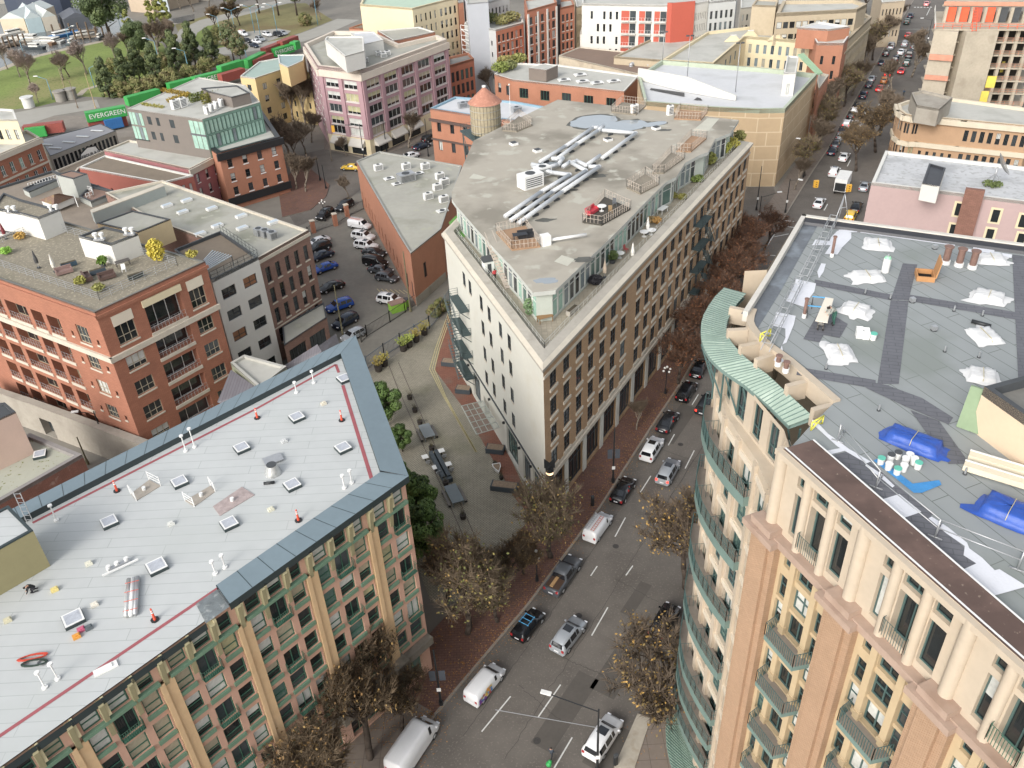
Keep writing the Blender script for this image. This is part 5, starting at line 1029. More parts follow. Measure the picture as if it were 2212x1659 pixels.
for k,(tl,x,y,l) in enumerate((((1,0),1150,1545,'left of the grey duct box'),((1,0),1220,1590,'in front of the grey duct box'),((1,0),1405,1500,'right of the grey duct box'),((1,1),1610,165,'nearest the flatiron wall'))): boxthing('flat_skylight','low flat skylight '+l,'skylight',*t(*tl,x,y),9.62,(2.0,1.3,.18),WHITE,.5,acfan((2.0,1.3,.18)))
# --- brick block with green glass storeys ---
gz=12.0
gb=block('brick_block','orange brick corner block with black shopfront below the green glass storeys',[(472.5,336),(606,300),(560,232),(420,300)],gz,OBR,{0:{'n':4,'rows':[9.0,6.0,3.0],'h':1.7,'f':.32,'st':'05','sill':WHITE,'gl':'dwwm'}},LGR,BLACKM,.5,.9,bands=((0,10.9,12.3,.5,BLACKM),(0,1.0,2.6,.3,BLACKM)))
pk=block('pink_block','pink painted brick building with bracketed cornice and fire escape',[(225,327),(280,305),(472.5,336),(410,368)],10.2,mat('pink_brick',S('a0686a'),.85,.08),{2:{'n':3,'rows':[7.0,4.0,1.0],'h':1.8,'f':.3,'st':'05','gl':'wmd','sill':WHITE}},LGR,STONE,.35,.4,bands=((2,9.2,10.4,.35,STONE),))
rdw=block('red_building','red painted brick building with brown flat roof and white parapet line',[(171,364),(228,338),(418,381),(352,397)],10.0,mat('red_painted_brick',S('8d4f43'),.85,.08,.3),{3:{'wins':[(4,4.5,4.5,7,{'st':'0'}),(8,8.5,4.2,6.8,{'st':'0'}),(14,14.5,5,6.5,{'st':'0'})]},2:{'n':4,'rows':[7,4],'h':1.8,'f':.4,'st':'0','gl':'ww'}},BRR,WHT,.3,.4)
gz2=ZT((447,327),12,(437,259)); 
gg=block('glass_storeys','two storeys of pale green glass curtain wall set on the brick block',[(275,236),(437,259),(562,222),(530,185),(430,168),(345,205)],gz2,TAUPE,{1:{'n':14,'rows':[12.3,(12+gz2)/2+.1],'h':(gz2-12)/2-.5,'f':.9,'st':'0','gl':'ttttts','fr':mat('dark_green_frame',S('3f5a50'),.5,.05),'depth':.06,'m':mat('green_spandrel',S('6f9384'),.4,.1)},0:{'wins':[]}},LGR,mat('pale_roof_edge',S('b7b3aa'),.7,.06),.15,.3,zb=9.8,done=False)
Wg,lg,rv=gg.Ws[0]; m=MB('side_glazing')
for a,b,c in ((.0,.19,'t'),(.81,1,'t')):
    for z0,z1 in ((12.2,(12+gz2)/2-.3),((12+gz2)/2+.1,gz2-.5)):
        n=4 if a==0 else 3
        for i in range(n): u0=lg*(a+(b-a)*i/n)+.1;u1=lg*(a+(b-a)*(i+1)/n)-.1; wb(m,u0,u1,z0,z1,.06,glass(c if (i+n)%3 or a else 's'),Wg)
for a,b in ((.25,.3),(.37,.41),(.55,.61)):
    for z0 in (12.6,(12+gz2)/2+.6): wb(m,lg*a,lg*b,z0,z0+1.7,.05,glass('m'),Wg); 
wb(m,0,lg*.2,12,12.2,.1,BLACKM,Wg); wb(m,lg*.8,lg,(12+gz2)/2-.3,(12+gz2)/2+.1,.1,DKGL,Wg); gg.part('side_glazing',m)
gg.done()
for k in range(6): boxthing('condenser_unit','white condenser number '+['one','two','three','four','five','six'][k]+' counted from the left in the row on the glass storeys','condenser',*t(0,0,1790+k*42,985-k*22),gz2+.1,(.55,1.1,1.6),WHITE,.9,acfan((.55,1.1,1.6)),'row of white condensers')
for k in range(2): boxthing('condenser_unit','large white condenser at the hedge, '+('left one','right one')[k],'condenser',*t(0,0,1520+k*65,940-k*18),gz2+.1,(1.5,1.0,1.9),WHITE,.9,acfan((1.5,1.0,1.9)))
def hedge(label,a,b,z,w_,h,c,seed):
    rd_=random.Random(seed); A=P(*a,z);B=P(*b,z); r=thing('hedge',label,'hedge',A); m_=mat('hedge_'+c,S(c),.8,.25,2); bm=MB('foliage'); u=(B-A).normalized(); s_=V((-u.y,u.x,0)); L=(B-A).length
    for i in range(int(L*h*60)):
        q=A+u*rd_.uniform(0,L)+s_*rd_.uniform(-w_/2,w_/2)+V((0,0,rd_.uniform(0,h))); d=V((rd_.gauss(0,1),rd_.gauss(0,1),rd_.gauss(0,1.3))).normalized(); e=d.orthogonal().normalized(); bm.face([q-d*.2,q-e*.13,q+d*.2,q+e*.13],m_)
    link('foliage',bm.mesh(A),r)
hedge('golden hedge along the back of the glass storeys roof',t(0,0,1400,790),t(0,0,1640,830),gz2,.9,.8,'9a8128',1); hedge('golden hedge turning towards the front of the roof',t(0,0,1640,830),t(0,0,1440,885),gz2,.9,.8,'a08627',2); hedge('tall dark green hedge behind the condensers',t(0,0,1640,890),t(0,0,1790,850),gz2,.9,1.8,'66702a',3); hedge('tall green shrubs right of the dark hedge',t(0,0,1750,900),t(0,0,1920,850),gz2,1.3,2.0,'77752b',4); hedge('pale ornamental planting at the left roof end',t(0,0,1230,905),t(0,0,1420,935),gz2,1.0,.5,'9a9448',5)
sub('taupe roof structure with solar screens at the back of the glass storeys',[t(0,0,1740,770),t(0,0,2050,745),t(0,0,2160,810),t(0,0,2000,850),t(0,0,1800,800)],gz2+2,gz2,TAUPE,LGR)
# --- market hall with arched sign, orange brick left block, left clutter ---
mh=block('market_hall','long low hall with grey sheet roof and glazed shopfronts',[(87,302),(217.5,267.5),(250,283),(108,338)],6.5,mat('pale_shopfront',S('a8a296'),.7,.1),{2:{'n':16,'rows':[.4],'h':5.2,'f':.7,'st':'1','gl':'dmgd'}},mat('grey_sheet_roof',S('8e8d90'),.6,.05,.3),DKG,.1,.2)
for k,(x,y) in enumerate(((400,1250),(475,1280),(595,1228),(715,1180),(840,1130))): boxthing('strip_skylight','thin white strip skylight, '+['first','second','third','fourth','fifth'][k]+' from the left on the grey sheet roof','skylight',*t(0,0,x,y),6.65,(3.4,.5,.15),WHITE,-.28,lambda b,r:link('pane',(lambda g:(g.box((0,0,.16),(3.2,.3,.03),GL_SK),g.mesh())[1])(MB('pane')),r),'strip skylights')
sa,sb=P(*zA(1110,350),6),P(*zA(1510,205),6); r=thing('arched_shop_sign','white arched shop sign with dark border in front of the market hall','sign',sa); u=(sb-sa); Ls=u.length; u/=Ls; n_=V((u.y,-u.x,0)); m=MB('board'); pr=[(0,0),(Ls*.12,.5),(Ls*.2,1.7),(Ls*.5,2.7),(Ls*.8,2.4),(Ls*.87,1.2),(Ls,1.0),(Ls,0)]
for off,sc_,mt in ((0,1.06,BLACKM),(.08,.92,WHITE)): m.face([sa+u*(Ls/2+(x-Ls/2)*sc_)+n_*off+V((0,0,-1.6+z*sc_+(0 if mt is BLACKM else .1))) for x,z in pr][::-1],mt)
link('board',m.mesh(sa),r); ti=textobj('lettering','HARBOUR & JAY',.95,BLACKM,(0,0,0),(0,0,0),r,.02); ti.matrix_basis=Matrix(((u.x,0,n_.x,0),(u.y,0,n_.y,0),(0,1,0,0),(0,0,0,1))).copy(); ti.location=u*Ls/2+n_*.14+V((0,0,-.6))
block('low_shop_row','low dark brick shop row with grey coping line in front of the market hall',[(118,372),(275,306),(300,322),(172,365),(150,392)],5,BRB,{4:{'n':4,'rows':[.6],'h':3,'f':.6,'st':'1'}},BRR,STONE,.3,.5)
ob=block('orange_brick_hall','orange brick building with pale cornice and arched pale windows at the left edge',[(88,302),(-60,364),(-60,330),(60,285)],12,REDB,{0:{'n':7,'rows':[8.0,4.2,.9],'h':2.2,'f':.42,'st':'15','gl':'gmt','sill':STONE,'fr':WHITE}},LGR,STONE,.6,.5,bands=((0,11.3,12.4,.3,STONE),(0,6.9,7.3,.2,STONE),(0,3.3,3.6,.12,STONE)))
block('cream_tower','cream apartment tower with curved balcony roofs behind the orange brick hall',[(-40,262),(38,262),(30,240),(-40,235)],17,CREAM,{0:{'n':4,'rows':[13,9.5,6],'h':2.2,'f':.45,'st':'14'}},LGR,WHT,.4,.4)
block('terrace_block','block of low roof terraces left of the long green grey roof',[(-40,420),(115,372),(252,418),(236,452),(330,500),(205,528),(-40,500)],15.5,WHT,{},mat('roof_terrace_floor',S('867a6c'),.9,.15,.5),DGREY,.4,.35)
sub('pale grey stair box with brown roof left of the red building',[zA(835,620),zA(1065,555),zA(1295,605),zA(1080,680)],19,15.5,GREYW,mat('brown_box_roof',S('8a6f5f'),.85,.08),DGREY,.1)
sub('sunken brown roof section with grey rim beside the stair box',[zA(1340,800),zA(1740,880),zA(1350,1040),zA(1180,960)],16.2,15.5,GREYW,mat('brown_box_roof2',S('856a5c'),.85,.08),DGREY,.35)
sub('dark rimmed flat roof in front of the white railing terrace',[zA(340,830),zA(720,660),zA(860,700),zA(430,880)],16.5,15.5,GREYW,DGREY,DGREY,.2)
q=[P(*zA(x,y),17.0) for x,y in ((580,990),(800,1070),(1110,940),(860,890))]; q2=[P(*zA(x,y),18.6) for x,y in ((800,905),(880,890))]; r=thing('hipped_roof_pavilion','small pavilion with brown hipped roof on the roof terraces','pavilion',(q[0].x,q[0].y,15.9)); m=MB('roof'); HR=mat('brown_shingle',S('7d6253'),.85,.15,1,pat='brick',pv=(.6,.25,.02),stain=(.5,.6,S('8b7a30'),.55)); m.face([q[1],q[0],q2[0]],HR);m.face([q[2],q[1],q2[0],q2[1]],HR);m.face([q[3],q[2],q2[1]],HR);m.face([q[0],q[3],q2[1],q2[0]],HR); link('roof',m.mesh(r.location),r); m=MB('wall'); m.prism([XY(p.lerp((q[0]+q[2])/2,.12)) for p in q],15.9,17,WHT); link('wall',m.mesh(r.location),r)
for k,pp_ in enumerate((((440,830),(860,700),(885,800)),((1200,830),(1390,890),(1390,950),(1290,980)),((890,1070),(1120,1000),(1160,1090)))):
    m=MB('balustrade'); rail(m,[P(*zA(*a),16) for a in pp_],1.1,WHITE,.5,2,.05); single('balustrade',m,['white trellis balustrade around the far roof terrace','white trellis balustrade left of the sunken brown roof','white slatted balustrade in front of the hipped pavilion'][k],'railing')
# bottom left
al=block('mossy_roof_building','low brick building with mossy pale roof at the left edge',[(-60,1125),(-60,1010),(0,989),(67,942),(180,988)],8.5,mat('patchy_red_brick',S('84594b'),.9,.2,.8,pat='brick',pv=(.5,.16,.02),stain=(1,.5,S('b3a79c'),.6)),{},mat('mossy_pale_roof',S('a7a898'),.85,.08,.2,fine=(2.2,S('6f7339'),.63)),mat('grey_stone_cap',S('8b8784'),.8,.12),.5,.55)
block('pink_building','plain pink rendered building at the left edge above the mossy roof',[(-60,935),(35,892),(12,872),(-60,880)],14.5,mat('pink_render',S('d0b5a5'),.85,.05),{},DGREY,DGREY,.2,.3)
skyl('white framed square skylight on the mossy roof',*t(0,2,350,620),1.4,.35,8.55,.3,group='roof light on the mossy roof')
rw=block('retaining_wall','long stained concrete retaining wall below the brick apartments',[(-40,838),(62,873),(330,972),(345,960),(70,862),(-40,826)],5,CONC,{1:{'wins':[(1,3.5,.1,3,{'st':'n','depth':1})]}},CONC,None,cat='wall')
# olive stair house on pale roof
oz=ZT((110,1222),24.76,(72,1147)); c0=P(72,1147,oz);c1=P(0,1187,oz); u=(c1-c0).normalized(); v=V((-u.y,u.x,0)); v=v if v.y>0 else -v
OLV=mat('olive_render',S('9a9168'),.8,.05); oh=Bd('stair_house','olive walled stair house with pale roof on the pale membrane roof','penthouse',(c0.x,c0.y,24.76)); pp=ccw([XY(c0),XY(c0+u*9),XY(c0+u*9+v*4.2),XY(c0+v*4.2)])
for i in range(4): oh.fac(pp[i],pp[(i+1)%4],24.76,oz,[],OLV)
flatroof(oh,pp,oz-.02,LROOF,DKG,.14,.22); oh.done()
m=MB('stile'); a_=P(*t(0,2,230,1190),24.9)
for s_ in (0,.5): m.bar(a_+V((s_,0,0)),a_+V((s_-.3,.5,2.6)),.035,METAL)
for i in range(7): m.bar(a_+V((-.3*i/6,.5*i/6,.2+2.3*i/6)),a_+V((.5-.3*i/6,.5*i/6,.2+2.3*i/6)),.025,METAL)
single('roof_ladder',m,'grey metal ladder at the coping beside the olive stair house','ladder')
# low building with tent roofs between
block('low_kitchen_building','low building with pale parapet roof between the white building and the slate coping',[(499,788),(529,771),(620,796),(560,842)],9,mat('sage_render',S('8b9078'),.8,.08),{},LGR,LGR,.4,.4)
for k,(qq,l) in enumerate(((((470,870,8.2),(499,800,8.8),(560,842,8.8),(520,880,7.6)),'grey ribbed lean-to roof left of the low parapet roof'),(((600,800,5.5),(686,745,9),(695,760,9),(640,818,5.5)),'left wing of the pointed grey ribbed tent roof'),(((690,748,9),(726,722,6.5),(735,748,6),(697,768,9)),'right wing of the pointed grey ribbed tent roof'))):
    m=MB('tent_roof'); pp=[P(a,b,c) for a,b,c in qq]; m.face(pp[::-1] if (pp[1]-pp[0]).cross(pp[2]-pp[1]).z<0 else pp,mat('ribbed_grey_sheet',S('77747a'),.6,.08,1,pat='brick',pv=(.4,50,.03))); 
    top=[p+V((0,0,.12)) for p in pp]; m=MB('tent_roof'); m.hexa(pp,top,mat('ribbed_grey_sheet',S('77747a'),.6,.08)); single('ribbed_roof',m,l,'roof canopy')
# ================= middle and far distance =================
za=lambda x,y:(737.3+x*.1875,y*.1875)
MAUVE=PINKB
mp=block('mauve_office_block','six storey mauve brick block with cream cornice and awnings on the corner',[(658,102),(688,150),(779,161),(965.5,92.5),(945,83),(862,102),(800,74),(720,74)],19.3,MAUVE,{2:{'n':5,'rows':[15.6,12.7,9.8,6.9,4.6],'h':1.9,'f':.72,'st':'2','gl':'ddmwyb','sill':WHT,'m0':.6,'m1':.4,'fr':FR_W},1:{'n':2,'rows':[15.6,12.7,9.8,6.9,4.6],'h':1.9,'f':.72,'st':'2','gl':'ddmwyb','sill':WHT,'m0':.8,'m1':.8,'fr':FR_W},0:{'n':5,'rows':[15.6,12.7,9.8,6.9,4.6],'h':1.7,'f':.5,'st':'1','sill':WHT,'fr':FR_W}},GRN_R,mat('cream_cornice',S('cbbfb0'),.8,.08),.9,.8,
 bands=((1,17.9,19.4,.45,mat('cream_cornice',S('cbbfb0'),.8,.08)),(2,17.9,19.4,.45,mat('cream_cornice',S('cbbfb0'),.8,.08)),(0,17.9,19.4,.45,mat('cream_cornice',S('cbbfb0'),.8,.08)),(1,0,4.2,.15,CREAM),(2,0,4.2,.15,CREAM)),piers=((1,2,1.1,4.2,18.2,.3,MAUVE),(2,5,.9,4.2,18.2,.3,MAUVE)),done=False)
for e,n in ((1,2),(2,5)):
    W,l,_=mp.Ws[e]
    for k in range(n):
        if e==2 and k==3: continue
        a=.6+(l-1.2)*(k+.12)/n;b=.6+(l-1.2)*(k+.88)/n; m=MB('awning'); m.hexa([W(a,2.4,-1.6),W(b,2.4,-1.6),W(b,2.4,-.16),W(a,2.4,-.16)],[W(a,2.7,-1.6),W(b,2.7,-1.6),W(b,4.0,-.16),W(a,4.0,-.16)],mat('awning_canvas',S('b9b4ab'),.8,.06)); mp.part('awning',m)
        m=MB('shop_window'); wb(m,a,b,.3,2.3,.2,glass('d'),W); mp.part('shop_window',m)
mp.done(90)
sub('large cream plant enclosure on legs on the mauve block roof',[t(1,0,595,350),t(1,0,615,325),t(1,0,930,325),t(1,0,935,450),t(1,0,770,495)],24.0,20.6,WHT,LGR,WHT,.3)
sub('sloped white roof housing behind the plant enclosure',[t(1,0,820,290),t(1,0,1020,280),t(1,0,1100,350),t(1,0,930,390)],22,19.3,WHT,WHR,WHT,.2)
for k,(x,y) in enumerate(((1060,480),(1105,495),(1135,475),(945,535),(790,560))): boxthing('condenser_unit','small white unit '+['left of three','front one of three','right one of three','alone in the middle','nearest the front cornice'][k]+' on the mauve block roof','condenser',*t(1,0,x,y),19.4,(1.4,1.1,1),WHITE,.4,acfan((1.4,1.1,1)))
yb_=block('yellow_apartments','yellow rendered apartment building behind the bare street trees',[(519,167),(551,171),(615,150),(668,158),(640,120),(560,135)],13.5,YELW,{1:{'n':2,'rows':[10.3,7.2,4.1,1.2],'h':1.6,'f':.3,'st':'1','gl':'wdm'},2:{'n':3,'rows':[10.3,7.2,4.1,1.2],'h':1.6,'f':.25,'st':'1','gl':'dm'},0:{'n':1,'rows':[10.3,7.2],'h':1.6,'f':.3,'st':'1'}},mat('seafoam_roof',S('96aaa0'),.6,.08),WHT,.3,.3)
sub('yellow roof tower at the back of the yellow apartments',[(600,120),(658,119),(655,132),(622,147),(603,138)],18,13.5,YELW,mat('teal_grey_roof',S('8fa3a3'),.6,.1),WHT,.2,'roof_tower','tower')
kb=block('blue_rimmed_building','two storey orange brick building with blue rimmed white roof left of the water tower',[(929,237),(1020,252),(1100,262),(1150,262),(1185,235),(1110,222),(983,212)],12.7,OBR,{0:{'n':3,'rows':[8,3.6],'h':2.2,'f':.3,'st':'1'},6:{'n':3,'rows':[8,3.6],'h':2.2,'f':.3,'st':'1'}},WHR,mat('blue_rim',S('7f9fb0'),.6,.08),.4,.5,bands=((0,10.2,10.8,.4,mat('dark_cornice',S('5b4a44'),.7,.1)),(0,5.9,6.3,.25,mat('dark_cornice',S('5b4a44'),.7,.1))))
for k,(tl,x,y) in enumerate((((1,0),1790,925),((1,0),1860,915),((2,0),40,965))): boxthing('condenser_unit','grey roof unit '+['left of the water tower','just behind the one left of the water tower','right of the water tower'][k],'condenser',*t(*tl,x,y),12.8,(2.2,1.3,1.1),METAL,.4,acfan((2.2,1.3,1.1)))
# water tower
wp_=P(1051,286,22.0); r=thing('water_tower','timber water tower with conical rust red roof on a steel frame','water tower',(wp_.x,wp_.y,12.8)); WW=mat('weathered_planks',S('a3977c'),.85,.2,2,pat='brick',pv=(.35,9,.05),c2=S('5c5343')); CR=mat('rust_tile_cone',S('ac755f'),.8,.2,2,stain=(2,.5,S('c9a491'),.58))
m=MB('tank'); m.cyl((0,0,9.3),2.65,5.2,WW,28); link('tank',m.mesh(),r); m=MB('hoop')
for z in (9.8,11,12.2,13.4,14.4): 
    for i in range(28): a=2*pi*i/28;b=2*pi*(i+1)/28; m.bar((2.69*cos(a),2.69*sin(a),z),(2.69*cos(b),2.69*sin(b),z),.035,METAL,4)
link('hoop',m.mesh(),r); m=MB('cone_roof'); m.cyl((0,0,14.5),2.95,2.5,CR,28,.15); link('cone_roof',m.mesh(),r); m=MB('finial'); m.cyl((0,0,17.0),.35,.25,WHITE,8); link('finial',m.mesh(),r)
m=MB('platform'); m.box((0,0,8.9),(7.2,7.2,.3),FE,.4); 
for i in range(4): a=.4+pi/4+i*pi/2; m.bar((4.6*cos(a),4.6*sin(a),9),(4.2*cos(a),4.2*sin(a),0),.14,FE); b=a+pi/2; m.bar((4.6*cos(a),4.6*sin(a),8.5),(4.2*cos(b),4.2*sin(b),1),.07,FE)
q=[V((4.9*cos(.4+pi/4+i*pi/2),4.9*sin(.4+pi/4+i*pi/2),9.2)) for i in range(4)]; rail(m,q,1.1,FE,1.1,2,.035,True); link('platform',m.mesh(),r)
b=MB('pole'); b.bar((0,0,0),(0,0,13),.07,WHITE,6,.03); r=thing('flagpole','bare white flagpole beside the water tower','flagpole',P(1106,330,12.7)); link('pole',b.mesh(),r); b=MB('ball'); b.ball((0,0,13.1),.18,WHITE,6,4); link('ball',b.mesh(),r)
lb=block('two_storey_brick_warehouse','long brick building with paired sash windows and a roof garden behind the flatiron',[(1068,163),(1106,175),(1348,201),(1380,166),(1208,143),(1100,138)],11.5,OBR,{1:{'n':5,'rows':[7.6,3.2],'h':2.4,'f':.42,'st':'2','gl':'dm','fr':FR_G},0:{'n':2,'rows':[7.6,3.2],'h':2.4,'f':.4,'st':'2'}},LGR,WHT,.4,.35)
sub('small white framed rooftop room with mesh walls in the roof garden',[(1142,147),(1178,138),(1205,142),(1180,152)],14.4,11.6,mat('meshwall',S('7a6f66'),.8,.1),LGR,WHT,.15)
for k,(x,y,c) in enumerate(((1082,155,'7f8a3c'),(1120,135,'8a8a45'),(1100,150,'6f7440'),(1092,140,'948b4a'))): bush('roof_garden_tree',['green hedge at the left parapet of the roof garden','olive shrub at the back of the roof garden','shrub in the middle of the roof garden','pale shrub behind the roof garden hedge'][k],x,y,11.6,2.3,2.4,c,420,.32,seed=70+k)
for k,(x,y) in enumerate(((590,650),(610,707),(735,720),(880,705),(450,695))): boxthing('flat_skylight','low white skylight '+['at the back','in the centre','right of the centre','nearest the parkade ramp','left'][k]+' on the roof garden building','skylight',*t(2,0,x,y),11.62,(3,2,.3),WHITE,.2,acfan((3,2,.3)))
block('low_white_wall_building','low building with brown roof and stained cream side wall behind the roof garden building',[(1207,122),(1378,162),(1428,140),(1431,122),(1253,103)],10.5,mat('stained_cream',S('c7baa2'),.8,.1,.3,stain=(.4,.4,S('8f7d6c'))),{},mat('brown_gravel_roof',S('7e6a5c'),.9,.1,.1),STONE,.3,.3)
for k,(a,b_) in enumerate((((2,0,900,520),(2,0,980,500)),((2,0,1030,560),(2,0,1130,490)),((2,0,1180,560),(2,0,1200,500)))):
    A=P(*t(*a),10.9);B=P(*t(*b_),11.3); m=MB('pipe'); m.bar(A-V((0,0,5)),A,.55,METAL,8); m.bar(A,B,.55,METAL,8); r=thing('exhaust_duct','large silver exhaust duct, '+['left','middle','right'][k]+' of three climbing the cream wall','duct',A,0,'silver exhaust ducts'); link('pipe',m.mesh(A),r); m=MB('elbow'); m.ball(A,.6,METAL,8,5); link('elbow',m.mesh(A),r)
# --- parkade ---
pk_=block('parking_garage','parking garage with white roof deck and beige precast panel walls',[(1695,244),(1764,168),(1659,156),(1428,138),(1378,172),(1392,228),(1526,240),(1640,245)],15.5,BEIG,{},WHR,mat('patina_rim',S('a9b39c'),.6,.1),.9,.6)
m=MB('ramp_wall'); a,b_,c_=P(*t(2,0,1085,690),15.6),P(*t(2,0,1500,795),15.6),P(*t(2,0,1930,870),15.6)
for p,q_,h0,h1 in ((a,b_,2.6,3.2),(b_,c_,3.2,1.0)): u=(q_-p).normalized(); n_=V((-u.y,u.x,0))*.4; m.hexa([p,q_,q_+n_,p+n_],[p+V((0,0,h0)),q_+V((0,0,h1)),q_+n_+V((0,0,h1)),p+n_+V((0,0,h0))],WHT)
single('ramp_wall',m,'white curved ramp wall on the parking garage roof','wall')
m=MB('ramp_opening'); m.face([p for p in (P(*t(2,0,1190,775),15.62),P(*t(2,0,1490,835),15.62),P(*t(2,0,1490,800),15.62),P(*t(2,0,1200,760),15.62))],BLK); m.face([P(*t(2,0,1570,862),15.62),P(*t(2,0,1645,868),15.62),P(*t(2,0,1630,848),15.62),P(*t(2,0,1600,840),15.62)],BLK); single('ramp_opening',m,'dark openings under the white ramp wall','opening')
pb_=block('garage_stair_tower','white stair tower on the far corner of the parking garage roof',[t(3,0,135,640),t(3,0,240,640),t(3,0,265,500),t(3,0,165,490)],20,WHT,{0:{'n':1,'rows':[15.8],'h':2.2,'f':.3,'st':'0'}},LGR,WHT,.3,.3,15.5,'tower')
m=MB('ramp_roof'); a,b_=P(*t(3,0,255,480),19.5),P(*t(3,0,420,650),15.8); n_=V((1.6,.8,0)); m.hexa([a,b_,b_+n_,a+n_],[a+V((0,0,.3)),b_+V((0,0,.3)),b_+n_+V((0,0,.3)),a+n_+V((0,0,.3))],mat('soft_green_metal',S('8fae8c'),.6,.06)); single('sloping_stair_roof',m,'long sloping green roof over the garage stair','roof')
for k,(x,y) in enumerate(((2,1510),(2,1935))): pass
for k,(x,y,hh) in enumerate(((1510,720,10),(1930,795,10),(1300,545,7))):
    p=P(*t(2,0,x,y),15.6); r=thing('deck_lamp','tall roof deck lamp post, '+['left one on the white garage roof','right one on the white garage roof','short one at the back corner of the garage'][k],'lamp post',p,0,'lamp posts on the parking garage'); m=MB('pole'); m.bar((0,0,0),(0,0,hh),.1,METAL,6,.06); link('pole',m.mesh(),r); m=MB('lamp_head'); 
    for d_ in (-.5,.5): m.box((d_,0,hh),(.7,.4,.25),DGREY)
    link('lamp_head',m.mesh(),r)
block('orange_infill_building','narrow orange brick building beyond the parking garage',[(1768,196),(1790,166),(1768,160),(1764,180)],13.5,OBR,{0:{'n':6,'rows':[10,7,4],'h':2.0,'f':.5,'st':'0','gl':'wdm'}},LGR,STONE,.5,.4)
# --- buildings at the top, middle to right ---
BLUEF=mat('pale_blue_frame',S('8fa9b8'),.6,.05)
block('cream_gabled_building','cream building with stepped gables and pale blue windows beyond the garage',[(1431,135),(1541,142),(1606,86),(1612,84),(1765,96),(1770,72),(1625,62),(1528,74)],15,CREAM,{1:{'n':6,'rows':[11.6,8.2,4.8],'h':2.2,'f':.35,'st':'1','fr':BLUEF},3:{'n':9,'rows':[11.6,8.2,4.8],'h':2.2,'f':.42,'st':'1','fr':BLUEF,'gl':'dmsb'},0:{'n':5,'rows':[11.6],'h':2,'f':.2,'st':'1'}},LGR,CREAM,.7,.5)
for k,(x,y) in enumerate(((75,330),(295,335),(-150,300),(-300,340))):
    p=P(*t(3,0,x,y),15.7); r=thing('gable','cream stepped gable, '+['second from the right','rightmost','third from the right','leftmost'][k]+' on the cream building','gable',p,-.1,'cream gables'); m=MB('gable_wall'); m.hexa([V((-2.2,0,-.6)),V((2.2,0,-.6)),V((2.2,.6,-.6)),V((-2.2,.6,-.6))],[V((-.6,0,.9)),V((.6,0,.9)),V((.6,.6,.9)),V((-.6,.6,.9))],CREAM); link('gable_wall',m.mesh(),r); m=MB('cap'); m.box((0,.3,.9),(1.5,.8,.15),WHT); link('cap',m.mesh(),r)
block('orange_corner_block','bright orange brick block at the corner with white roof rim',[(1764,98),(1822,98),(1833,82),(1808,75),(1750,72)],17,OBR,{0:{'n':2,'rows':[12.5,9,5.5],'h':2,'f':.25,'st':'1'},1:{'n':6,'rows':[13,10,7,4],'h':2.0,'f':.4,'st':'0','gl':'wd'}},LGR,WHT,.6,.4)
sub('orange penthouse on the corner block with white roof rim',[(1722,63),(1789,67),(1836,60),(1768,50)],19.5,15,OBR,WHR,WHT,.4)
CONCT=mat('tan_concrete',S('b3a48a'),.85,.1,.3,stain=(.3,.5,S('8e7f66')))
block('tan_concrete_building','long tan concrete building with planted roof terraces lining the avenue',[(1824,98),(1882,42),(1850,24),(1690,22),(1680,60)],16,CONCT,{0:{'n':18,'rows':[12.5,9,5.5,2],'h':2.0,'f':.5,'st':'n','gl':'dm'}},GRN_R,CONCT,.7,.8,bands=((0,13.8,14.2,.3,CONCT),))
block('tan_terraced_building','tan building with ribbon windows and curved roof edges at the top',[(1676,36),(1850,27),(1872,15),(1845,6),(1690,8)],21,CONCT,{0:{'n':12,'rows':[18,15],'h':1.6,'f':.8,'st':'0'}},LGR,CONCT,.8,.8,14)
block('grey_green_building','grey roofed long building running between the red apartments and the gabled block',[(1326,126),(1431,134),(1526,72),(1510,60),(1440,72)],12,CONCT,{},LGR,CONCT,.5,.4)
block('garage_block_tower','plain tan lift tower at the top between the pale and tan blocks',[(1624,14),(1676,16),(1682,3),(1634,1)],22,CONCT,{},GRN_R,CONCT,.4,.4,8)
GREYV=mat('pale_grey_wall',S('b9bbb9'),.8,.05)
rw_=block('red_and_white_apartments','white apartment building with red recessed balconies and a red corner slab',[(1257,12),(1455,16),(1500,12),(1530,6),(1545,-8),(1260,-12)],21,WHT,{0:{'wins':[],'m':WHT},2:{'n':7,'rows':[17,14,11,8,5],'h':1.9,'f':.4,'st':'0'}},LGR,WHT,.6,.4,done=False)
W,l,_=rw_.Ws[0]
for kk_ in range(5):
    z=17.4-3.3*kk_
    for i,(a,b_) in enumerate(((.44,.53),(.535,.60),(.635,.70),(.705,.77),(.80,.86),(.865,.93))):
        m=MB('red_balcony'); wb(m,l*a,l*b_,z,z+2.5,.02,REDP if i%2==0 else glass('m'),W); wb(m,l*a,l*b_,z-.25,z-.05,1.0,WHT,W); rail(m,[W(l*a,z-.05,-1),W(l*b_,z-.05,-1)],1.0,WHITE,.9,1,.03); rw_.part('red_balcony',m)
    for i,a in enumerate((.1,.17,.24,.31,.38)):
        if (i+kk_)%4!=1: m=MB('window'); wb(m,l*a,l*(a+.025),z+.2,z+2.2,.03,glass('d'),W); rw_.part('window',m)
m=MB('red_slab'); W1,l1,_=rw_.Ws[1]; wb(m,-.6,l1,0,22.2,.5,REDP,W1); wb(m,l*.935,l,0,22.2,.5,REDP,W); rw_.part('red_slab',m); rw_.done(60)
block('grey_balcony_tower','grey apartment building with glass balconies right of the red corner slab',[(1531,8),(1590,2),(1595,-20),(1540,-20)],22,GREYV,{0:{'n':5,'rows':[18,15,12,9,6],'h':2,'f':.5,'st':'1','gl':'sdm'}},LGR,WHT,.5,.4)
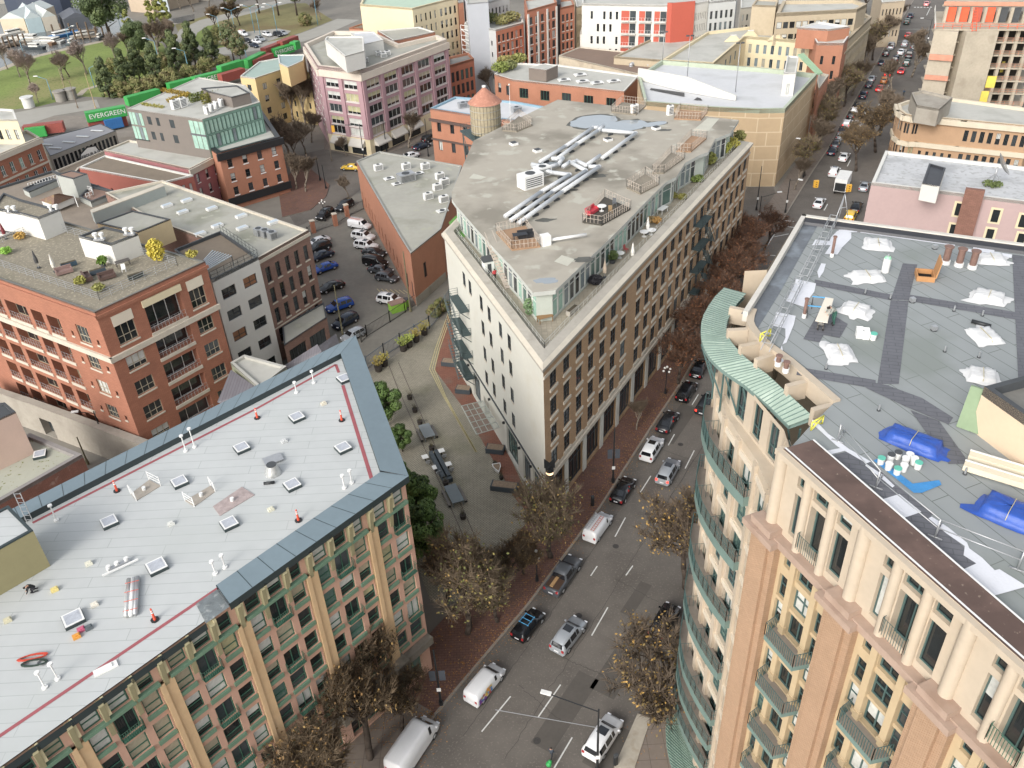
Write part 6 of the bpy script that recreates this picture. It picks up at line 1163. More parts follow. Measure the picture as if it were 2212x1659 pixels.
block('cream_podium','cream podium block left of the red and white apartments',[(1253,74),(1306,78),(1310,58),(1258,56)],12,WHT,{},LGR,WHT,.4,.3)
oa=block('orange_brick_apartments','orange brick apartment block with white window grids and roof garden',[(1071,68),(1131,52),(1125,35),(1020,38),(1003,54)],17,mat('vivid_orange_brick',S('b37257'),.85,.06),{0:{'n':6,'rows':[14,11.4,8.8,6.2,3.6],'h':1.9,'f':.55,'st':'1','gl':'dmw','sill':WHT},4:{'n':4,'rows':[13,10,7,4],'h':1.3,'f':.18,'st':'0','m':GREYV}},LGR,WHT,.5,.4)
ob2=block('taller_orange_apartments','taller orange brick apartment wing with white piers behind the roof garden block',[(1139,27),(1203,9),(1196,-6),(1132,2)],21,mat('vivid_orange_brick',S('b37257'),.85,.06),{0:{'n':5,'rows':[17.6,15,12.4,9.8,7.2,4.6],'h':1.9,'f':.55,'st':'1','sill':WHT}},LGR,OBR,.5,.4,piers=((0,3,.6,2,20.5,.2,WHT),))
block('far_orange_wing','orange brick wing right of the dark glass stair slot',[(1210,21),(1241,14),(1236,0),(1208,4)],19,mat('vivid_orange_brick',S('b37257'),.85,.06),{0:{'n':3,'rows':[15.6,13,10.4,7.8,5.2],'h':1.9,'f':.55,'st':'1','sill':WHT}},LGR,OBR,.5,.4)
block('glass_stair_slot','dark glazed stair slot between two orange brick wings',[(1203,12),(1211,12),(1211,-4),(1203,-4)],20,glass('m'),{},DGREY,DGREY,.3,.3)
m=MB('stair_tower'); q=[P(1003,54,16.5),P(1030,62,16.5),P(1030,50,16.5)]; r=thing('external_stair','white steel external stair on the grey end wall of the orange apartments','stair',(q[0].x,q[0].y,0))
for k in range(6):
    z=16-2.7*k; A=V((q[0].x-1,q[0].y-2.5,z));B=V((q[1].x+1,q[1].y-3,z)); m.bar(A,B,.12,WHITE); m.bar(A+V((0,0,1.1)),B+V((0,0,1.1)),.08,WHITE); m.bar(A,B-V((0,0,2.7)),.14,WHITE)
for A in ((q[0].x-1,q[0].y-2.5),(q[1].x+1,q[1].y-3)): m.bar((*A,0),(*A,17),.12,WHITE)
link('flight',m.mesh(r.location),r)
for k,(x,y) in enumerate(((1060,48),(1085,52),(1040,45),(1105,46))): bush('roof_garden_tree',['dense shrub','tall pale shrub','dark shrub','low planting'][k]+' in the roof garden of the orange brick apartments',x,y,17.1,2.6,2.6,('6f7342','8f8a50','565c38','847f4a')[k],360,.36,seed=80+k)
block('courtyard_building','orange brick court building with roofless bays and turf between the mauve block and grey wall',[(970,147),(1024,131),(1012,118),(968,128)],12,mat('orange_brick2',S('a8654b'),.85,.08),{0:{'n':5,'rows':[8,4.5,1],'h':2.6,'f':.62,'st':'2','gl':'mdg'}},mat('gravel_grey',S('8d8b85'),.9,.2),OBR,.6,.4)
block('low_orange_block','low orange brick block with brown roof and skylights behind the mauve block',[(754,62),(825,67),(861,72),(912,58),(905,48),(794,49)],15,OBR,{1:{'n':2,'rows':[10],'h':2,'f':.2,'st':'1'},2:{'n':3,'rows':[11],'h':2,'f':.5,'st':'2'}},BRR,OBR,.3,.4)
for k,(x,y) in enumerate(((810,56),(822,58),(850,55))): boxthing('solar_skylight','blue grey roof panel '+['left','middle','right'][k]+' on the low orange brick block','skylight',x,y,15.1,(3.2,3.2,.5),mat('blue_grey_panel',S('6d7c90'),.3,.1),.4,acfan((3.2,3.2,.5)))
sub('orange brick box with doorway at the back of the mauve block roof',[(850,90),(940,71),(905,60),(815,68)],18.5,0,OBR,GRN_R,WHT,.3)
block('cream_apartments','large cream apartment building with blank wall and green pyramidal roof corner',[(778,13),(891,22),(945,8),(988,-2),(960,-25),(790,-12)],23,CREAM,{1:{'n':5,'rows':[19.5,16.3,13.1,9.9,6.7],'h':2,'f':.35,'st':'1','gl':'wdm'},2:{'n':4,'rows':[19.5,16.3,13.1,9.9,6.7],'h':2,'f':.5,'st':'2','gl':'wdy'}},mat('pale_green_metal',S('a9bfa8'),.6,.08),CREAM,.5,.5)
block('grey_slab_tower','blank pale grey slab building at the top between cream and orange blocks',[(1010,10),(1055,6),(1050,-30),(1000,-25)],24,mat('cool_grey_wall',S('b3b7bd'),.8,.04),{},LGR,LGR,.3,.3)
block('orange_sliver_building','narrow dark orange building beside the cream apartments',[(990,8),(1001,6),(998,-20),(985,-20)],22,OBR,{},LGR,LGR,.3,.3)
for k,(L,z,c,l) in enumerate((([(1050,8),(1100,-4),(1080,-20),(1040,-15)],20,'c9c9c4','white stucco block at the very top above the orange apartments'),([(1245,18),(1262,14),(1262,-10),(1240,-8)],18,'b8aa8e','thin tan block behind the red and white apartments'),([(1600,20),(1660,14),(1640,-10),(1600,-5)],12,'b9b2a3','pale flat block above the gabled building'),([(1700,2),(1800,6),(1810,-25),(1700,-25)],17,'a89a85','brown grey block at the top behind the tan building'),([(1905,8),(1955,4),(1945,-30),(1890,-25)],13,'b9a78d','pale building at the far corner of the avenue'),([(1660,14),(1700,10),(1690,-20),(1650,-20)],18,'8f8577','grey block beside the top lift tower'))): block('distant_building',l,L,z,mat('far_wall_%d'%k,S(c),.85,.08),{0:{'n':6,'rows':[z-3.5,z-6.7,z-9.9],'h':1.8,'f':.4,'st':'0'}},LGR,WHT,.4,.4)
# --- pink building with dish, rounded tan building, construction ---
tp=block('pink_side_building','pink painted brick building with white roof and satellite dish on the right',[(1881.5,400),(2230,444),(2260,372),(1911.5,331)],16,PINKW,{0:{'wins':[]}},mat('stained_white_roof',S('b9babb'),.8,.1,.2,stain=(.25,.6,S('8f9092'),.5),fine=(1.2,S('a5a5a4'),.55)),WHT,.5,.5,done=False)
W,l,_=tp.Ws[0]
def onW(bd,e,pt):
    p=bd.p; i=e; a,b=p[i],p[(i+1)%len(p)]; _,l,rv=bd.Ws[e]
    if rv: a,b=b,a
    return onw(a,b,pt)
m=MB('cream_framed_window')
for x,y in ((1650,150),(1600,330),(1965,205),(1915,370),(2185,410),(2205,250)):
    u_,z_=onW(tp,0,t(3,1,x,y)); wb(m,u_-.85,u_+.85,z_-1.3,z_+1.3,.1,CREAM,W); wb(m,u_-.5,u_+.5,z_-1.0,z_+1.0,.14,glass('d'),W); tp.part('window',m); m=MB('window')
u_,z_=onW(tp,0,t(3,1,1780,100)); m=MB('chimney_breast'); wb(m,u_-1.7,u_+1.0,0,17.6,.8,mat('dark_red_brick',S('8c6354'),.85,.15,1,pat='brick',pv=(.6,.2,.02)),W); tp.part('chimney_breast',m)
tp.done()
sub('white sloped roof box with black top on the white roof',[t(3,0,1330,1590),t(3,0,1480,1620),t(3,0,1535,1460),t(3,0,1390,1420)],18.6,16,WHT,BLK,BLK,.2)
p=PT(3,0,1945,1580,16.1); r=thing('satellite_dish','large mesh satellite dish on the white roof','satellite dish',p,0); m=MB('mast'); m.bar((0,0,0),(0,0,2.6),.12,METAL,6); 
for a in (0,2.1,4.2): m.bar((1.3*cos(a),1.3*sin(a),0),(0,0,1.6),.06,METAL)
link('mast',m.mesh(),r); m=MB('dish'); R_=1.9; ax=V((.75,-.35,.55)).normalized(); e1=ax.orthogonal().normalized(); e2=ax.cross(e1); c_=V((.5,0,2.9)); prev=None; DM=mat('dish_mesh',S('8b8883'),.6,.1,alpha=.75)
rings=[]
for j in range(5): rr=R_*j/4; rings.append([c_+ax*(.14*rr*rr)+e1*rr*cos(2*pi*i/20)+e2*rr*sin(2*pi*i/20) for i in range(20)])
for j in range(4):
    for i in range(20): m.face([rings[j][i],rings[j+1][i],rings[j+1][(i+1)%20],rings[j][(i+1)%20]],DM)
for i in range(0,20,2): m.bar(rings[0][0],rings[4][i],.03,METAL)
link('dish',m.mesh(),r); bush('roof_shrub','low mossy shrub at the foot of the satellite dish',*t(3,0,1935,1600),16.1,1.6,.5,'5d6a35',260,.2,seed=90)
sb=block('rounded_tan_building','tan brick building with rounded corner bay and cream bands beyond the pink one',[(1938,230),(1942,243),(1954,252),(1972,256),(1991,256),(2081,265),(2230,279),(2260,245),(2040,215),(1960,222)],11.5,mat('tan_brick2',S('b08e6d'),.85,.08),{0:{'n':2,'rows':[8.2,3.4],'h':2.1,'f':.8,'st':'1'},1:{'n':2,'rows':[8.2,3.4],'h':2.1,'f':.75,'st':'1'},2:{'n':2,'rows':[8.2,3.4],'h':2.1,'f':.75,'st':'1'},3:{'n':2,'rows':[8.2,3.4],'h':2.1,'f':.75,'st':'1','gl':'dy'},5:{'n':8,'rows':[7.7,2.8],'h':2.3,'f':.55,'st':'2'},4:{'n':5,'rows':[2.8],'h':2.0,'f':.4,'st':'1'},8:{}},LGR,mat('cream_band',S('cbbfa8'),.8,.08),.6,.6,bands=tuple((e,z0,z1,pr,mat('cream_band',S('cbbfa8'),.8,.08)) for e in (0,1,2,3,4,5) for z0,z1,pr in ((10.8,11.9,.6),(5.6,6.6,.35))))
sub('raw concrete lift housing on the rounded tan building',[(1968,205),(1992,200),(2057,215),(2028,240),(1980,232)],14.6,11.5,CONC,CONC,CONC,.5)
# construction site
CG=mat('raw_concrete',S('b0a592'),.85,.14,.3,stain=(.4,.5,S('978b78'))); cs=Bd('concrete_frame','unfinished concrete tower with orange safety netting and open floors','building site',tuple(P(2019,65,20.5))[:2]+(0,)); 
A=P(2019,65,20.5);B=P(2071,68,20.5);C_=P(2089,68,20.5);D_=P(2159,65,20.5);E_=P(2260,66,20.5); bk_=V((6,14,0)); NET=mat('orange_netting',S('e0582c'),.7,.15,1); NET2=mat('faded_netting',S('c98a6f'),.7,.15,1); YM=mat('yellow_formwork',S('d6c443'),.7,.1)
def wallp(a,b,z0,z1,m,nm,dep=.5):
    k=MB(nm); n=V((-(b-a).y,(b-a).x,0)).normalized()*dep; k.hexa([V((p.x,p.y,z0)) for p in (a,b,b+n,a+n)],[V((p.x,p.y,z1)) for p in (a,b,b+n,a+n)],m); cs.part(nm,k)
wallp(A,B,0,20.4,CG,'core_wall',6); wallp(C_,D_,0,20.4,CG,'core_wall',6)
for i in range(7):
    z=2.6+i*2.95; k=MB('floor_slab'); k.prism([XY(p) for p in (A+V((2,1,0)),E_+V((0,1,0)),E_+bk_,A+bk_)],z,z+.25,CG); cs.part('floor_slab',k)
    for j in range(5):
        q=D_.lerp(E_,j/4)+V((0,1.5,0)); k=MB('column'); k.box((q.x,q.y,z-2.7),(.7,.7,2.69),CG); cs.part('column',k)
    k=MB('balustrade'); rail(k,[V((D_.x,D_.y+1,z+.25)),V((E_.x,E_.y+1,z+.25))],1.0,NET2,2,2,.05); cs.part('balustrade',k)
wallp(D_+V((0,6,0)),E_+V((0,6,0)),0,20.3,mat('interior_shade_tone',S('3a3530'),.9,.3,.5),'interior_shade_panel',.3)  # dark panel: shade inside the open floors is put into its colour
for a,b,z0,z1,m_,nm in ((A,B,9.3,10.4,NET2,'netting'),(A,B,13.9,15.2,NET2,'netting')):
    n_=V((-.2,-.6,0)); wallp(a+n_,b+n_,z0,z1,m_,nm,.3)
k=MB('floor_slab'); k.prism([XY(p) for p in (A,E_,E_+bk_*1.3,A+bk_*1.3)],20.42,20.7,CG); cs.part('floor_slab',k)
k=MB('floor_slab'); up=[A+V((4,7,0)),E_+V((0,7,0)),E_+bk_*1.5,A+V((4,0,0))+bk_*1.5]; k.prism([XY(p) for p in up],24.2,24.5,CG); cs.part('floor_slab',k)
for j in range(7):
    q=up[0].lerp(up[1],(j+.3)/7); wallp(q,q.lerp(up[1],.9/(7-j) if j<6 else .9),20.8,24.1,[NET,NET,REDP,NET,DGREY,DGREY,NET][j],'safety_net',.1); k=MB('column'); k.box((q.x,q.y-.5,20.7),(.6,.6,3.5),CG); cs.part('column',k)
wallp(up[0]+V((0,-.6,0)),up[1]+V((0,-.6,0)),24.5,25.4,NET2,'netting',.15)
k=MB('edge_rail'); rail(k,[A+V((0,0,.2)),A+bk_+V((0,0,.2)),A+bk_*1.4+V((0,0,.2))],1.2,WHT,2,2,.06); rail(k,[A+V((0,.5,.2)),E_+V((0,.5,.2))],1.1,NET,2,2,.06); cs.part('edge_rail',k)
for x,y,w_ in ((1900,420,.8),(1830,560,.7),(1910,690,.9),(1850,820,.7),(2010,560,.3),(2110,450,.3)):
    p=PT(3,0,x,y,11 if y>500 else 14); k=MB('yellow_panel'); k.box((p.x,p.y-1,p.z-1.5),(w_*2.2,.25,2.6),YM,-.2); cs.part('yellow_panel',k)
k=MB('ladder'); p=V((C_.x+1,C_.y-.3,20.7)); 
for s_ in (0,1): k.bar(p+V((s_,0,-.2)),p+V((s_+.6,3,4.4)),.08,NET)
for i in range(9): k.bar(p+V((.6*i/8,3*i/8,4.4*i/8)),p+V((1+.6*i/8,3*i/8,4.4*i/8)),.06,NET)
cs.part('ladder',k); cs.done()
z2=lambda x,y:(1612.9+x*.1389,322.6+y*.1389); z1=lambda x,y:(1728.1+x*.10416,172.8+y*.10416); z3=lambda x,y:(1820.3+x*.10416,y*.10416); k0=lambda x,y:(x*.16667,y*.16667); k1=lambda x,y:(368.67+x*.16667,y*.16667)
# ================= vehicles =================
def loft(kind):
    # x, belt z, top z, half width, roof half width
    D={'sedan':(4.75,1.86,[(-2.36,.55,.62,.78,.6),(-2.3,.85,.95,.86,.7),(-1.75,.95,1.08,.92,.74),(-.95,.97,1.40,.93,.60),(.0,.96,1.45,.93,.62),(.55,.95,1.38,.93,.60),(1.25,.92,.99,.92,.74),(2.05,.80,.84,.88,.70),(2.32,.62,.66,.74,.56),(2.37,.45,.48,.66,.5)]),
    'suv':(4.75,1.92,[(-2.36,.6,.7,.84,.66),(-2.3,1.0,1.15,.92,.72),(-2.05,1.05,1.60,.95,.66),(-1.0,1.05,1.72,.96,.70),(.1,1.05,1.72,.96,.70),(.55,1.04,1.62,.95,.67),(1.15,1.02,1.1,.94,.78),(2.0,.92,.98,.9,.74),(2.3,.72,.78,.78,.6),(2.37,.5,.54,.7,.5)]),
    'hatch':(4.2,1.78,[(-2.1,.6,.7,.8,.62),(-2.05,.92,1.05,.86,.68),(-1.75,.98,1.42,.88,.6),(-.8,.98,1.52,.89,.64),(.1,.97,1.52,.89,.64),(.5,.96,1.42,.89,.62),(1.1,.94,1.0,.88,.72),(1.8,.84,.88,.84,.66),(2.05,.65,.7,.74,.55),(2.1,.45,.5,.66,.5)]),
    'van':(4.75,1.78,[(-2.37,.6,.9,.84,.8),(-2.33,1.1,1.75,.88,.76),(-2.1,1.12,1.84,.89,.78),(-.9,1.12,1.88,.89,.78),(.45,1.12,1.86,.89,.76),(.8,1.1,1.78,.89,.74),(1.45,1.05,1.15,.88,.74),(2.1,.88,.92,.84,.66),(2.33,.62,.68,.74,.55),(2.38,.45,.5,.66,.5)]),
    'bigvan':(6.2,2.08,[(-3.1,.6,1.2,.98,.94),(-3.06,1.3,2.4,1.02,.9),(-2.9,1.35,2.52,1.04,.92),(-.5,1.35,2.56,1.04,.92),(1.2,1.35,2.5,1.04,.9),(1.6,1.32,2.4,1.03,.88),(2.35,1.2,1.35,1.0,.86),(2.8,.95,1.02,.95,.76),(3.05,.65,.72,.84,.66),(3.1,.45,.5,.76,.6)]),
    'pickup':(5.8,2.0,[(-2.9,.6,.66,.9,.8),(-2.86,1.1,1.14,.96,.88),(-2.7,1.12,1.15,.98,.9),(-1.05,1.12,1.15,.98,.9),(-.9,1.12,1.8,.98,.74),(.4,1.12,1.86,.98,.76),(.7,1.12,1.78,.98,.74),(1.3,1.1,1.2,.97,.84),(2.5,1.02,1.08,.95,.8),(2.85,.75,.8,.86,.7),(2.9,.5,.55,.8,.6)])}
    return D[kind]
PAINTS={'white':('d9dadb',.25),'black':('141518',.2),'silver':('9fa4a9',.25),'grey':('55595e',.25),'blue':('1f4fa8',.25),'navy':('1f2b3d',.25),'red':('b02530',.25),'yellow':('e2b81c',.3),'orange':('c77a25',.3),'pink':('d08a8a',.3),'dark':('26292d',.22),'green':('2f4a42',.25)}
CGL=mat('car_glass',(.012,.014,.017),.05,0,spec=.9); TY=mat('tyre',(.015,.015,.016),.8,.1); TLR=mat('tail_lamp_red',S('a3131a'),.3,0); TLL=mat('brake_lamp_lit',(1,.05,.03),.3,0,emit=1.2); HL=mat('head_lamp',(.75,.77,.8),.15,0); PLT=mat('number_plate',(.7,.7,.72),.4,0)
CT={}
def car_root(kind,col,lit=False):
    L,Wd,st=loft(kind); h,rg=PAINTS[col]; pm=mat('paint_'+col,S(h),rg,.04,1,spec=.6,metal=.25 if col in('silver','grey') else 0); name={'sedan':'parked_car','suv':'parked_car','hatch':'parked_car','van':'cargo_van','bigvan':'cargo_van','pickup':'pickup_truck'}[kind]
    r=thing(name,'x',{'van':'van','bigvan':'van','pickup':'pickup truck'}.get(kind,'car')); n=len(st); R=[]
    for x,zb,zt,hw,rw in st:
        H_=[(hw*.93,.28),(hw*1.0,.45),(hw*1.0,zb*.78),(hw*.985,zb),(rw,zt-.03),(rw*.6,zt+.015),(0,zt+.03)]
        R.append([V((x,-y,z)) for y,z in H_]+[V((x,y,z)) for y,z in H_[-2::-1]])
    b=MB('body'); m_=len(R[0]); flat=[p for s_ in R for p in s_]; fs=[]
    for i in range(n-1):
        for j in range(1,m_-2): fs.append((i*m_+j,(i+1)*m_+j,(i+1)*m_+j+1,i*m_+j+1))
    b.raw(flat,fs,pm,True); b.raw(flat,[(i*m_+j,(i+1)*m_+j,(i+1)*m_+j+1,i*m_+j+1) for i in range(n-1) for j in (0,m_-2)],TY); b.face(R[0],pm); b.face(R[-1][::-1],pm); b.face([(-L/2+.1,-Wd*.44,.3),(L/2-.1,-Wd*.44,.3),(L/2-.1,Wd*.44,.3),(-L/2+.1,Wd*.44,.3)],TY)
    W_=MB('windscreen'); RW_=MB('rear_window'); SL=MB('side_window'); SR=MB('side_window')
    def pane(mb,a,b_,c,d,k=.88,o=.025):
        ce=(a+b_+c+d)/4; nn=(c-a).cross(d-b_).normalized(); nn=nn if nn.dot(ce-V((0,0,.7)))>0 else -nn; mb.face([ce+(p-ce)*k+nn*o for p in (a,b_,c,d)],CGL)
    roof=[i for i in range(n) if st[i][2]-st[i][1]>.3]; f=max(roof); bk=min(roof)
    # windscreen: between f and f+1 ; rear: bk-1..bk
    a,b_=R[f],R[f+1]; pane(W_,a[4],b_[4],b_[8],a[8],.92,.085); W_.f[-1]=W_.f[-1]
    if kind not in('van','bigvan'): a,b_=R[bk-1],R[bk]; pane(RW_,a[4],b_[4],b_[8],a[8],.88,.08)
    lo=bk if kind not in('van','bigvan') else max(bk,f-1)
    for i in range(lo,f):
        pane(SL,R[i][3],R[i+1][3],R[i+1][4],R[i][4],.86); pane(SR,R[i][8],R[i+1][8],R[i+1][9],R[i][9],.86)
    # front quarter
    for mb in (W_,RW_,SL,SR):
        if mb.f:
            for q in range(len(mb.f)):
                ids=mb.f[q]; p=[V(mb.v[k]) for k in ids]; nn=(p[1]-p[0]).cross(p[2]-p[0]); c=sum(p,V((0,0,0)))/4
                if nn.dot(c-V((0,0,.8)))<0: mb.f[q]=tuple(reversed(ids)); 
            for q in range(len(mb.f)):
                pass
    link('body',b.mesh(),r)
    for mb in (W_,RW_,SL,SR):
        if mb.f:
            # push outward
            link(mb.name,mb.mesh(),r)
    for sx in (L*.31,-L*.31):
        for sy in (-1,1):
            w=MB('wheel'); rr=.34 if kind not in('bigvan','pickup') else .38
            y0=sy*(Wd/2-.2); w.bar((sx,y0,rr),(sx,y0+sy*.2,rr),rr,TY,14); w.bar((sx,y0+sy*.2,rr),(sx,y0+sy*.215,rr),rr*.62,METAL,10); link('wheel',w.mesh(),r)
    zl=st[1][1]*.86; zh=st[-3][1]*.82
    for sy in (-1,1):
        w=MB('tail_light'); w.box((-L/2+.06,sy*Wd*.37,zl-.12),(.12,.26,.3 if kind!='bigvan' else .5),TLL if lit else TLR); link('tail_light',w.mesh(),r)
        w=MB('headlight'); w.box((L/2-.14,sy*Wd*.34,zh-.08),(.26,.34,.13),HL); link('headlight',w.mesh(),r)
        w=MB('wing_mirror'); w.box((st[f+1][0]-.12,sy*(Wd/2+.06),st[f][1]+.02),(.14,.2,.14),pm); link('wing_mirror',w.mesh(),r)
    w=MB('number_plate'); w.box((-L/2-.0,0,.55 if kind!='bigvan' else .7),(.04,.5,.14),PLT); link('number_plate',w.mesh(),r)
    if kind in('suv',) and col in('white','silver','black'): w=MB('sunroof'); w.box((-.1,0,1.745),(.8,.9,.015),CGL); link('sunroof',w.mesh(),r)
    if kind=='pickup': w=MB('load_bed'); w.box((-1.85,0,1.17),(1.55,1.6,.03),mat('bed_timber',S('4a3527'),.8,.2,3)); link('load_bed',w.mesh(),r)
    return r
def tang(p):
    best=min(range(len(LC)-1),key=lambda i:(V(LC[i])+V(LC[i+1])).__sub__(V((2*p.x,2*p.y))).length); u=V(LC[best+1])-V(LC[best]); return atan2(u.y,u.x)
LET=0
def car(kind,col,pos,label,vec=None,flip=False,lit=False,moving=False,group=None):
    p=P(*pos,.8); p.z=.02
    if vec: q=P(pos[0]+vec[0],pos[1]+vec[1],.8)-P(*pos,.8); a=atan2(q.y,q.x)
    else: a=tang(p)
    if flip:a+=pi
    key=(kind,col,lit)
    if key not in CT: r=CT[key]=car_root(kind,col,lit); r.location=p; r.rotation_euler=(0,0,a); r['label']=label
    else: r=dup(CT[key],p,a,label)
    if group: r['group']=group
    return r
N_='cars on the near street'
c1=car('suv','white',(1303,1590),'white car with dark sunroof parked at the lower right kerb, lowest car in view')
car('suv','black',t(2,3,1320,380),'black car half hidden under the yellow leaved tree on the right kerb')
car('suv','silver',t(2,3,490,500),'silver car driving in the lane, lowest moving car')
rk=car('hatch','black',t(2,3,140,410),'black hatchback with blue roof rack parked at the left kerb')
pu=car('pickup','grey',(1217,1240),'grey pickup with planks in its open bed')
lv=car('van','white',t(2,2,745,1225),'small white van with orange ladders on its roof')
car('sedan','black',t(2,2,960,905),'black saloon parked just behind the ladder van')
car('suv','silver',t(2,2,1350,745),'silver car driving beside the white parked car',lit=True)
car('suv','white',t(2,2,1210,550),'white car with sunroof parked along the flatiron street front')
car('sedan','dark',t(2,2,1345,315),'dark saloon parked ahead of the white sunroof car')
car('suv','dark',t(2,2,1680,165),'dark car driving with bright red tail lamps beside the canopy corner',lit=True)
car('suv','black',t(2,2,1510,55),'black car with roof rails second from the bare street tree')
car('sedan','black',t(2,1,1620,1515),'black saloon parked nearest the tree row at the flatiron')
av=car('van','white',t(1,3,1980,925),'white van with colourful mural on its side at the left kerb')
bv=car('bigvan','white',(893,1612),'large white panel van at the bottom left kerb')
# extras
w=MB('roof_rack'); BL=mat('blue_rack',S('4aa3d6'),.4,0)
for y in (-.5,.5): w.bar((-.9,y,1.62),(.5,y,1.62),.03,BL)
for x in (-.8,-.2,.4): w.bar((x,-.6,1.6),(x,.6,1.6),.03,BL)
link('roof_rack',w.mesh(),rk); w=MB('ladder'); LO=mat('ladder_orange',S('c0562f'),.5,.05)
for y in (-.45,-.1,.25,.6): w.bar((-2.2,y,2.02),(.5,y,2.02),.03,LO if y<0 else METAL)
for i in range(8): w.bar((-2.1+i*.35,-.45,2.02),(-2.1+i*.35,-.1,2.02),.02,LO); w.bar((-2.1+i*.35,.25,2.02),(-2.1+i*.35,.6,2.02),.02,METAL)
link('ladder',w.mesh(),lv); w=MB('plank'); w.box((-1.8,.1,1.2),(1.5,.35,.12),mat('new_plank',S('b08a5a'),.7,.1)); link('plank',w.mesh(),pu)
w=MB('side_mural'); rdm=random.Random(4); cc_=[S(c) for c in ('2f7fc4','e0a02c','c4452f','46b5c9','7a3fa0','e8c63c')]
for i in range(26):
    x=rdm.uniform(-2.1,-.2);z=rdm.uniform(.55,1.45); s_=rdm.uniform(.12,.3); y=-.905-.002*i*.3; w.face([(x-s_,y,z-s_*.6),(x+s_*.6,y,z-s_),(x+s_,y,z+s_*.5),(x-s_*.4,y,z+s_)],mat('mural_%d'%(i%6),cc_[i%6],.5,.1))
link('side_mural',w.mesh(),av)
F_='cars on the far avenue'
for k,c,pos,l,*o in (('sedan','white',z2(1130,815),'white fastback nearest the intersection on the avenue'),('suv','white',z2(1365,335),'white car left of the box truck'),('sedan','white',z2(1520,100),'white saloon two cars beyond the box truck'),('bigvan','white',z1(1180,1010),'white van driving on the avenue, alone'),('suv','silver',z1(1375,665),'silver car driving beyond the white van'),('sedan','red',z1(1660,155),'red saloon right behind the orange taxi',1),
 ('sedan','navy',z1(680,1450),'navy saloon parked at the left kerb, lowest of the avenue row'),('sedan','grey',z1(750,1300),'grey saloon parked ahead of the navy one'),('hatch','silver',z1(845,1145),'silver hatchback in the avenue kerb row'),('sedan','navy',z1(885,1020),'dark blue saloon in the avenue kerb row'),('suv','white',z1(980,890),'white car with red tail lamps in the avenue kerb row',1),('hatch','dark',z1(1075,715),'dark hatchback between two white parked cars'),('suv','white',z1(1145,630),'white car with dark window parked beyond the dark hatchback'),('sedan','dark',z1(1190,510),'dark saloon at the far end of the kerb row'),('suv','navy',z1(1320,300),'navy car with white roof rails parked alone'),('hatch','navy',z1(1440,85),'navy hatchback parked opposite the red saloon'),
 ('sedan','silver',z3(605,1615),'silver saloon parked beyond the navy hatchback'),('hatch','orange',z3(870,1645),'orange taxi in the queue'),('suv','red',z3(950,1515),'dark windowed red car ahead of the orange taxi',1),('pickup','white',z3(1010,1375),'white pickup in the queue'),('suv','navy',z3(1095,1210),'navy car ahead of the white pickup'),('sedan','navy',z3(815,1275),'navy saloon parked at the left kerb beside the queue'),('suv','dark',z3(905,1095),'dark car under the bare trees at the left kerb'),('pickup','silver',z3(1005,945),'grey silver pickup at the left kerb before the crossing'),('sedan','white',z3(1210,1060),'white saloon in the middle of the queue'),('suv','silver',z3(1290,895),'silver car before the crossing, left lane'),('suv','grey',z3(1475,960),'grey car before the crossing, right lane'),('pickup','dark',z3(1385,1120),'dark pickup in the right lane'),('suv','green',z3(1330,1290),'dark green car with white roof in the right lane'),('sedan','red',z3(1220,1450),'bright red saloon in the right lane',1),('hatch','red',z3(1360,715),'red hatchback in the crossing',1),('suv','dark',z3(1565,755),'dark car turning in the crossing'),('sedan','pink',z3(1745,65),'pale pink car beyond the far crosswalk'),('suv','green',z3(1340,440),'dark green car parked beyond the crossing'),('sedan','navy',z3(1410,310),'navy saloon parked farthest up the avenue'),('sedan','silver',t(3,0,835,1600),'silver car at the right kerb beside the box truck'),('sedan','black',t(3,1,765,120),'black saloon at the right kerb before the pink building'),('suv','yellow',t(3,1,715,200),'yellow taxi half hidden by the grey roof parapet')):
    car(k,c,pos,l,lit=bool(o),group=None)
V1=(40,7);V2=(-40,14)
for k,c,x,y,v,l in (('van','white',895,280,V1,'white cargo van parked first in the right row of the lot'),('suv','white',925,375,V1,'white car second in the right row of the lot'),('suv','white',950,455,V1,'white car third in the right row of the lot'),('sedan','dark',1020,515,V1,'dark saloon fourth in the right row of the lot'),('van','black',1030,600,V1,'black van parked in the right row of the lot'),('sedan','grey',1075,665,V1,'grey saloon sixth in the right row of the lot'),('hatch','grey',1130,730,V1,'grey hatchback last in the right row of the lot'),('suv','white',1160,925,V1,'white car parked alone by the green bins'),
 ('sedan','white',535,420,V2,'white saloon first in the left row of the lot'),('suv','dark',545,470,V2,'dark car second in the left row of the lot'),('sedan','navy',565,540,V2,'navy saloon third in the left row of the lot'),('sedan','blue',595,645,V2,'bright blue saloon in the left row of the lot'),('sedan','black',650,810,V2,'black coupe between the two blue cars of the lot'),('suv','blue',720,975,V2,'bright blue car nearest the leaning pole'),('suv','navy',770,1110,(-40,22),'navy car with roof rails near the lot exit'),('hatch','silver',840,1225,(-40,20),'silver hatchback parked at the bottom of the lot'),
 ('suv','black',595,185,(-34,24),'black four wheel drive on the street outside the lot gate'),('suv','dark',765,112,(-34,22),'dark car behind the black four wheel drive')): car(k,c,t(1,1,x,y),l,v)
for k,c,x,y,v,l in (('sedan','yellow',820,1440,(-40,-2),'bright yellow sports car at the crossing'),('sedan','white',1330,1340,(-40,12),'white car entering the street by the mauve block'),('sedan','navy',1430,1255,(40,-14),'navy saloon parked beside the mauve block'),('suv','dark',1505,1190,(40,-14),'dark car parked farthest beside the mauve block')): car(k,c,t(1,0,x,y),l,v)
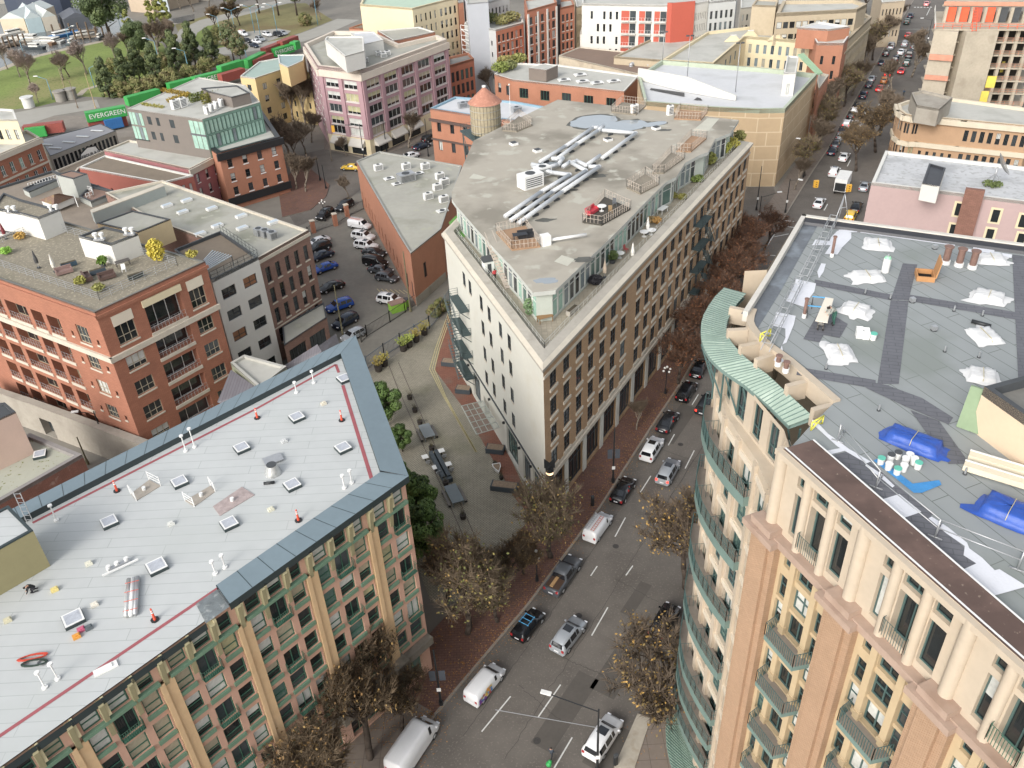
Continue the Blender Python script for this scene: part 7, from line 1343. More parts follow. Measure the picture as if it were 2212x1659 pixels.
for k,c,x,y,l in (('sedan','navy',250,460,'navy car driving on the curving road'),('van','white',200,600,'white van on the curving road behind the firs'),('van','white',940,435,'white van at the back of the far car park'),('suv','white',1250,440,'white car in the middle of the far car park'),('suv','dark',1390,440,'dark car in the far car park'),('sedan','silver',1450,420,'silver car at the right of the far car park'),('sedan','white',1110,530,'white car at the front of the far car park'),('sedan','navy',1080,580,'navy car at the front of the far car park'),('hatch','dark',990,520,'dark car left in the far car park'),('suv','silver',1160,500,'silver car behind the white one in the far car park')): car(k,c,k1(x,y),l,(20,6) if x>300 else (10,-14))
# box truck
p=P(*z2(1490,560),1);p.z=0;r=thing('box_truck','white box truck with open dark back on the avenue','truck',p,tang(p)); w=MB('cargo_box'); w.hexa([V((-3.4,-1.2,.9)),V((2,-1.2,.9)),V((2,1.2,.9)),V((-3.4,1.2,.9))],[V((-3.4,-1.2,3.5)),V((2,-1.2,3.5)),V((2,1.2,3.5)),V((-3.4,1.2,3.5))],WHITE); link('cargo_box',w.mesh(),r); w=MB('rear_opening'); w.box((-3.42,0,1),(.04,2.1,1.7),BLACKM); link('rear_opening',w.mesh(),r); w=MB('cab'); w.hexa([V((2.1,-1.1,.5)),V((4,-1.1,.5)),V((4,1.1,.5)),V((2.1,1.1,.5))],[V((2.1,-1,2.5)),V((3.4,-1,2.5)),V((3.4,1,2.5)),V((2.1,1,2.5))],WHITE); link('cab',w.mesh(),r)
for x in (-2.4,3):
    for s_ in (-1,1): w=MB('wheel'); w.bar((x,s_*.85,.45),(x,s_*1.15,.45),.45,TY,12); link('wheel',w.mesh(),r)
# ================= containers =================
CON={'g':mat('container_green',S('2f9e45'),.5,.08),'r':mat('container_red',S('94473d'),.6,.12),'b':mat('container_blue',S('2d6fae'),.5,.08)}
ct=0
def container(c,a,b,z,label,text=None):
    A=P(*a,z);B=P(*b,z); L=12.2; u=(B-A).normalized(); L=(B-A).length; n=V((u.y,-u.x,0)); n=n if n.y<0 else -n
    r=thing('shipping_container',label,'container',A,0,'shipping containers on the rail yard'); m=MB('shell'); m.obox(A,u*L,-n*2.4,(0,0,2.5),CON[c]); link('shell',m.mesh(A),r); m=MB('corrugation'); k=int(L/.6)
    for i in range(k): m.obox(A+u*(i*L/k+.1)+n*.04+V((0,0,.15)),u*.3,-n*.04,(0,0,2.4),CON[c])
    link('corrugation',m.mesh(A),r)
    if text:
        o=textobj('lettering',text,1.75,WHITE,(0,0,0),(0,0,0),r,.01); o.location=u*L*.52+n*.1+V((0,0,1.35)); o.matrix_basis=Matrix(((u.x,0,n.x,o.location.x),(u.y,0,n.y,o.location.y),(0,1,0,o.location.z),(0,0,0,1)))
T0=lambda x,y:t(0,0,x,y)
for a in (('g',T0(760,1062),T0(1105,1000),2.9,'green container with white lettering nearest the taupe facade','EVERGREEN'),('r',T0(790,1148),T0(1112,1085),.15,'red container below the lettered green one'),('r',T0(215,1180),T0(560,1140),.6,'red container at the left end of the yard'),('g',T0(235,1200),T0(410,1175),.4,'short green container in front of the left red one'),('b',T0(925,1125),T0(1075,1095),.5,'blue container beside the market hall roof'),('g',T0(1120,920),T0(1400,845),.6,'green container behind the lettered one'),('g',T0(1480,800),T0(1700,745),.6,'green container hidden behind the taupe roof structure'),('g',T0(1700,745),T0(1925,690),1.5,'green container with faint white lettering before the red one','EVERGREEN'),('r',T0(1930,720),T0(2130,660),1.2,'red container left of the yellow building'),('g',T0(1925,650),T0(2120,590),2.5,'green container above the red one by the firs'),('g',k1(1020,890),k1(1250,770),1.4,'green container right of the twin pines'),('r',k1(1095,890),k1(1350,790),.8,'red container in front of the green one behind the seafoam roof'),('r',k1(1250,730),k1(1460,650),1.4,'red container in the middle of the far row'),('g',k1(1380,740),k1(1610,670),.8,'green container beside the yellow roof tower','EVERGREEN'),('r',k1(1465,640),k1(1670,560),2,'red container at the far end of the row'),('g',k1(1630,650),k1(1690,625),1.4,'short green container at the far end of the row')): container(*a)
# ================= harbour =================
def shed(label,a,b,z,dep,c,roofc):
    A=P(*a,0);B=P(*b,0);u=(B-A).normalized();n=V((-u.y,u.x,0)); n=n if n.y>0 else -n; r=thing('boat_shed',label,'shed',A,0,'boat sheds on the quay'); m=MB('wall'); q=[A,B,B+n*dep,A+n*dep]; m.hexa(q,[p+V((0,0,z)) for p in q],mat('shed_'+c,S(c),.7,.08)); link('wall',m.mesh(A),r); m=MB('roof'); rr=mat('shedroof_'+roofc,S(roofc),.6,.08); mid=(A+B)/2+V((0,0,z*1.45)); up=V((0,0,z)); m.face([A+up,mid,mid+n*dep,A+n*dep+up][::-1],rr); m.face([mid,B+up,B+n*dep+up,mid+n*dep][::-1],rr); m.face([A+up,B+up,mid],rr); m.face([A+n*dep+up,mid+n*dep,B+n*dep+up],rr); link('roof',m.mesh(A),r)
shed('cream boat shed at the far left of the quay',k0(60,440),k0(370,430),5.5,24,'c5b49a','bcc3c0'); shed('pale blue boat shed in the middle',k0(390,440),k0(590,410),5.5,24,'a9bcc0','b9c4c4'); shed('cream boat shed with small windows right of the blue one',k0(600,410),k0(780,380),5.2,24,'c9c0ae','c4c8c2')
shed('long dark roofed float house',k0(860,390),k0(1200,340),4,14,'55595f','5a5e66'); shed('pale warehouse behind the tall evergreen',k0(1700,150),k0(2000,180),9,25,'b7a48c','c9b7a4'); shed('white shed with blue windows',k0(2000,170),k0(2200,150),8,20,'c4ccd0','cfc9bf'); shed('grey industrial shed at the top left edge',k0(-100,60),k0(300,20),8,30,'a9a59a','b5aea0')
for k,(a,b) in enumerate((((1190,60),(1330,40)),((2250,30),(2700,10)),((1750,60),(1980,50)))): shed(['tan quay shed behind the evergreen','low pale shed at the top centre left','dark timber quay shed'][k],k0(*a),k0(*b),6,18,('a58f77','b8b0a0','7b6252')[k],('b5a58e','c1b9aa','8c7664')[k])
A=P(*k0(40,190),0);B=P(*k0(840,190),0); u=(B-A);L=u.length;u/=L;n=V((-u.y,u.x,0)); r=thing('moored_ship','large moored ship with dark blue hull and orange stripe','ship',A); 
def hull(name,z0,z1,m_,k0_=1,k1_=1): 
    m=MB(name); pf=[(0,.15),(.06,.8),(.3,1),(.75,1),(.93,.6),(1,.0)]; bt=[A+u*L*x+n*(6-6*w)*1 for x,w in pf]+[A+u*L*x+n*(6+6*w) for x,w in pf[::-1]]; m.hexa([p+V((0,0,z0)) for p in bt],[p+V((0,0,z1)) for p in bt],m_); link(name,m.mesh(A),r)
hull('hull',0,7,mat('hull_navy',S('3a4354'),.4,.1)); hull('stripe',7.02,7.8,mat('hull_stripe',S('d08f3c'),.5,.05)); hull('upper_hull',7.82,10,mat('hull_navy',S('3a4354'),.4,.1))
m=MB('superstructure'); m.obox(A+u*L*.1+n*3+V((0,0,10)),u*L*.72,n*6,(0,0,4),CREAM); m.obox(A+u*L*.3+n*3.5+V((0,0,14)),u*L*.35,n*5,(0,0,3),WHT); link('superstructure',m.mesh(A),r)
bk_=0
for x,y,L,c,l in ((440,640,14,'3b4246','dark tugboat with white wheelhouse near the shore path'),(620,560,20,'c9c9c4','white motor yacht lying behind the tug'),(350,520,24,'d5d0c4','long white cabin cruiser at the left quay'),(830,470,22,'2f78b5','bright blue work barge'),(940,580,12,'4d5a5c','small dark fishing boat by the shore path'),(750,560,12,'8a6a50','brown wooden boat beside the white yacht'),(1090,480,14,'b9b4a8','pale boat beneath the float house'),(1300,510,9,'5a5d60','small grey boat near the timber jetty'),(120,600,16,'9c8a78','tan boat at the left jetty'),(200,450,18,'d8d2c8','white boat in front of the cream shed'),(1230,300,10,'b28a60','orange brown boat beside the tall evergreen')):
    p=P(*k0(x,y),0); r=thing('boat',l,'boat',p,.25+(x%7)*.05,'boats in the harbour'); r.scale=(.7,.7,.7); r.rotation_euler=(0,0,.25+(x%9)*.33); cm_=mat('boat_'+c,S(c),.5,.1); m=MB('hull'); h=[(-.5,-.9),(-.5,.9),(.25,1.0),(.5,0),(.25,-1.0)]; w_=L*.13; m.hexa([V((a*L*.9,b*w_*.7,0)) for a,b in h][::-1],[V((a*L,b*w_,1.5)) for a,b in h][::-1],cm_); link('hull',m.mesh(),r); m=MB('cabin'); m.box((-.05*L,0,1.5),(L*.4,w_*1.1,1.7),WHT); link('cabin',m.mesh(),r); m=MB('cabin_window'); m.box((-.05*L,0,2.3),(L*.405,w_*1.12,.5),CGL); link('cabin_window',m.mesh(),r)
for k,(a,b) in enumerate((((700,440),(1250,400)),((0,620),(330,560)),((980,500),(1440,470)))): 
    A=P(*k0(*a),.5);B=P(*k0(*b),.5); u=(B-A).normalized(); n=V((-u.y,u.x,0)); r=thing('jetty',['timber jetty in front of the float house','timber jetty at the left picture edge','narrow jetty running towards the tall evergreen'][k],'jetty',A); m=MB('deck'); m.obox(A,B-A,n*2.5,(0,0,.4),BRR); link('deck',m.mesh(A),r); L=(B-A).length
    for i in range(6): 
        q=A+u*L*i/5; m=MB('pile'); m.cyl((q.x,q.y,-.5),.35,4.5,mat('timber_pile',S('6b5a49'),.9,.2),8); link('pile',m.mesh(A),r)
# ================= trees =================
BARK=mat('bark',S('4c4138'),.9,.2,2); BARK2=mat('pale_bark',S('7d7264'),.9,.2,2)
def tree_mesh(seed,h,spread,leafc,nleaf,barkm,twigc,tw=1.0,up=.55,ls=.16,leaf_low=.3):
    rd_=random.Random(seed); T_=MB('trunk'); C_=MB('crown'); tm=mat('twig_'+twigc,S(twigc),.9,.2,1); lm=[mat('leafc_'+c,S(c),.8,.25,1.5) for c in leafc]; tips=[]
    def grow(p,d,l,r,dep):
        n=3; q=p
        for i in range(n):
            d=(d+V((rd_.gauss(0,.12),rd_.gauss(0,.12),rd_.gauss(0,.06)+.03))).normalized(); e=q+d*(l/n); r2=r*(1-.28*(i+1)/n)
            (T_ if dep<3 else C_).bar(q,e,r*(1-.28*i/n),barkm if dep<3 else tm,6 if dep==0 else (4 if dep<3 else 3),r2); q=e
            if dep>=2: tips.append((q,d,l))
        if dep>=4: return
        k=[4,4,4,3][dep]
        for i in range(k):
            a=rd_.uniform(0,2*pi); w_=spread*(1 if dep else .8); nd=(d*rd_.uniform(.6,1)+V((cos(a),sin(a),up*rd_.uniform(.1,1)))*w_).normalized(); grow(q if i<k-1 or dep==0 else p.lerp(q,.66),nd,l*rd_.uniform(.58,.8),r*.52,dep+1)
        if dep==0: grow(q,(d+V((rd_.gauss(0,.1),rd_.gauss(0,.1),.6))).normalized(),l*.8,r*.7,1)
    grow(V((0,0,0)),V((0,0,1)),h*.27,h*.022,0)
    for q,d,l in tips:
        for k in range(int(5*tw)):
            v=(d+V((rd_.gauss(0,.7),rd_.gauss(0,.7),rd_.gauss(.15,.5)))).normalized(); L=h*rd_.uniform(.04,.09); s_=v.orthogonal().normalized()*h*.0022; C_.face([q-s_,q+s_,q+v*L],tm)
    for k in range(nleaf):
        q,d,l=rd_.choice(tips); q=q+V((rd_.gauss(0,1),rd_.gauss(0,1),rd_.gauss(0,1)))*h*.035; u=V((rd_.gauss(0,1),rd_.gauss(0,1),rd_.gauss(0,1))).normalized(); w_=u.orthogonal().normalized(); s_=ls*rd_.uniform(.6,1.3); C_.face([q-u*s_,q-w_*s_*.6,q+u*s_,q+w_*s_*.6],lm[k%len(lm)])
    return T_.mesh(),C_.mesh()
def leafy(seed,h,w_,leafc,n,ls,shape='round',trunk=.18):
    rd_=random.Random(seed); T_=MB('trunk'); C_=MB('crown'); lm=[mat('leafc_'+c,S(c),.7,.3,.9) for c in leafc]; T_.bar((0,0,0),(0,0,h*.5),h*.025,BARK,7,h*.012)
    for i in range(7): a=i*2.4; z=h*(trunk+.07*i); T_.bar((0,0,z),(cos(a)*w_*.35,sin(a)*w_*.35,z+h*.13),h*.01,BARK,4,h*.004)
    cl=[]
    for i in range(34 if shape!='cone' else 60):
        z=rd_.random(); 
        if shape=='cone': rr=w_/2*(1-z)**.8*(.55+.45*rd_.random()); z_=h*(trunk+(1-trunk)*z)
        elif shape=='col': rr=w_/2*(.5+.5*sin(pi*min(1,z*1.05+.1)))*rd_.random()**.5; z_=h*(.08+.9*z)
        else: rr=w_/2*.8*(1-(2*z-1)**2)**.5*rd_.random()**.4; z_=h*(trunk+(1-trunk)*(.08+.84*z))
        a=rd_.uniform(0,2*pi); cl.append((V((cos(a)*rr,sin(a)*rr,z_)),w_*rd_.uniform(.10,.2)*(1 if shape=='round' else .75),rd_.randrange(len(lm))))
    for k in range(n):
        c,r_,mi=rd_.choice(cl); v=V((rd_.gauss(0,1),rd_.gauss(0,1),rd_.gauss(0,.7))).normalized(); q=c+v*r_*rd_.uniform(.75,1.08); u=(v.cross(V((rd_.gauss(0,1),rd_.gauss(0,1),rd_.gauss(0,1))))).normalized(); w2=(u.cross(v)+v*.5).normalized(); s_=ls*rd_.uniform(.7,1.3); C_.face([q-u*s_,q-w2*s_*.6,q+u*s_,q+w2*s_*.6],lm[mi if rd_.random()<.8 else rd_.randrange(len(lm))])
    return T_.mesh(),C_.mesh()
TM={'yel':tree_mesh(11,9,1.1,('a8843c','8f7338','7d6a3c'),1500,BARK,'5f5142',1.7,ls=.085),'bare':tree_mesh(12,10,.75,('7d6a52',),500,BARK2,'726352',1.6,ls=.1),'rust':tree_mesh(13,10,.7,('85512f','93603a','74482e'),1900,BARK,'5f4636',1.7,ls=.1),'olive':tree_mesh(14,8.5,1.05,('82783c','6c7038','94793e'),1400,BARK,'6a5b48',1.8,ls=.085),'brown':tree_mesh(17,8.5,1.05,('8a6a3c','7a5f38','967a44'),1300,BARK,'64543f',1.8,ls=.085),'tall':tree_mesh(15,14,.34,('7a6a55',),200,BARK2,'7a6a58',1.6,up=1.4,ls=.15),'grey':tree_mesh(16,9,.6,('857468',),200,BARK2,'a08f84',1.8,up=.9),
 'ever':leafy(21,7.5,5,('45602a','557031','648038','3a5024'),15000,.13),'fir':leafy(22,12,7,('55623a','66713f','4a5634'),9000,.28,'cone',.06),'big':leafy(23,17,13,('55653a','4b5a34','637040'),16000,.3),'pine':leafy(24,13,7,('5a6640','6a7348','7a6d4c'),5000,.3,'round',.35),'pop':leafy(25,13,4,('7c8035','8e8c3e','6d7332'),7000,.25,'col'),'bushy':leafy(26,5,6,('6b723c','7d7a46','857550'),6000,.22,'round',.02)}
TR={}
def tree(k,pos,label,s=1.0,z=0,name=None,cat='tree',group=None):
    p=P(*pos,z); s*={'yel':1.55,'bare':1.3,'rust':1.2,'olive':1.7,'brown':1.65,'grey':1.3}.get(k,1)
    nm=name or {'fir':'fir_tree','pine':'pine_tree','ever':'evergreen_tree','big':'evergreen_tree','pop':'poplar_tree','bushy':'bush'}.get(k,'bare_tree'); r=thing(nm,label,'bush' if k=='bushy' else cat,p,random.uniform(0,6.28),group); r.scale=(s,s,s*random.uniform(.92,1.05)); link('trunk',TM[k][0],r); link('crown',TM[k][1],r); return r
G1='street trees along the near street'
tree('olive',(1190,1205),'wide half bare tree in front of the pointed flatiron corner',1.0)
tree('olive',(1010,1370),'dense half bare tree beside the lower left building corner',1.05)
tree('brown',(1085,1290),'twiggy brown tree between the corner tree and the flatiron tip',.7)
tree('brown',(800,1640),'brown leaved tree in front of the green shopfront at the bottom',1.15);tree('brown',(700,1760),'lowest brown leaved tree cut by the bottom picture edge',1.1);tree('brown',(870,1590),'small twiggy tree between the two bottom left trees',.7)
tree('brown',(965,1300),'twiggy brown tree close to the end wall evergreens',.8);tree('olive',(1075,1345),'olive brown tree leaning over the plaza end',.7);tree('brown',(1130,1240),'low twiggy tree at the foot of the flatiron tip',.6)
tree('yel',(1480,1270),'wide yellow tinged tree above the half hidden parked car',1.15); tree('yel',(1420,1560),'wide yellow leaved tree above the concrete planter strip',1.15); tree('yel',(1590,960),'yellow leaved tree half hidden behind the curved balconies',.95)
for k,(x,y,s) in enumerate(((1465,830,.95),(1512,770,1.0),(1545,715,1.05),(1572,665,1.05),(1598,625,1.05),(1625,585,1.0),(1648,548,.95),(1575,600,.9),(1600,560,.9))): tree('rust',(x,y),['rust leaved street tree nearest the black saloon','second rust leaved tree from the near end','third rust leaved tree from the near end','fourth rust leaved tree along the flatiron front','fifth rust leaved tree beside the fire escape','sixth rust leaved tree near the crossing','rust leaved tree nearest the crossing','rust brown tree close to the flatiron wall, near one','rust brown tree close to the flatiron wall, far one'][k],s,group='rust leaved trees along the flatiron front')
tree('bare',t(2,2,1075,400),'thin young bare tree on the brick pavement',.45)
for k,(x,y,s) in enumerate(((835,900,.95),(870,955,.6),(905,1110,1.0),(925,1190,1.15),(880,1060,.75))): tree('ever',(x,y+20),['glossy evergreen along the upper end wall of the pale roofed block','small glossy evergreen at the end wall, second from top','glossy evergreen in the middle of the end wall','largest glossy evergreen nearest the street','small glossy evergreen between the two large ones'][k],s,group='evergreens along the end wall')
tree('bushy',t(1,1,1600,1030),'dense hedge bush at the plaza fence end',.45);tree('bushy',t(1,1,1540,1075),'second hedge bush beside the fence end',.4)
# avenue trees, left side
lab=['nearest','second','third','fourth','fifth','sixth','seventh','eighth','ninth','tenth','eleventh','twelfth','thirteenth']
for k,(q,s) in enumerate(((z2(900,420),.8),(z2(740,640),.7),(z1(230,1560),.95),(z1(420,1300),1),(z1(560,1050),1.05),(z1(740,760),1.05),(z1(900,560),1),(z1(1080,330),1),(z3(480,1560),1),(z3(620,1260),1.05),(z3(800,950),1.05),(z3(950,700),1),(z3(450,350),1.1))): tree('bare' if k%3 else 'olive',q,lab[k]+' bare tree from the crossing on the left kerb of the avenue',s,group='bare trees on the left side of the avenue')
for k,(q,s) in enumerate(((z1(1560,1500),1.1),(z1(1650,1150),1.15),(t(3,0,760,1480),1.0),(z3(1430,1600),1.1),(z3(1500,1350),1.0),(z1(1900,300),.9))): tree('brown' if k in(0,2) else 'bare',q,lab[k]+' bare tree on the right kerb of the avenue counted from the box truck',s,group='bare trees on the right side of the avenue')
tree('tall',t(1,0,330,1080),'tall upright bare tree in front of the yellow apartments',1.15);tree('tall',t(1,0,430,1080),'tall upright bare tree at the edge of the mauve block',1.1);tree('tall',t(1,0,250,1050),'slim bare tree left of the tall pair',.95)
for k,(x,y,s) in enumerate(((290,1340,.95),(360,1400,.9),(430,1330,.85),(350,1640,.85),(430,1660,.8),(560,1050,.6),(1320,1280,.9),(780,1350,.5),(800,1700,.5),(480,1230,.8))): tree('bare',t(1,0,x,y),['bare tree at the back of the brick square','bare tree in the middle of the brick square','bare tree right of the brick square','bare tree nearest the shopfront corner','bare tree by the crossing lamp','small bare tree by the glazed entrance','large bare tree in front of the mauve block','small bare tree under the awnings at the corner','round bare shrub tree by the lot gate','bare tree beside the dark entrance steps'][k],s)
# park and north west
for k,(kind,q,s,l) in enumerate((('big',k0(1430,500),1.35,'huge dark evergreen at the shore'),('pop',k0(2060,600),1.25,'yellow green poplar left of the bare tall tree'),('pop',k0(2180,640),1.3,'yellow green poplar at the right of the park'),('pop',k1(30,640),1.3,'yellow green poplar beside the curving road'),('pop',k0(1720,560),.9,'bright yellow green poplar by the evergreen'),('tall',k0(2080,790),1.2,'tall pale bare tree in front of the poplars'),('tall',k1(50,720),1.1,'tall pale bare tree at the road edge'),('tall',k0(1680,760),.9,'pale bare tree at the end of the lawn'),
 ('big',k0(1830,760),.75,'dark broad evergreen under the poplars'),('fir',k1(330,860),1.1,'broad fir in the middle of the fir group'),('fir',k1(110,960),1.05,'fir left of the broad one'),('fir',k1(560,840),.95,'fir right of the broad one'),('fir',k0(1650,1130),1.0,'dark fir behind the green container'),('fir',k0(1820,1050),1.0,'fir at the centre of the dark belt'),('fir',k0(2050,1080),1.0,'fir beside the curved lamp'),('fir',k0(1420,1260),.95,'dark fir left of the lettered green container'),('pine',k1(830,830),1.0,'thin pine at the far car park, left'),('pine',k1(930,880),.9,'thin pine at the far car park, right'),
 ('pine',k1(1150,170),1.2,'left pine on the grassy mound'),('pine',k1(1400,200),1.25,'pine in the centre of the grassy mound'),('pine',k1(1640,200),1.25,'right pine on the grassy mound'),('pine',k1(820,180),.9,'pine at the bend of the road'),('grey',k0(1130,960),1.1,'round greyish bare tree on the lawn'),('grey',k0(400,1120),1.1,'wide greyish bare tree at the left of the lawn'),('grey',k0(260,1000),.9,'second greyish bare tree at the left of the lawn'),('rust',k0(900,1000),.8,'orange leaved tree among the bare park trees'),('grey',k0(820,1040),1.0,'thin greyish tree beside the orange one'),('grey',k0(1500,800),1.0,'greyish bare tree at the right of the lawn'),('grey',k0(100,900),1,'bare tree by the shore path at the left'),('grey',k0(500,1330),.6,'small dark bare tree by the kiosk'),
 ('grey',k0(-40,1050),1.1,'bare tree cut by the left picture edge'),('brown',k1(600,430),.9,'brown bush tree on the mound edge'),('brown',k1(760,360),.9,'brown tree on the mound'),('brown',k1(900,330),.8,'second brown tree on the mound'),('bare',k1(300,150),1.0,'bare tree among the top warehouses'),('bare',k1(500,110),1.0,'bare tree in front of the blue containers at the top'),('bare',k1(130,120),1.1,'bare tree at the top left of the road'),('olive',k1(700,60),1.0,'olive tree at the top of the road bend'),('bare',k1(1950,260),.8,'bare tree beside the bridge wall'),('bare',(960,150),.8,'bare tree in the courtyard by the grey wall'),('bare',(1062,205),.8,'dark bare tree below the grey end wall'),('bare',(990,200),.7,'bare tree before the courtyard building'),('bare',(1105,150),.8,'bare tree in front of the orange apartments'),('bushy',(955,128),.9,'green bush in the court beside the mauve block'),('bushy',(967,118),.9,'pale bush behind the green court bush'),('bare',(1240,90),1,'bare tree in the gap beside the red apartments'),('bare',z3(300,420),1.2,'spreading bare tree at the top beside the terraced building'),('bare',z3(700,300),1.1,'bare tree on the corner beyond the crossing'),('bare',t(2,0,2100,30),1,'bare tree at the very top right of centre'))): tree(kind,q,l,s)
for k,(q,s) in enumerate(((k0(1500,960),1.1),(k0(1700,950),1.2),(k0(1900,900),1.2),(k0(2150,900),1.1),(k1(200,800),1.2),(k1(470,950),1.1),(k0(1580,1250),1.0),(k0(1800,1230),1.1),(k0(2000,1200),1.1),(k1(30,1130),1.2),(k1(250,1050),1.1),(k1(700,880),.9),(k1(620,500),1.0),(k1(560,600),.9),(k1(1750,330),1.0))): tree('bushy',q,['brown green bush','dense olive bush','mixed undergrowth bush'][k%3]+' '+['at the lawn edge','behind the dark firs','below the tall bare tree','at the poplars','near the road edge','by the curved lamp','left of the containers','behind the green container','over the rail line','at the rail yard edge','in front of the broad fir','near the thin pines','inside the road bend','at the verge foot','on the mound slope'][k],s*.95)
# ================= street furniture =================
GLB=mat('lamp_globe',(.75,.74,.7),.3,0); LN=mat('light_pole_blue',S('5f93a8'),.5,.05)
def globe_lamp(pos,label,h=4.6):
    p=P(*pos,.15); r=thing('globe_lamp',label,'street lamp',p,.4,'five globe heritage lamps'); m=MB('post'); m.cyl((0,0,0),.2,.9,BLACKM,10,.12); m.cyl((0,0,.9),.07,h-1.2,BLACKM,8)
    for i in range(4): a=i*pi/2; m.bar((0,0,h-.9),(.55*cos(a),.55*sin(a),h-.8),.04,BLACKM)
    link('post',m.mesh(),r)
    for i in range(4): a=i*pi/2; g=MB('globe'); g.ball((.55*cos(a),.55*sin(a),h-.6),.17,GLB); link('globe',g.mesh(),r)
    g=MB('globe'); g.ball((0,0,h-.1),.19,GLB); link('globe',g.mesh(),r)
globe_lamp((1160,1254),'five globe lamp beside the pickup truck');globe_lamp((1437,850),'five globe lamp between the two black parked cars');globe_lamp((1525,690),'five globe lamp under the rust leaved trees');globe_lamp(t(1,1,600,250),'five globe lamp beside the lot gate');globe_lamp(t(1,1,1190,40),'five globe lamp behind the warehouse corner')
def pole(pos,label,h,arm=None,m_=None,banner=False,name='street_lamp',cat='street lamp',r0=.12,sign=True,zb=.1,rz=0):
    m_=m_ or BLACKM; p=P(*pos,zb); r=thing(name,label,cat,p,rz); m=MB('pole'); m.cyl((0,0,0),r0*1.8,.6,m_,8); m.cyl((0,0,.6),r0,h-.6,m_,8,r0*.6); link('pole',m.mesh(),r)
    if arm: m=MB('arm'); m.bar((0,0,h-.3),(arm[0],arm[1],h+.3),.05,m_); link('arm',m.mesh(),r); m=MB('lamp_head'); m.box((arm[0],arm[1],h+.25),(.9,.35,.16),WHITE,atan2(arm[1],arm[0])); link('lamp_head',m.mesh(),r)
    if banner:
        for s_ in (-1,1): m=MB('banner'); m.obox((s_*.15,0,h*.45),(s_*.6,0,0),(0,.03,0),(0,0,1.4),mat('banner_cloth',S('474c54'),.7,.2,2)); link('banner',m.mesh(),r)
    if sign and not m_ is LN: m=MB('plate'); m.obox((-.2,-.16,2.2),(.4,0,0),(0,.02,0),(0,0,.5),WHITE); link('plate',m.mesh(),r)
    return r
pole((1324,1042),'tall black lamp pole with grey banners beside the flatiron',8.5,None,None,True); pole((953,1522),'tall black pole with banner and plate at the lower left corner',8,None,None,True); sp_=pole((1290,1668),'black signal pole with long lamp arm at the bottom edge',9,(-4.2,1.6)); 
m=MB('span_wire'); m.bar((0,0,6.5),(-8.5,1.5,7.5),.03,METAL); link('span_wire',m.mesh(),sp_)
pole(z2(600,985),'black signal pole on the corner by the beige garage',7,(1.5,-1.5)); pole(z2(150,940),'dark pole in front of the garage shopfront',9); pole(z3(1735,960),'dark lamp pole by the building site',8,(-3,.5)); pole(z2(880,440),'dark pole further along the garage front',8,(-2,1)); pole(z2(175,1180),'black lamp post by the crossing bus stop',6,(3.5,.6))
for k,(x,y,w_) in enumerate(((1070,650,0),(1580,690,0))):
    p=P(*z2(x,y),4.2) if 0 else P(*z2((1070,1578)[k],(590,655)[k]),5.2); r=thing('traffic_signal','yellow traffic signal '+['hanging left over the avenue','hanging beside the box truck'][k],'traffic light',p,0,'yellow signals over the avenue'); m=MB('housing'); m.box((0,0,0),(.9,.5,1.4),mat('signal_yellow',S('e0a81e'),.5,.05)); link('housing',m.mesh(),r)
    for j in range(3): g=MB('lens'); g.cyl((0,-.28,.25+.42*j),.12,.06,BLACKM,8); link('lens',g.mesh(),r)
p=P(*t(1,0,915,1370),.1); sg=pole(t(1,0,935,1375),'black signal mast with yellow signal at the mauve block corner',8.5,None,None); m=MB('mast_arm'); m.bar((0,0,8.2),(-6.5,.5,8.4),.09,FE); link('mast_arm',m.mesh(),sg); m=MB('signal_head'); m.box((-6.3,.3,6.8),(.7,.4,1.5),mat('signal_yellow',S('e0a81e'),.5,.05)); link('signal_head',m.mesh(),sg)
for k,(x,y,l) in enumerate(((555,1560,'black lamp post on the brick square'),(605,1630,'dark pole at the brick square kerb'),(1130,1310,'dark pole in front of the mauve block'),(1490,1350,'dark pole beside the entering white car'),(1595,1385,'timber pole at the two storey brick building'),(655,1390,'timber pole at the dark entrance'))): pole(t(1,0,x,y),l,9 if k>1 else 5.5,None,BARK2 if k>3 else None,sign=False)
for k,(b,h) in enumerate((((1,1,755,1260),9.5),((1,1,1335,1030),11))): pole(t(*b),['leaning timber pole in front of the left car row','timber pole at the warehouse corner'][k],h,None,mat('mossy_timber',S('6f6a50'),.9,.2,2),sign=False,name='utility_pole',cat='utility pole',r0=.14)
pole(t(0,2,950,600),'black lamp pole with yellow foot by the retaining wall',7,(-2.2,-.3),sign=False);pole(t(0,2,760,690),'short mossy timber pole by the retaining wall',4.5,None,mat('mossy_timber',S('6f6a50'),.9,.2,2),sign=False,name='utility_pole',cat='utility pole')
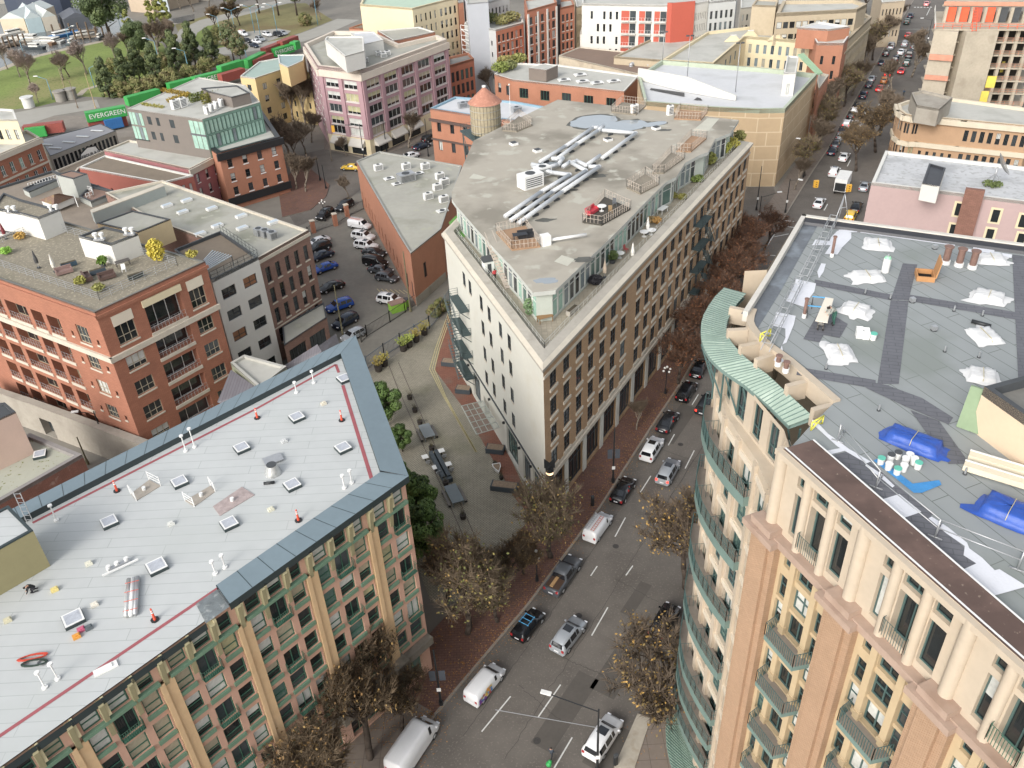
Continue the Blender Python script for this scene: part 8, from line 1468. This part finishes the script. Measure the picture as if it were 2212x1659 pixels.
for k,(q,a) in enumerate(((k1(850,470),4),(k1(1090,430),4),(k1(1165,470),3),(k1(1380,410),4),(k1(670,560),-4),(k1(1910,330),3),(k1(1010,880),-2.5),(k1(270,1050),-3),(k0(2090,900),-3),(k0(690,1290),-1.5),(k0(1230,1140),1),(k0(330,760),1),(k0(920,600),1),(k0(1590,450),1))):
    h=9 if abs(a)>2 else 6; p=P(*q); r=thing('blue_lamp','slim blue grey lamp, '+['tallest left one over the far car park','second over the far car park','third over the far car park','right one over the far car park','pale one at the road bend','by the bridge wall','beside the thin pines','left of the roof screens','beside the dark belt of firs','on the lawn by the kiosk','near the banner poles','leftmost on the shore path','in the middle of the shore path','at the right end of the shore path'][k],'lamp post',p); m=MB('pole'); m.bar((0,0,0),(0,0,h),.14,LN,6,.08); link('pole',m.mesh(),r); 
    for s_ in ((1,-1) if a>3 else (1 if a>0 else -1,)): m=MB('arm'); m.bar((0,0,h),(s_*2.6,0,h+1),.07,LN,5); m.box((s_*2.9,0,h+.95),(1.2,.4,.2),WHITE); link('arm',m.mesh(),r)
for k,(q,c,h) in enumerate(((k0(1240,1400),'b59b76',10),(k0(1370,1240),'b39a70',8),(k0(870,1240),'9c8a70',8),(k0(1010,1400),'7d6d5c',8))): pole(q,['tall pale timber pole left of the lettered container','pale timber pole with white banners','slim timber pole on the lawn edge','dark trestle pole by the park road'][k],h,None,mat('pole_'+c,S(c),.8,.1),sign=False,name='utility_pole',cat='utility pole')
for k,(x,y,c) in enumerate(((385,1390,'c9c9c4'),(800,1310,'8d8880'),(940,1280,'8f8c84'))): p=P(*k0(x,y)); r=thing('park_kiosk',['white park kiosk at the path','round grey park kiosk','grey kiosk behind the twin poles'][k],'kiosk',p); m=MB('wall'); m.cyl((0,0,0),1.6,2.8,mat('kiosk_'+c,S(c),.8,.1),10); link('wall',m.mesh(),r); m=MB('roof'); m.cyl((0,0,2.8),1.9,.3,mat('kiosk_'+c,S(c),.8,.1),10); link('roof',m.mesh(),r)
# fences
def fence(label,pts,h,m_,post=1.6,bars=.28,z=0,r_=.03):
    pp=[P(*q,z) for q in pts]; r=thing('fence',label,'fence',pp[0]); a=MB('railing'); 
    for A,B in zip(pp,pp[1:]):
        L=(B-A).length; n=int(L/bars)
        for zz in (.15,h-.1): a.bar(A+V((0,0,zz)),B+V((0,0,zz)),.04,m_)
        for i in range(n): q=A.lerp(B,i/n); a.bar(q,q+V((0,0,h)),r_*.6,m_,3)
    link('railing',a.mesh(pp[0]),r)
    for A,B in zip(pp,pp[1:]):
        n=max(1,int((B-A).length/(post*2)))
        for i in range(n+1): q=A.lerp(B,i/n); b=MB('post'); b.box((q.x,q.y,0),(.14,.14,h+.2),m_); link('post',b.mesh(pp[0]),r)
fence('black metal fence along the lower edge of the parking lot',[t(1,1,910,1300),t(1,1,960,1250),t(1,1,1160,1125),t(1,1,1290,1040),t(1,1,1400,960)],2,mat('fence_brown_black',S('3d3b38'),.7,.2)); fence('blue grey picket fence with tall posts between alley and plaza',[t(1,1,960,1530),t(1,1,1110,1420),t(1,1,1250,1330),t(1,1,1500,1180),t(1,1,1600,1060),t(1,1,1680,930)],2.2,mat('slate_blue_metal',S('4f5f6b'),.6,.1)); fence('iron fence with brick pillars at the upper end of the parking lot',[t(1,1,455,390),t(1,1,500,345),t(1,1,690,285),t(1,1,790,210),t(1,1,930,150)],2,mat('fence_brown_black',S('3d3b38'),.7,.2)); fence('dark fence beside the corner trees at the street end of the plaza',[(1058,1225),(1095,1200),(1120,1175)],1.6,FE)
for k,(x,y) in enumerate(((500,350),(690,290),(790,210))): p=P(*t(1,1,x,y)); r=thing('brick_pillar','orange brick gate pillar, '+['left','middle','right'][k]+' of three at the lot gate','pillar',p,.5); m=MB('shaft'); m.box((0,0,0),(.8,.8,2.5),OBR); link('shaft',m.mesh(),r); m=MB('cap'); m.box((0,0,2.5),(.95,.95,.15),STONE); link('cap',m.mesh(),r)
r=boxthing('waste_bin','lime green waste container at the lot corner','bin',*t(1,1,1225,1020),0,(2.6,1.6,1.5),mat('lime_green',S('86b82f'),.5,.08),.5,lambda b,r:link('lid',(lambda g:(g.box((0,0,1.5),(2.7,1.7,.1),mat('bin_lid',S('8a6f62'),.7,.2)),g.mesh())[1])(MB('lid')),r)); r=boxthing('waste_bin','small lime green bin beside the timber pole','bin',*t(1,1,1300,985),0,(.9,.9,1.3),mat('lime_green',S('86b82f'),.5,.08),.5,lambda b,r:link('lid',(lambda g:(g.box((0,0,1.3),(1,1,.08),DGREY),g.mesh())[1])(MB('lid')),r))
# plaza furniture
PLT_=mat('slate_planter',S('3f474d'),.7,.1)
def pot(label,pos,s=1,plant=None):
    p=P(*pos,.02); r=thing('plant_pot',label,'plant pot',p,0,'pots on the plaza'); m=MB('pot'); m.cyl((0,0,0),.38*s,.7*s,mat('dark_pot',S('3a342f'),.8,.1),12,.48*s); link('pot',m.mesh(),r)
    m=MB('plant'); rd_=random.Random(int(pos[0]))
    pm_=mat('pl_'+(plant or '5c5640'),S(plant or '5c5640'),.8,.2,2)
    for i in range(70 if plant else 26):
        v=V((rd_.gauss(0,.5),rd_.gauss(0,.5),1)).normalized(); L=rd_.uniform(.5,1.3)*s; m.bar((0,0,.6*s),V((0,0,.6*s))+v*L,.012,pm_,3)
        if plant: q=V((0,0,.6*s))+v*L; m.face([q+V((.12,0,0)),q+V((0,.12,.05)),q+V((-.12,0,0)),q+V((0,-.12,-.05))],pm_)
    link('plant',m.mesh(),r)
for x,y,l in ((1330,130,'bare twig pot at the top of the plaza row'),(1375,240,'pot second from the top of the plaza row'),(1418,345,'pot just above the upper grey table'),(1520,570,'pot between the upper table and the long planter'),(1640,870,'pot between the long planter and the lower table'),(1790,1160,'pot at the lower end of the plaza row'),(2065,700,'small pot above the white boat planter'),(2120,820,'small pot below the white boat planter')): pot(l,t(1,2,x,y),.85 if x<2000 else .6)
for x,y,c,l in ((1060,1545,'8a7a35','brown green potted grass at the left end of the picket fence'),(1110,1500,'9a8e38','yellowish potted plant at the picket fence, second'),(1275,1370,'7f8a35','green potted plant at the picket fence, third'),(1325,1335,'96a23a','bright green potted plant at the picket fence'),(1385,1290,'8f8038','tall ochre potted plant at the picket fence'),(1455,1230,'857c3a','large ochre potted plant near the fence end')): pot(l,t(1,1,x,y),1.3,c)
def longtable(label,pos,L,W_,rz,c='5c6468'):
    p=P(*pos,.02); r=thing('plaza_table',label,'table',p,rz,'grey tables on the plaza'); m_=mat('table_'+c,S(c),.6,.1); m=MB('tabletop'); m.box((0,0,.72),(W_,L,.08),m_); link('tabletop',m.mesh(),r)
    for sx in (-1,1):
        for sy in (-1,1): m=MB('leg'); m.box((sx*W_*.42,sy*L*.44,0),(.08,.08,.72),m_); link('leg',m.mesh(),r)
    for s_ in (-1,1): m=MB('bench_seat'); m.box((s_*(W_/2+.3),0,.42),(.32,L*.9,.06),mat('bench_grey',S('6f6a64'),.8,.1)); m.box((s_*(W_/2+.3),L*.38,0),(.3,.08,.42),BLACKM); m.box((s_*(W_/2+.3),-L*.38,0),(.3,.08,.42),BLACKM); link('bench_seat',m.mesh(),r)
hz=.35; longtable('upper grey table block on the plaza',t(1,2,1480,440),3.0,1.5,hz,'787f82');longtable('lower long grey table on the plaza',t(1,2,1715,985),3.4,1.5,hz,'6a7479')
p=P(*t(1,2,1590,720),.02); r=thing('long_planter','long dark double planter trough in the middle of the plaza','planter',p,hz); 
for s_ in (-1,1): m=MB('trough'); m.box((s_*.35,0,0),(.5,5.6,.75),PLT_); link('trough',m.mesh(),r)
m=MB('end_box'); m.box((0,-3.1,0),(1.3,.5,.6),PLT_); link('end_box',m.mesh(),r)
for k,(x,y) in enumerate(((1465,665),(1605,612),(1665,728),(1555,755))): p=P(*t(1,2,x,y),.0); r=thing('cube_table','small white topped table '+['left of the long planter','right of the planter at its top end','right of the planter at its lower end','left of the planter at its lower end'][k],'table',p,hz,'white topped cafe tables'); m=MB('tabletop'); m.box((0,0,.7),(.8,.8,.06),WHITE); link('tabletop',m.mesh(),r); m=MB('stem'); m.box((0,0,0),(.15,.15,.7),BLACKM); link('stem',m.mesh(),r); m=MB('chair_seat'); m.box((.1,-.9,.42),(.5,.5,.05),METAL); m.box((.1,-1.1,.42),(.5,.05,.45),METAL); m.box((.1,-.9,0),(.08,.08,.42),METAL); link('chair_seat',m.mesh(),r)
for k,(tl,x,y,L) in enumerate((((1,2),1795,65,2.2),((1,2),2070,580,2.4),((1,2),2150,905,3.4),((1,1),1670,1490,2.2))): p=P(*t(*tl,x,y),.05); r=thing('planter_box','slate planter box '+['above the glass canopy','below the glass canopy','nearest the pointed corner, largest','at the foot of the fire escape'][k],'planter',p,-.25,'slate planters along the stucco wall'); m=MB('box'); m.box((0,0,0),(L,1.3,.7),PLT_); link('box',m.mesh(),r); m=MB('soil'); m.box((0,0,.7),(L*.88,1.1,.04),mat('pebble_soil',S('8a7763'),.95,.3,4)); link('soil',m.mesh(),r)
p=P(*t(1,2,2085,745),.05); r=thing('boat_planter','small white boat shaped planter on the brick terrace','planter',p,.2); m=MB('hull'); h=[(-.55,.7),(.55,.7),(.5,0),(0,-1.1),(-.5,0)]; m.hexa([V((a*.7,b*.7,0)) for a,b in h][::-1],[V((a,b,.6)) for a,b in h][::-1],WHITE); link('hull',m.mesh(),r); m=MB('soil'); m.face([V((a*.8,b*.8,.61)) for a,b in h][::-1],mat('pebble_soil',S('8a7763'),.95,.3,4)); link('soil',m.mesh(),r)
b_=MB(); b_.box((0,0,0),(.3,.3,1.2),BLACKM); b_.box((0,0,1.2),(.35,.25,.35),DGREY)
for k,(q,l) in enumerate(((t(2,2,695,1050),'parking meter on the brick pavement by the ladder van'),(t(2,3,895,1630),'parking meter by the white car at the bottom'))): p=P(*q,.15); r=thing('parking_meter',l,'parking meter',p,.5); link('housing',b_.mesh(),r)
sl_=MB(); sl_.prism([XY(P(*q,.15)) for q in (t(2,3,880,1659),t(2,3,1085,1190),t(2,3,1200,1230),t(2,3,1060,1659))],.15,.22,mat('light_concrete',S('a79f90'),.9,.12,.5,stain=(.8,.5,S('8a7a60'),.55))); single('concrete_kerb_slab',sl_,'light concrete slab strip beside the lower right kerb','slab')
# ================= people =================
SK=mat('skin',S('b98d74'),.6,.05)
def person(label,pos,z,joints,cl,rz=0,hair='2a211c',held=None):
    """joints: dict of joint positions, clothing by body region"""
    p=P(*pos,z); r=thing('person',label,'person',p,rz); me=bpy.data.meshes.new('body'); J=joints; names=list(J); idx={n:i for i,n in enumerate(names)}
    E=[('pelvis','waist'),('waist','chest'),('chest','neck'),('neck','head'),('head','crown'),('chest','shl'),('shl','ell'),('ell','hal'),('chest','shr'),('shr','elr'),('elr','har'),('pelvis','hipl'),('hipl','knl'),('knl','anl'),('anl','tol'),('pelvis','hipr'),('hipr','knr'),('knr','anr'),('anr','tor')]
    me.from_pydata([J[n] for n in names],[(idx[a],idx[b]) for a,b in E],[]); o=link('body',me); md=o.modifiers.new('s','SKIN'); R_={'pelvis':.15,'waist':.14,'chest':.16,'neck':.06,'head':.1,'crown':.09,'shl':.075,'shr':.075,'ell':.05,'elr':.05,'hal':.035,'har':.035,'hipl':.1,'hipr':.1,'knl':.07,'knr':.07,'anl':.05,'anr':.05,'tol':.05,'tor':.05}
    for i,n in enumerate(names): q=R_[n]; me.skin_vertices[0].data[i].radius=(q,q); me.skin_vertices[0].data[i].use_root=(n=='pelvis')
    o.modifiers.new('u','SUBSURF').levels=1; bpy.context.view_layer.update(); dg=bpy.context.evaluated_depsgraph_get(); nm=bpy.data.meshes.new_from_object(o.evaluated_get(dg)); bpy.data.objects.remove(o); nm.materials.clear()
    for c in (SK,mat('cloth_'+cl[0],S(cl[0]),.8,.1),mat('cloth_'+cl[1],S(cl[1]),.8,.1),mat('hair_'+hair,S(hair),.8,.1),mat('boot',S('2a2522'),.7,.1)): nm.materials.append(c)
    segs=[(V(J[a]),V(J[b]),{'head':3,'crown':3,'neck':0,'hal':1,'har':1}.get(b,2 if b in('hipl','hipr','knl','knr','anl','anr') else 4 if b in('tol','tor') else 1)) for a,b in E]
    for f in nm.polygons:
        c=f.center; bd_=1e9; k=1
        for a,b,mi in segs:
            ab=b-a; tt=max(0,min(1,(c-a).dot(ab)/max(ab.length_squared,1e-9))); d=(c-a-ab*tt).length
            if d<bd_: bd_=d;k=mi
        for h_ in ('hal','har'):
            if (c-V(J[h_])).length<.09:k=0
        f.material_index=k; f.use_smooth=True
    nm.name='body'; link('body',nm,r)
    if held: link(*held,r)
    return r
STD=dict(pelvis=(0,0,.95),waist=(0,0,1.1),chest=(0,0,1.35),neck=(0,0,1.5),head=(.02,0,1.62),crown=(.02,0,1.7),shl=(0,.2,1.4),ell=(.03,.26,1.15),hal=(.12,.24,.92),shr=(0,-.2,1.4),elr=(.03,-.26,1.15),har=(.12,-.24,.92),hipl=(0,.1,.9),knl=(.06,.11,.5),anl=(0,.11,.1),tol=(.14,.12,.05),hipr=(0,-.1,.9),knr=(.03,-.11,.5),anr=(-.08,-.11,.1),tor=(.06,-.12,.05))
BEND=dict(STD); BEND.update(waist=(.08,0,1.08),chest=(.3,0,1.22),neck=(.42,0,1.28),head=(.52,0,1.27),crown=(.6,0,1.3),shl=(.3,.2,1.25),ell=(.42,.22,1.0),hal=(.6,.12,.85),shr=(.3,-.2,1.25),elr=(.42,-.22,1.0),har=(.6,-.1,.9))
KNEEL=dict(STD); KNEEL.update(pelvis=(0,0,.42),waist=(.1,0,.55),chest=(.32,0,.66),neck=(.46,0,.68),head=(.58,0,.64),crown=(.66,0,.62),shl=(.32,.2,.66),ell=(.45,.24,.4),hal=(.6,.16,.12),shr=(.32,-.2,.66),elr=(.45,-.24,.4),har=(.62,-.14,.12),hipl=(0,.11,.4),knl=(.34,.16,.12),anl=(-.08,.16,.1),tol=(-.2,.16,.06),hipr=(0,-.11,.4),knr=(.34,-.16,.12),anr=(-.08,-.16,.1),tor=(-.2,-.16,.06))
WALK=dict(STD); WALK.update(knl=(.18,.1,.52),anl=(.3,.1,.12),tol=(.44,.1,.1),knr=(-.05,-.1,.5),anr=(-.28,-.1,.16),tor=(-.2,-.1,.06))
person('worker in grey top and green trousers bending over white sheet on the roof works',t(3,1,560,1150),RZ,BEND,('8d9088','2f5c50'),3.3); person('crouching worker in grey clothes below the white sheet',t(3,1,450,1190),RZ,KNEEL,('8b8a84','6d6a66'),1.2)
b=MB('white_board'); a_=PT(3,1,460,1125,RZ+.7);c_=PT(3,1,530,920,RZ+.9); u=(c_-a_).normalized(); n=V((-u.y,u.x,0)).normalized()*.35; b.hexa([a_-n,a_+n,c_+n*.7,c_-n*.7],[q+V((0,0,.05)) for q in (a_-n,a_+n,c_+n*.7,c_-n*.7)],mat('offwhite_board',S('d5cdbd'),.6,.05)); single('white_board',b,'long off white metal strip held between the two roof workers','sheet metal')
for k,(x,y) in enumerate(((400,1080),(440,1000))): 
    p=PT(3,1,x,y,RZ); r=thing('saw_horse','blue saw horse '+['under the near end','under the far end'][k]+' of the white strip','saw horse',p,-.3,'blue saw horses'); m=MB('beam'); m.bar((-.5,0,.75),(.5,0,.75),.04,BL); link('beam',m.mesh(),r)
    for sx in (-.45,.45):
        for sy in (-.25,.25): m=MB('leg'); m.bar((sx,0,.75),(sx,sy,0),.025,BLACKM); link('leg',m.mesh(),r)
person('worker in black kneeling over tools near the olive stair house',t(0,3,310,130),LZ,KNEEL,('1d1d20','24242a'),3.6); person('person in yellow and white jacket standing on the pavement under the balconies',t(2,3,1450,690),.15,STD,('cfc25a','3b3f45'),1); person('cyclist in dark clothes at the bottom edge near the lane line',t(2,3,340,1580),.1,WALK,('3a434e','2c3036'),1.0); person('person in red on the flatiron terrace by the small shed',t(1,1,2065,770),21.3,STD,('c0333a','2b2b2b'),2)
person('person with orange trousers standing before the long white penthouse',t(0,1,75,270),23.05,STD,('4a4f52','c4703a'),1); person('dark clothed pedestrian on the pavement beyond the crossing',z3(1380,190),.1,WALK,('22262c','22262c'),1); person('pedestrian in dark blue on the right pavement of the avenue',z1(2140,330),.1,WALK,('2c4a63','20242a'),1)
person('pedestrian in dark clothes on the brick pavement under the trees',t(2,1,1555,1400),.15,WALK,('20242c','2b2b30'),1)
b=MB('green_bag'); p=P(*t(2,3,318,1625),.6); b.ball(p,.28,mat('bright_green_bag',S('1f9c4a'),.5,.05),8,6); b.ball(p+V((.1,.1,.15)),.2,mat('bright_green_bag',S('1f9c4a'),.5,.05),8,6); single('delivery_bag',b,'bright green bag beside the cyclist at the bottom edge','bag')
# ================= pale roof clutter =================
def patch(label,quad,m_,rails=True,extra=None):
    q=[P(*a,LZ+.01) for a in quad]; r=thing('repair_frame',label,'roof repair',q[0]); m=MB('opening'); m.prism([XY(p) for p in q],LZ,LZ+.05,m_); link('opening',m.mesh(q[0]),r)
    if rails:
        for a,b_ in ((q[0],q[3]),(q[1],q[2])):
            m=MB('guard'); 
            for z in (.3,.6,.9): m.bar(a+V((0,0,z)),b_+V((0,0,z)),.03,WHITE)
            m.bar(a,a+V((0,0,1)),.04,WHITE);m.bar(b_,b_+V((0,0,1)),.04,WHITE); link('guard',m.mesh(q[0]),r)
    c=sum(q,V((0,0,0)))/4; m=MB('pipe_stub'); m.cyl((c.x,c.y,LZ),.16,.35,WHITE,10); link('pipe_stub',m.mesh(q[0]),r)
PD=mat('dusty_patch',S('a39a8e'),.9,.15,2); WR=mat('wrapped_plastic',S('a59591'),.35,.3,2.5,bump=.05)
patch('framed repair patch nearest the upper left orange post',[t(0,2,1130,950),t(0,2,1290,830),t(0,2,1390,880),t(0,2,1180,1010)],PD);patch('framed repair patch right of the second skylight',[t(0,2,1600,1010),t(0,2,1820,880),t(0,2,1860,930),t(0,2,1680,1060)],PD);patch('plastic wrapped repair patch with white pipe in the middle of the pale roof',[t(0,2,1840,1060),t(0,2,2090,890),t(0,2,2200,960),t(0,2,1900,1140)],WR,False)
FO=mat('foil_wrap',S('c2c3c1'),.25,.2,3,metal=.5,bump=.05); p=P(*t(1,2,150,770),LZ); r=thing('foil_covered_fan','foil wrapped roof fan with lid lying beside it','roof fan',p,.5); m=MB('housing'); m.cyl((0,0,0),.75,.9,FO,7,.45); link('housing',m.mesh(),r); m=MB('fan_grille'); m.cyl((0,0,.9),.42,.06,DGREY,12); link('fan_grille',m.mesh(),r); m=MB('lid'); m.box((.5,1.6,.15),(1.6,1.1,.08),METAL); link('lid',m.mesh(),r); m=MB('dark_roll'); m.bar((-1.1,-1.0,.12),(-.3,-1.35,.12),.13,BLACKM,8); link('dark_roll',m.mesh(),r)
A=P(*t(0,3,1130,340),LZ+.2);B=P(*t(0,3,1150,20),LZ+.2); r=thing('pipe_bundle','long silver insulated pipe bundle lying on the pale roof','pipes',A); u=(B-A); n=V((-u.y,u.x,0)).normalized()*.3
for k,mm in ((-1,METAL),(0,WHITE),(1,FO)): m=MB('pipe'); m.bar(A+n*k,B+n*k,.17,mm,10); link('pipe',m.mesh(A),r)
m=MB('strap'); 
for f_ in (.1,.35,.6,.85): q=A.lerp(B,f_)+V((0,0,.19)); m.bar(q-n*1.6,q+n*1.6,.02,mat('safety_orange',S('e0502e'),.5,.08))
link('strap',m.mesh(A),r)
def coil(label,pos,c,sx,sy,rz,n=7):
    p=P(*pos,LZ+.03); r=thing('cable_coil',label,'cable',p,rz,'coils on the pale roof'); m=MB('cable'); rd_=random.Random(int(pos[0])); m_=mat('cable_'+c,S(c),.6,.1); pv_=None
    for i in range(n*14): a=2*pi*i/14; k=1+.15*sin(i*.37); q=V((sx*k*cos(a),sy*k*sin(a)+rd_.uniform(-.03,.03),.03*(i/14))); 
    pv_=None
    for i in range(n*14):
        a=2*pi*i/14; k=.8+.3*abs(sin(i*.21)); q=V((sx*k*cos(a)+rd_.uniform(-.04,.04),sy*k*sin(a),.02+.02*(i//14)))
        if pv_ is not None: m.bar(pv_,q,.028,m_,4)
        pv_=q
    link('cable',m.mesh(),r)
coil('coiled red hose on the pale roof at lower left',t(0,3,285,705),'c2452f',.9,.2,.2); coil('coiled dark green cable below the red hose',t(0,3,300,755),'2f4038',.8,.25,.1); coil('thin grey cable loop right of the dark coil',t(0,3,375,745),'6d7072',.3,.25,0,3)
for k,(tl,x,y,c,l) in enumerate((((0,3),70,390,'c9c3a4','cream box on the roof at the left edge'),((0,3),820,255,'d8d2c4','white off cut left of the pipe bundle'),((0,3),475,125,'d9c77a','small yellow piece of foam near the kneeling worker'),((0,3),665,530,'d9952a','orange tool bag in front of the white framed skylight'),((0,3),770,455,'5c6468','grey power tool beside the white framed skylight'),((0,3),705,470,'c05a78','pink cloth beside the grey power tool'),((0,3),915,805,'e2e1dc','white folded sheet lying on the red line'),((0,2),770,1560,'d6d4c2','small cream square patch left of the white pipe frame'),((1,2),130,1090,'cfcdb8','cream square vent left of the lower orange post'),((1,2),585,175,'cdc6b4','beige square vent near the far tip'),((1,2),245,500,'c3c5c4','pale square patch above the foil wrapped fan'),((0,2),1480,1215,'cfd0ca','pale round patch near the wrapped repair'))):
    p=P(*t(*tl,x,y),LZ); r=thing('roof_item',l,'roof clutter',p,.6); m=MB('body'); s_=(.5,.4,.2) if k not in (6,) else (1.5,.55,.12); m.box((0,0,0),s_,mat('item_'+c,S(c),.7,.1)); m.box((.05,0,s_[2]),(s_[0]*.5,s_[1]*.6,.08),mat('item_'+c,S(c),.7,.1)); link('body',m.mesh(),r)
p=P(*t(0,2,1040,1590),LZ); r=thing('vent_assembly','white rail frame with pipe stubs above the silver pipe bundle','roof vent',p,.62); m=MB('rail'); m.box((0,-.3,.25),(2.6,.12,.12),WHITE); m.box((0,.25,.1),(1.6,.3,.1),METAL); link('rail',m.mesh(),r)
for x in (-.7,-.1,.6): m=MB('pipe_stub'); m.cyl((x,.35,0),.17,.4,WHITE,10); link('pipe_stub',m.mesh(),r)

# fallen leaves along the kerbs, manholes, oil stains
lf=MB('leaves'); rd_=random.Random(5); lms=[mat('fallen_'+c,S(c),.9,.2,2) for c in ('a8743a','8f5a2c','b98c4a')]
for i in range(9000):
    k=rd_.randrange(1,9); f_=rd_.random(); side=rd_.random()
    A=LC if side<.72 else RC; p=V(A[k]).lerp(V(A[k+1]),f_); u=(V(A[k+1])-V(A[k])).normalized(); n=V((u.y,-u.x)); o=(rd_.gauss(0,.9)-.3 if rd_.random()<.6 else -rd_.uniform(0,6))*(1 if side<.72 else -1); onp=(o<0) if side<.72 else (o>0); q=V((p.x+n.x*o,p.y+n.y*o,.165 if onp else .02)); a=rd_.uniform(0,6.28); s_=rd_.uniform(.04,.09); lf.face([q+V((cos(a)*s_,sin(a)*s_,0)),q+V((-sin(a)*s_*.6,cos(a)*s_*.6,0)),q-V((cos(a)*s_,sin(a)*s_,0)),q+V((sin(a)*s_*.6,-cos(a)*s_*.6,0))],lms[i%3])
o=link('fallen_leaves',lf.mesh()); props(o,kind='stuff')
for k,(x,y) in enumerate(((1160,1600),(1330,1180),(1400,1110),(1470,960),(1250,1330))):
    m=MB(); p=P(x,y,.006); m.cyl(p,.36,.006,mat('manhole_iron',S('3f3c39'),.6,.2,6),16); single('manhole_cover',m,['iron manhole cover near the bottom edge of the road','iron manhole cover in front of the pickup lane','iron manhole cover beside the black saloon','iron manhole cover beyond the silver car','iron manhole cover beside the lowest moving car'][k],'manhole cover')
m=MB(); cm_=mat('crack_seal',S('3b3835'),.8,.1)
def wig(a,b,w,n,j):
    A=P(*a,.013);B=P(*b,.013); pv=A
    for i in range(1,n+1):
        q=A.lerp(B,i/n)+V((rd_.gauss(0,j),rd_.gauss(0,j),0)); u=(q-pv).normalized(); nn=V((-u.y,u.x,0))*w/2; m.face([pv-nn,q-nn,q+nn,pv+nn],cm_); pv=q
for a,b in (((1090,1640),(1290,1330)),((1000,1590),(1180,1340)),((1290,1330),(1520,960)),((1215,1420),(1330,1470)),((1330,1250),(1420,1300)),((1400,960),(1540,1010)),((1120,1480),(1215,1560)),((1180,1340),(1330,1110)),((1380,1180),(1560,900))): wig(a,b,.035,26,.06)
o=struct('crack_lines',m)
# ---------------- world, sun, view ----------------
w=bpy.data.worlds.new('World'); SC.world=w; w.use_nodes=True; nt=w.node_tree; sk=nt.nodes.new('ShaderNodeTexSky'); sk.sky_type='NISHITA'; sk.sun_disc=False
EL=radians(32); AZ=radians(215)
sk.sun_elevation=EL; sk.sun_rotation=AZ; sk.air_density=1.2; sk.dust_density=3.0; sk.ozone_density=1.0
bg=nt.nodes['Background']; bg.inputs[1].default_value=.15; hs=nt.nodes.new('ShaderNodeHueSaturation'); hs.inputs['Saturation'].default_value=.3; nt.links.new(sk.outputs[0],hs.inputs['Color']); nt.links.new(hs.outputs[0],bg.inputs[0])
sl=bpy.data.lights.new('sun','SUN'); sl.energy=.9; sl.angle=radians(25); sl.color=(1,.96,.9); so=bpy.data.objects.new('sun',sl); COL.objects.link(so)
d=V((sin(AZ)*cos(EL),cos(AZ)*cos(EL),sin(EL))); so.rotation_euler=d.to_track_quat('Z','Y').to_euler()
SC.view_settings.view_transform='Standard'; SC.view_settings.look='None'; SC.view_settings.exposure=.8; SC.view_settings.gamma=1
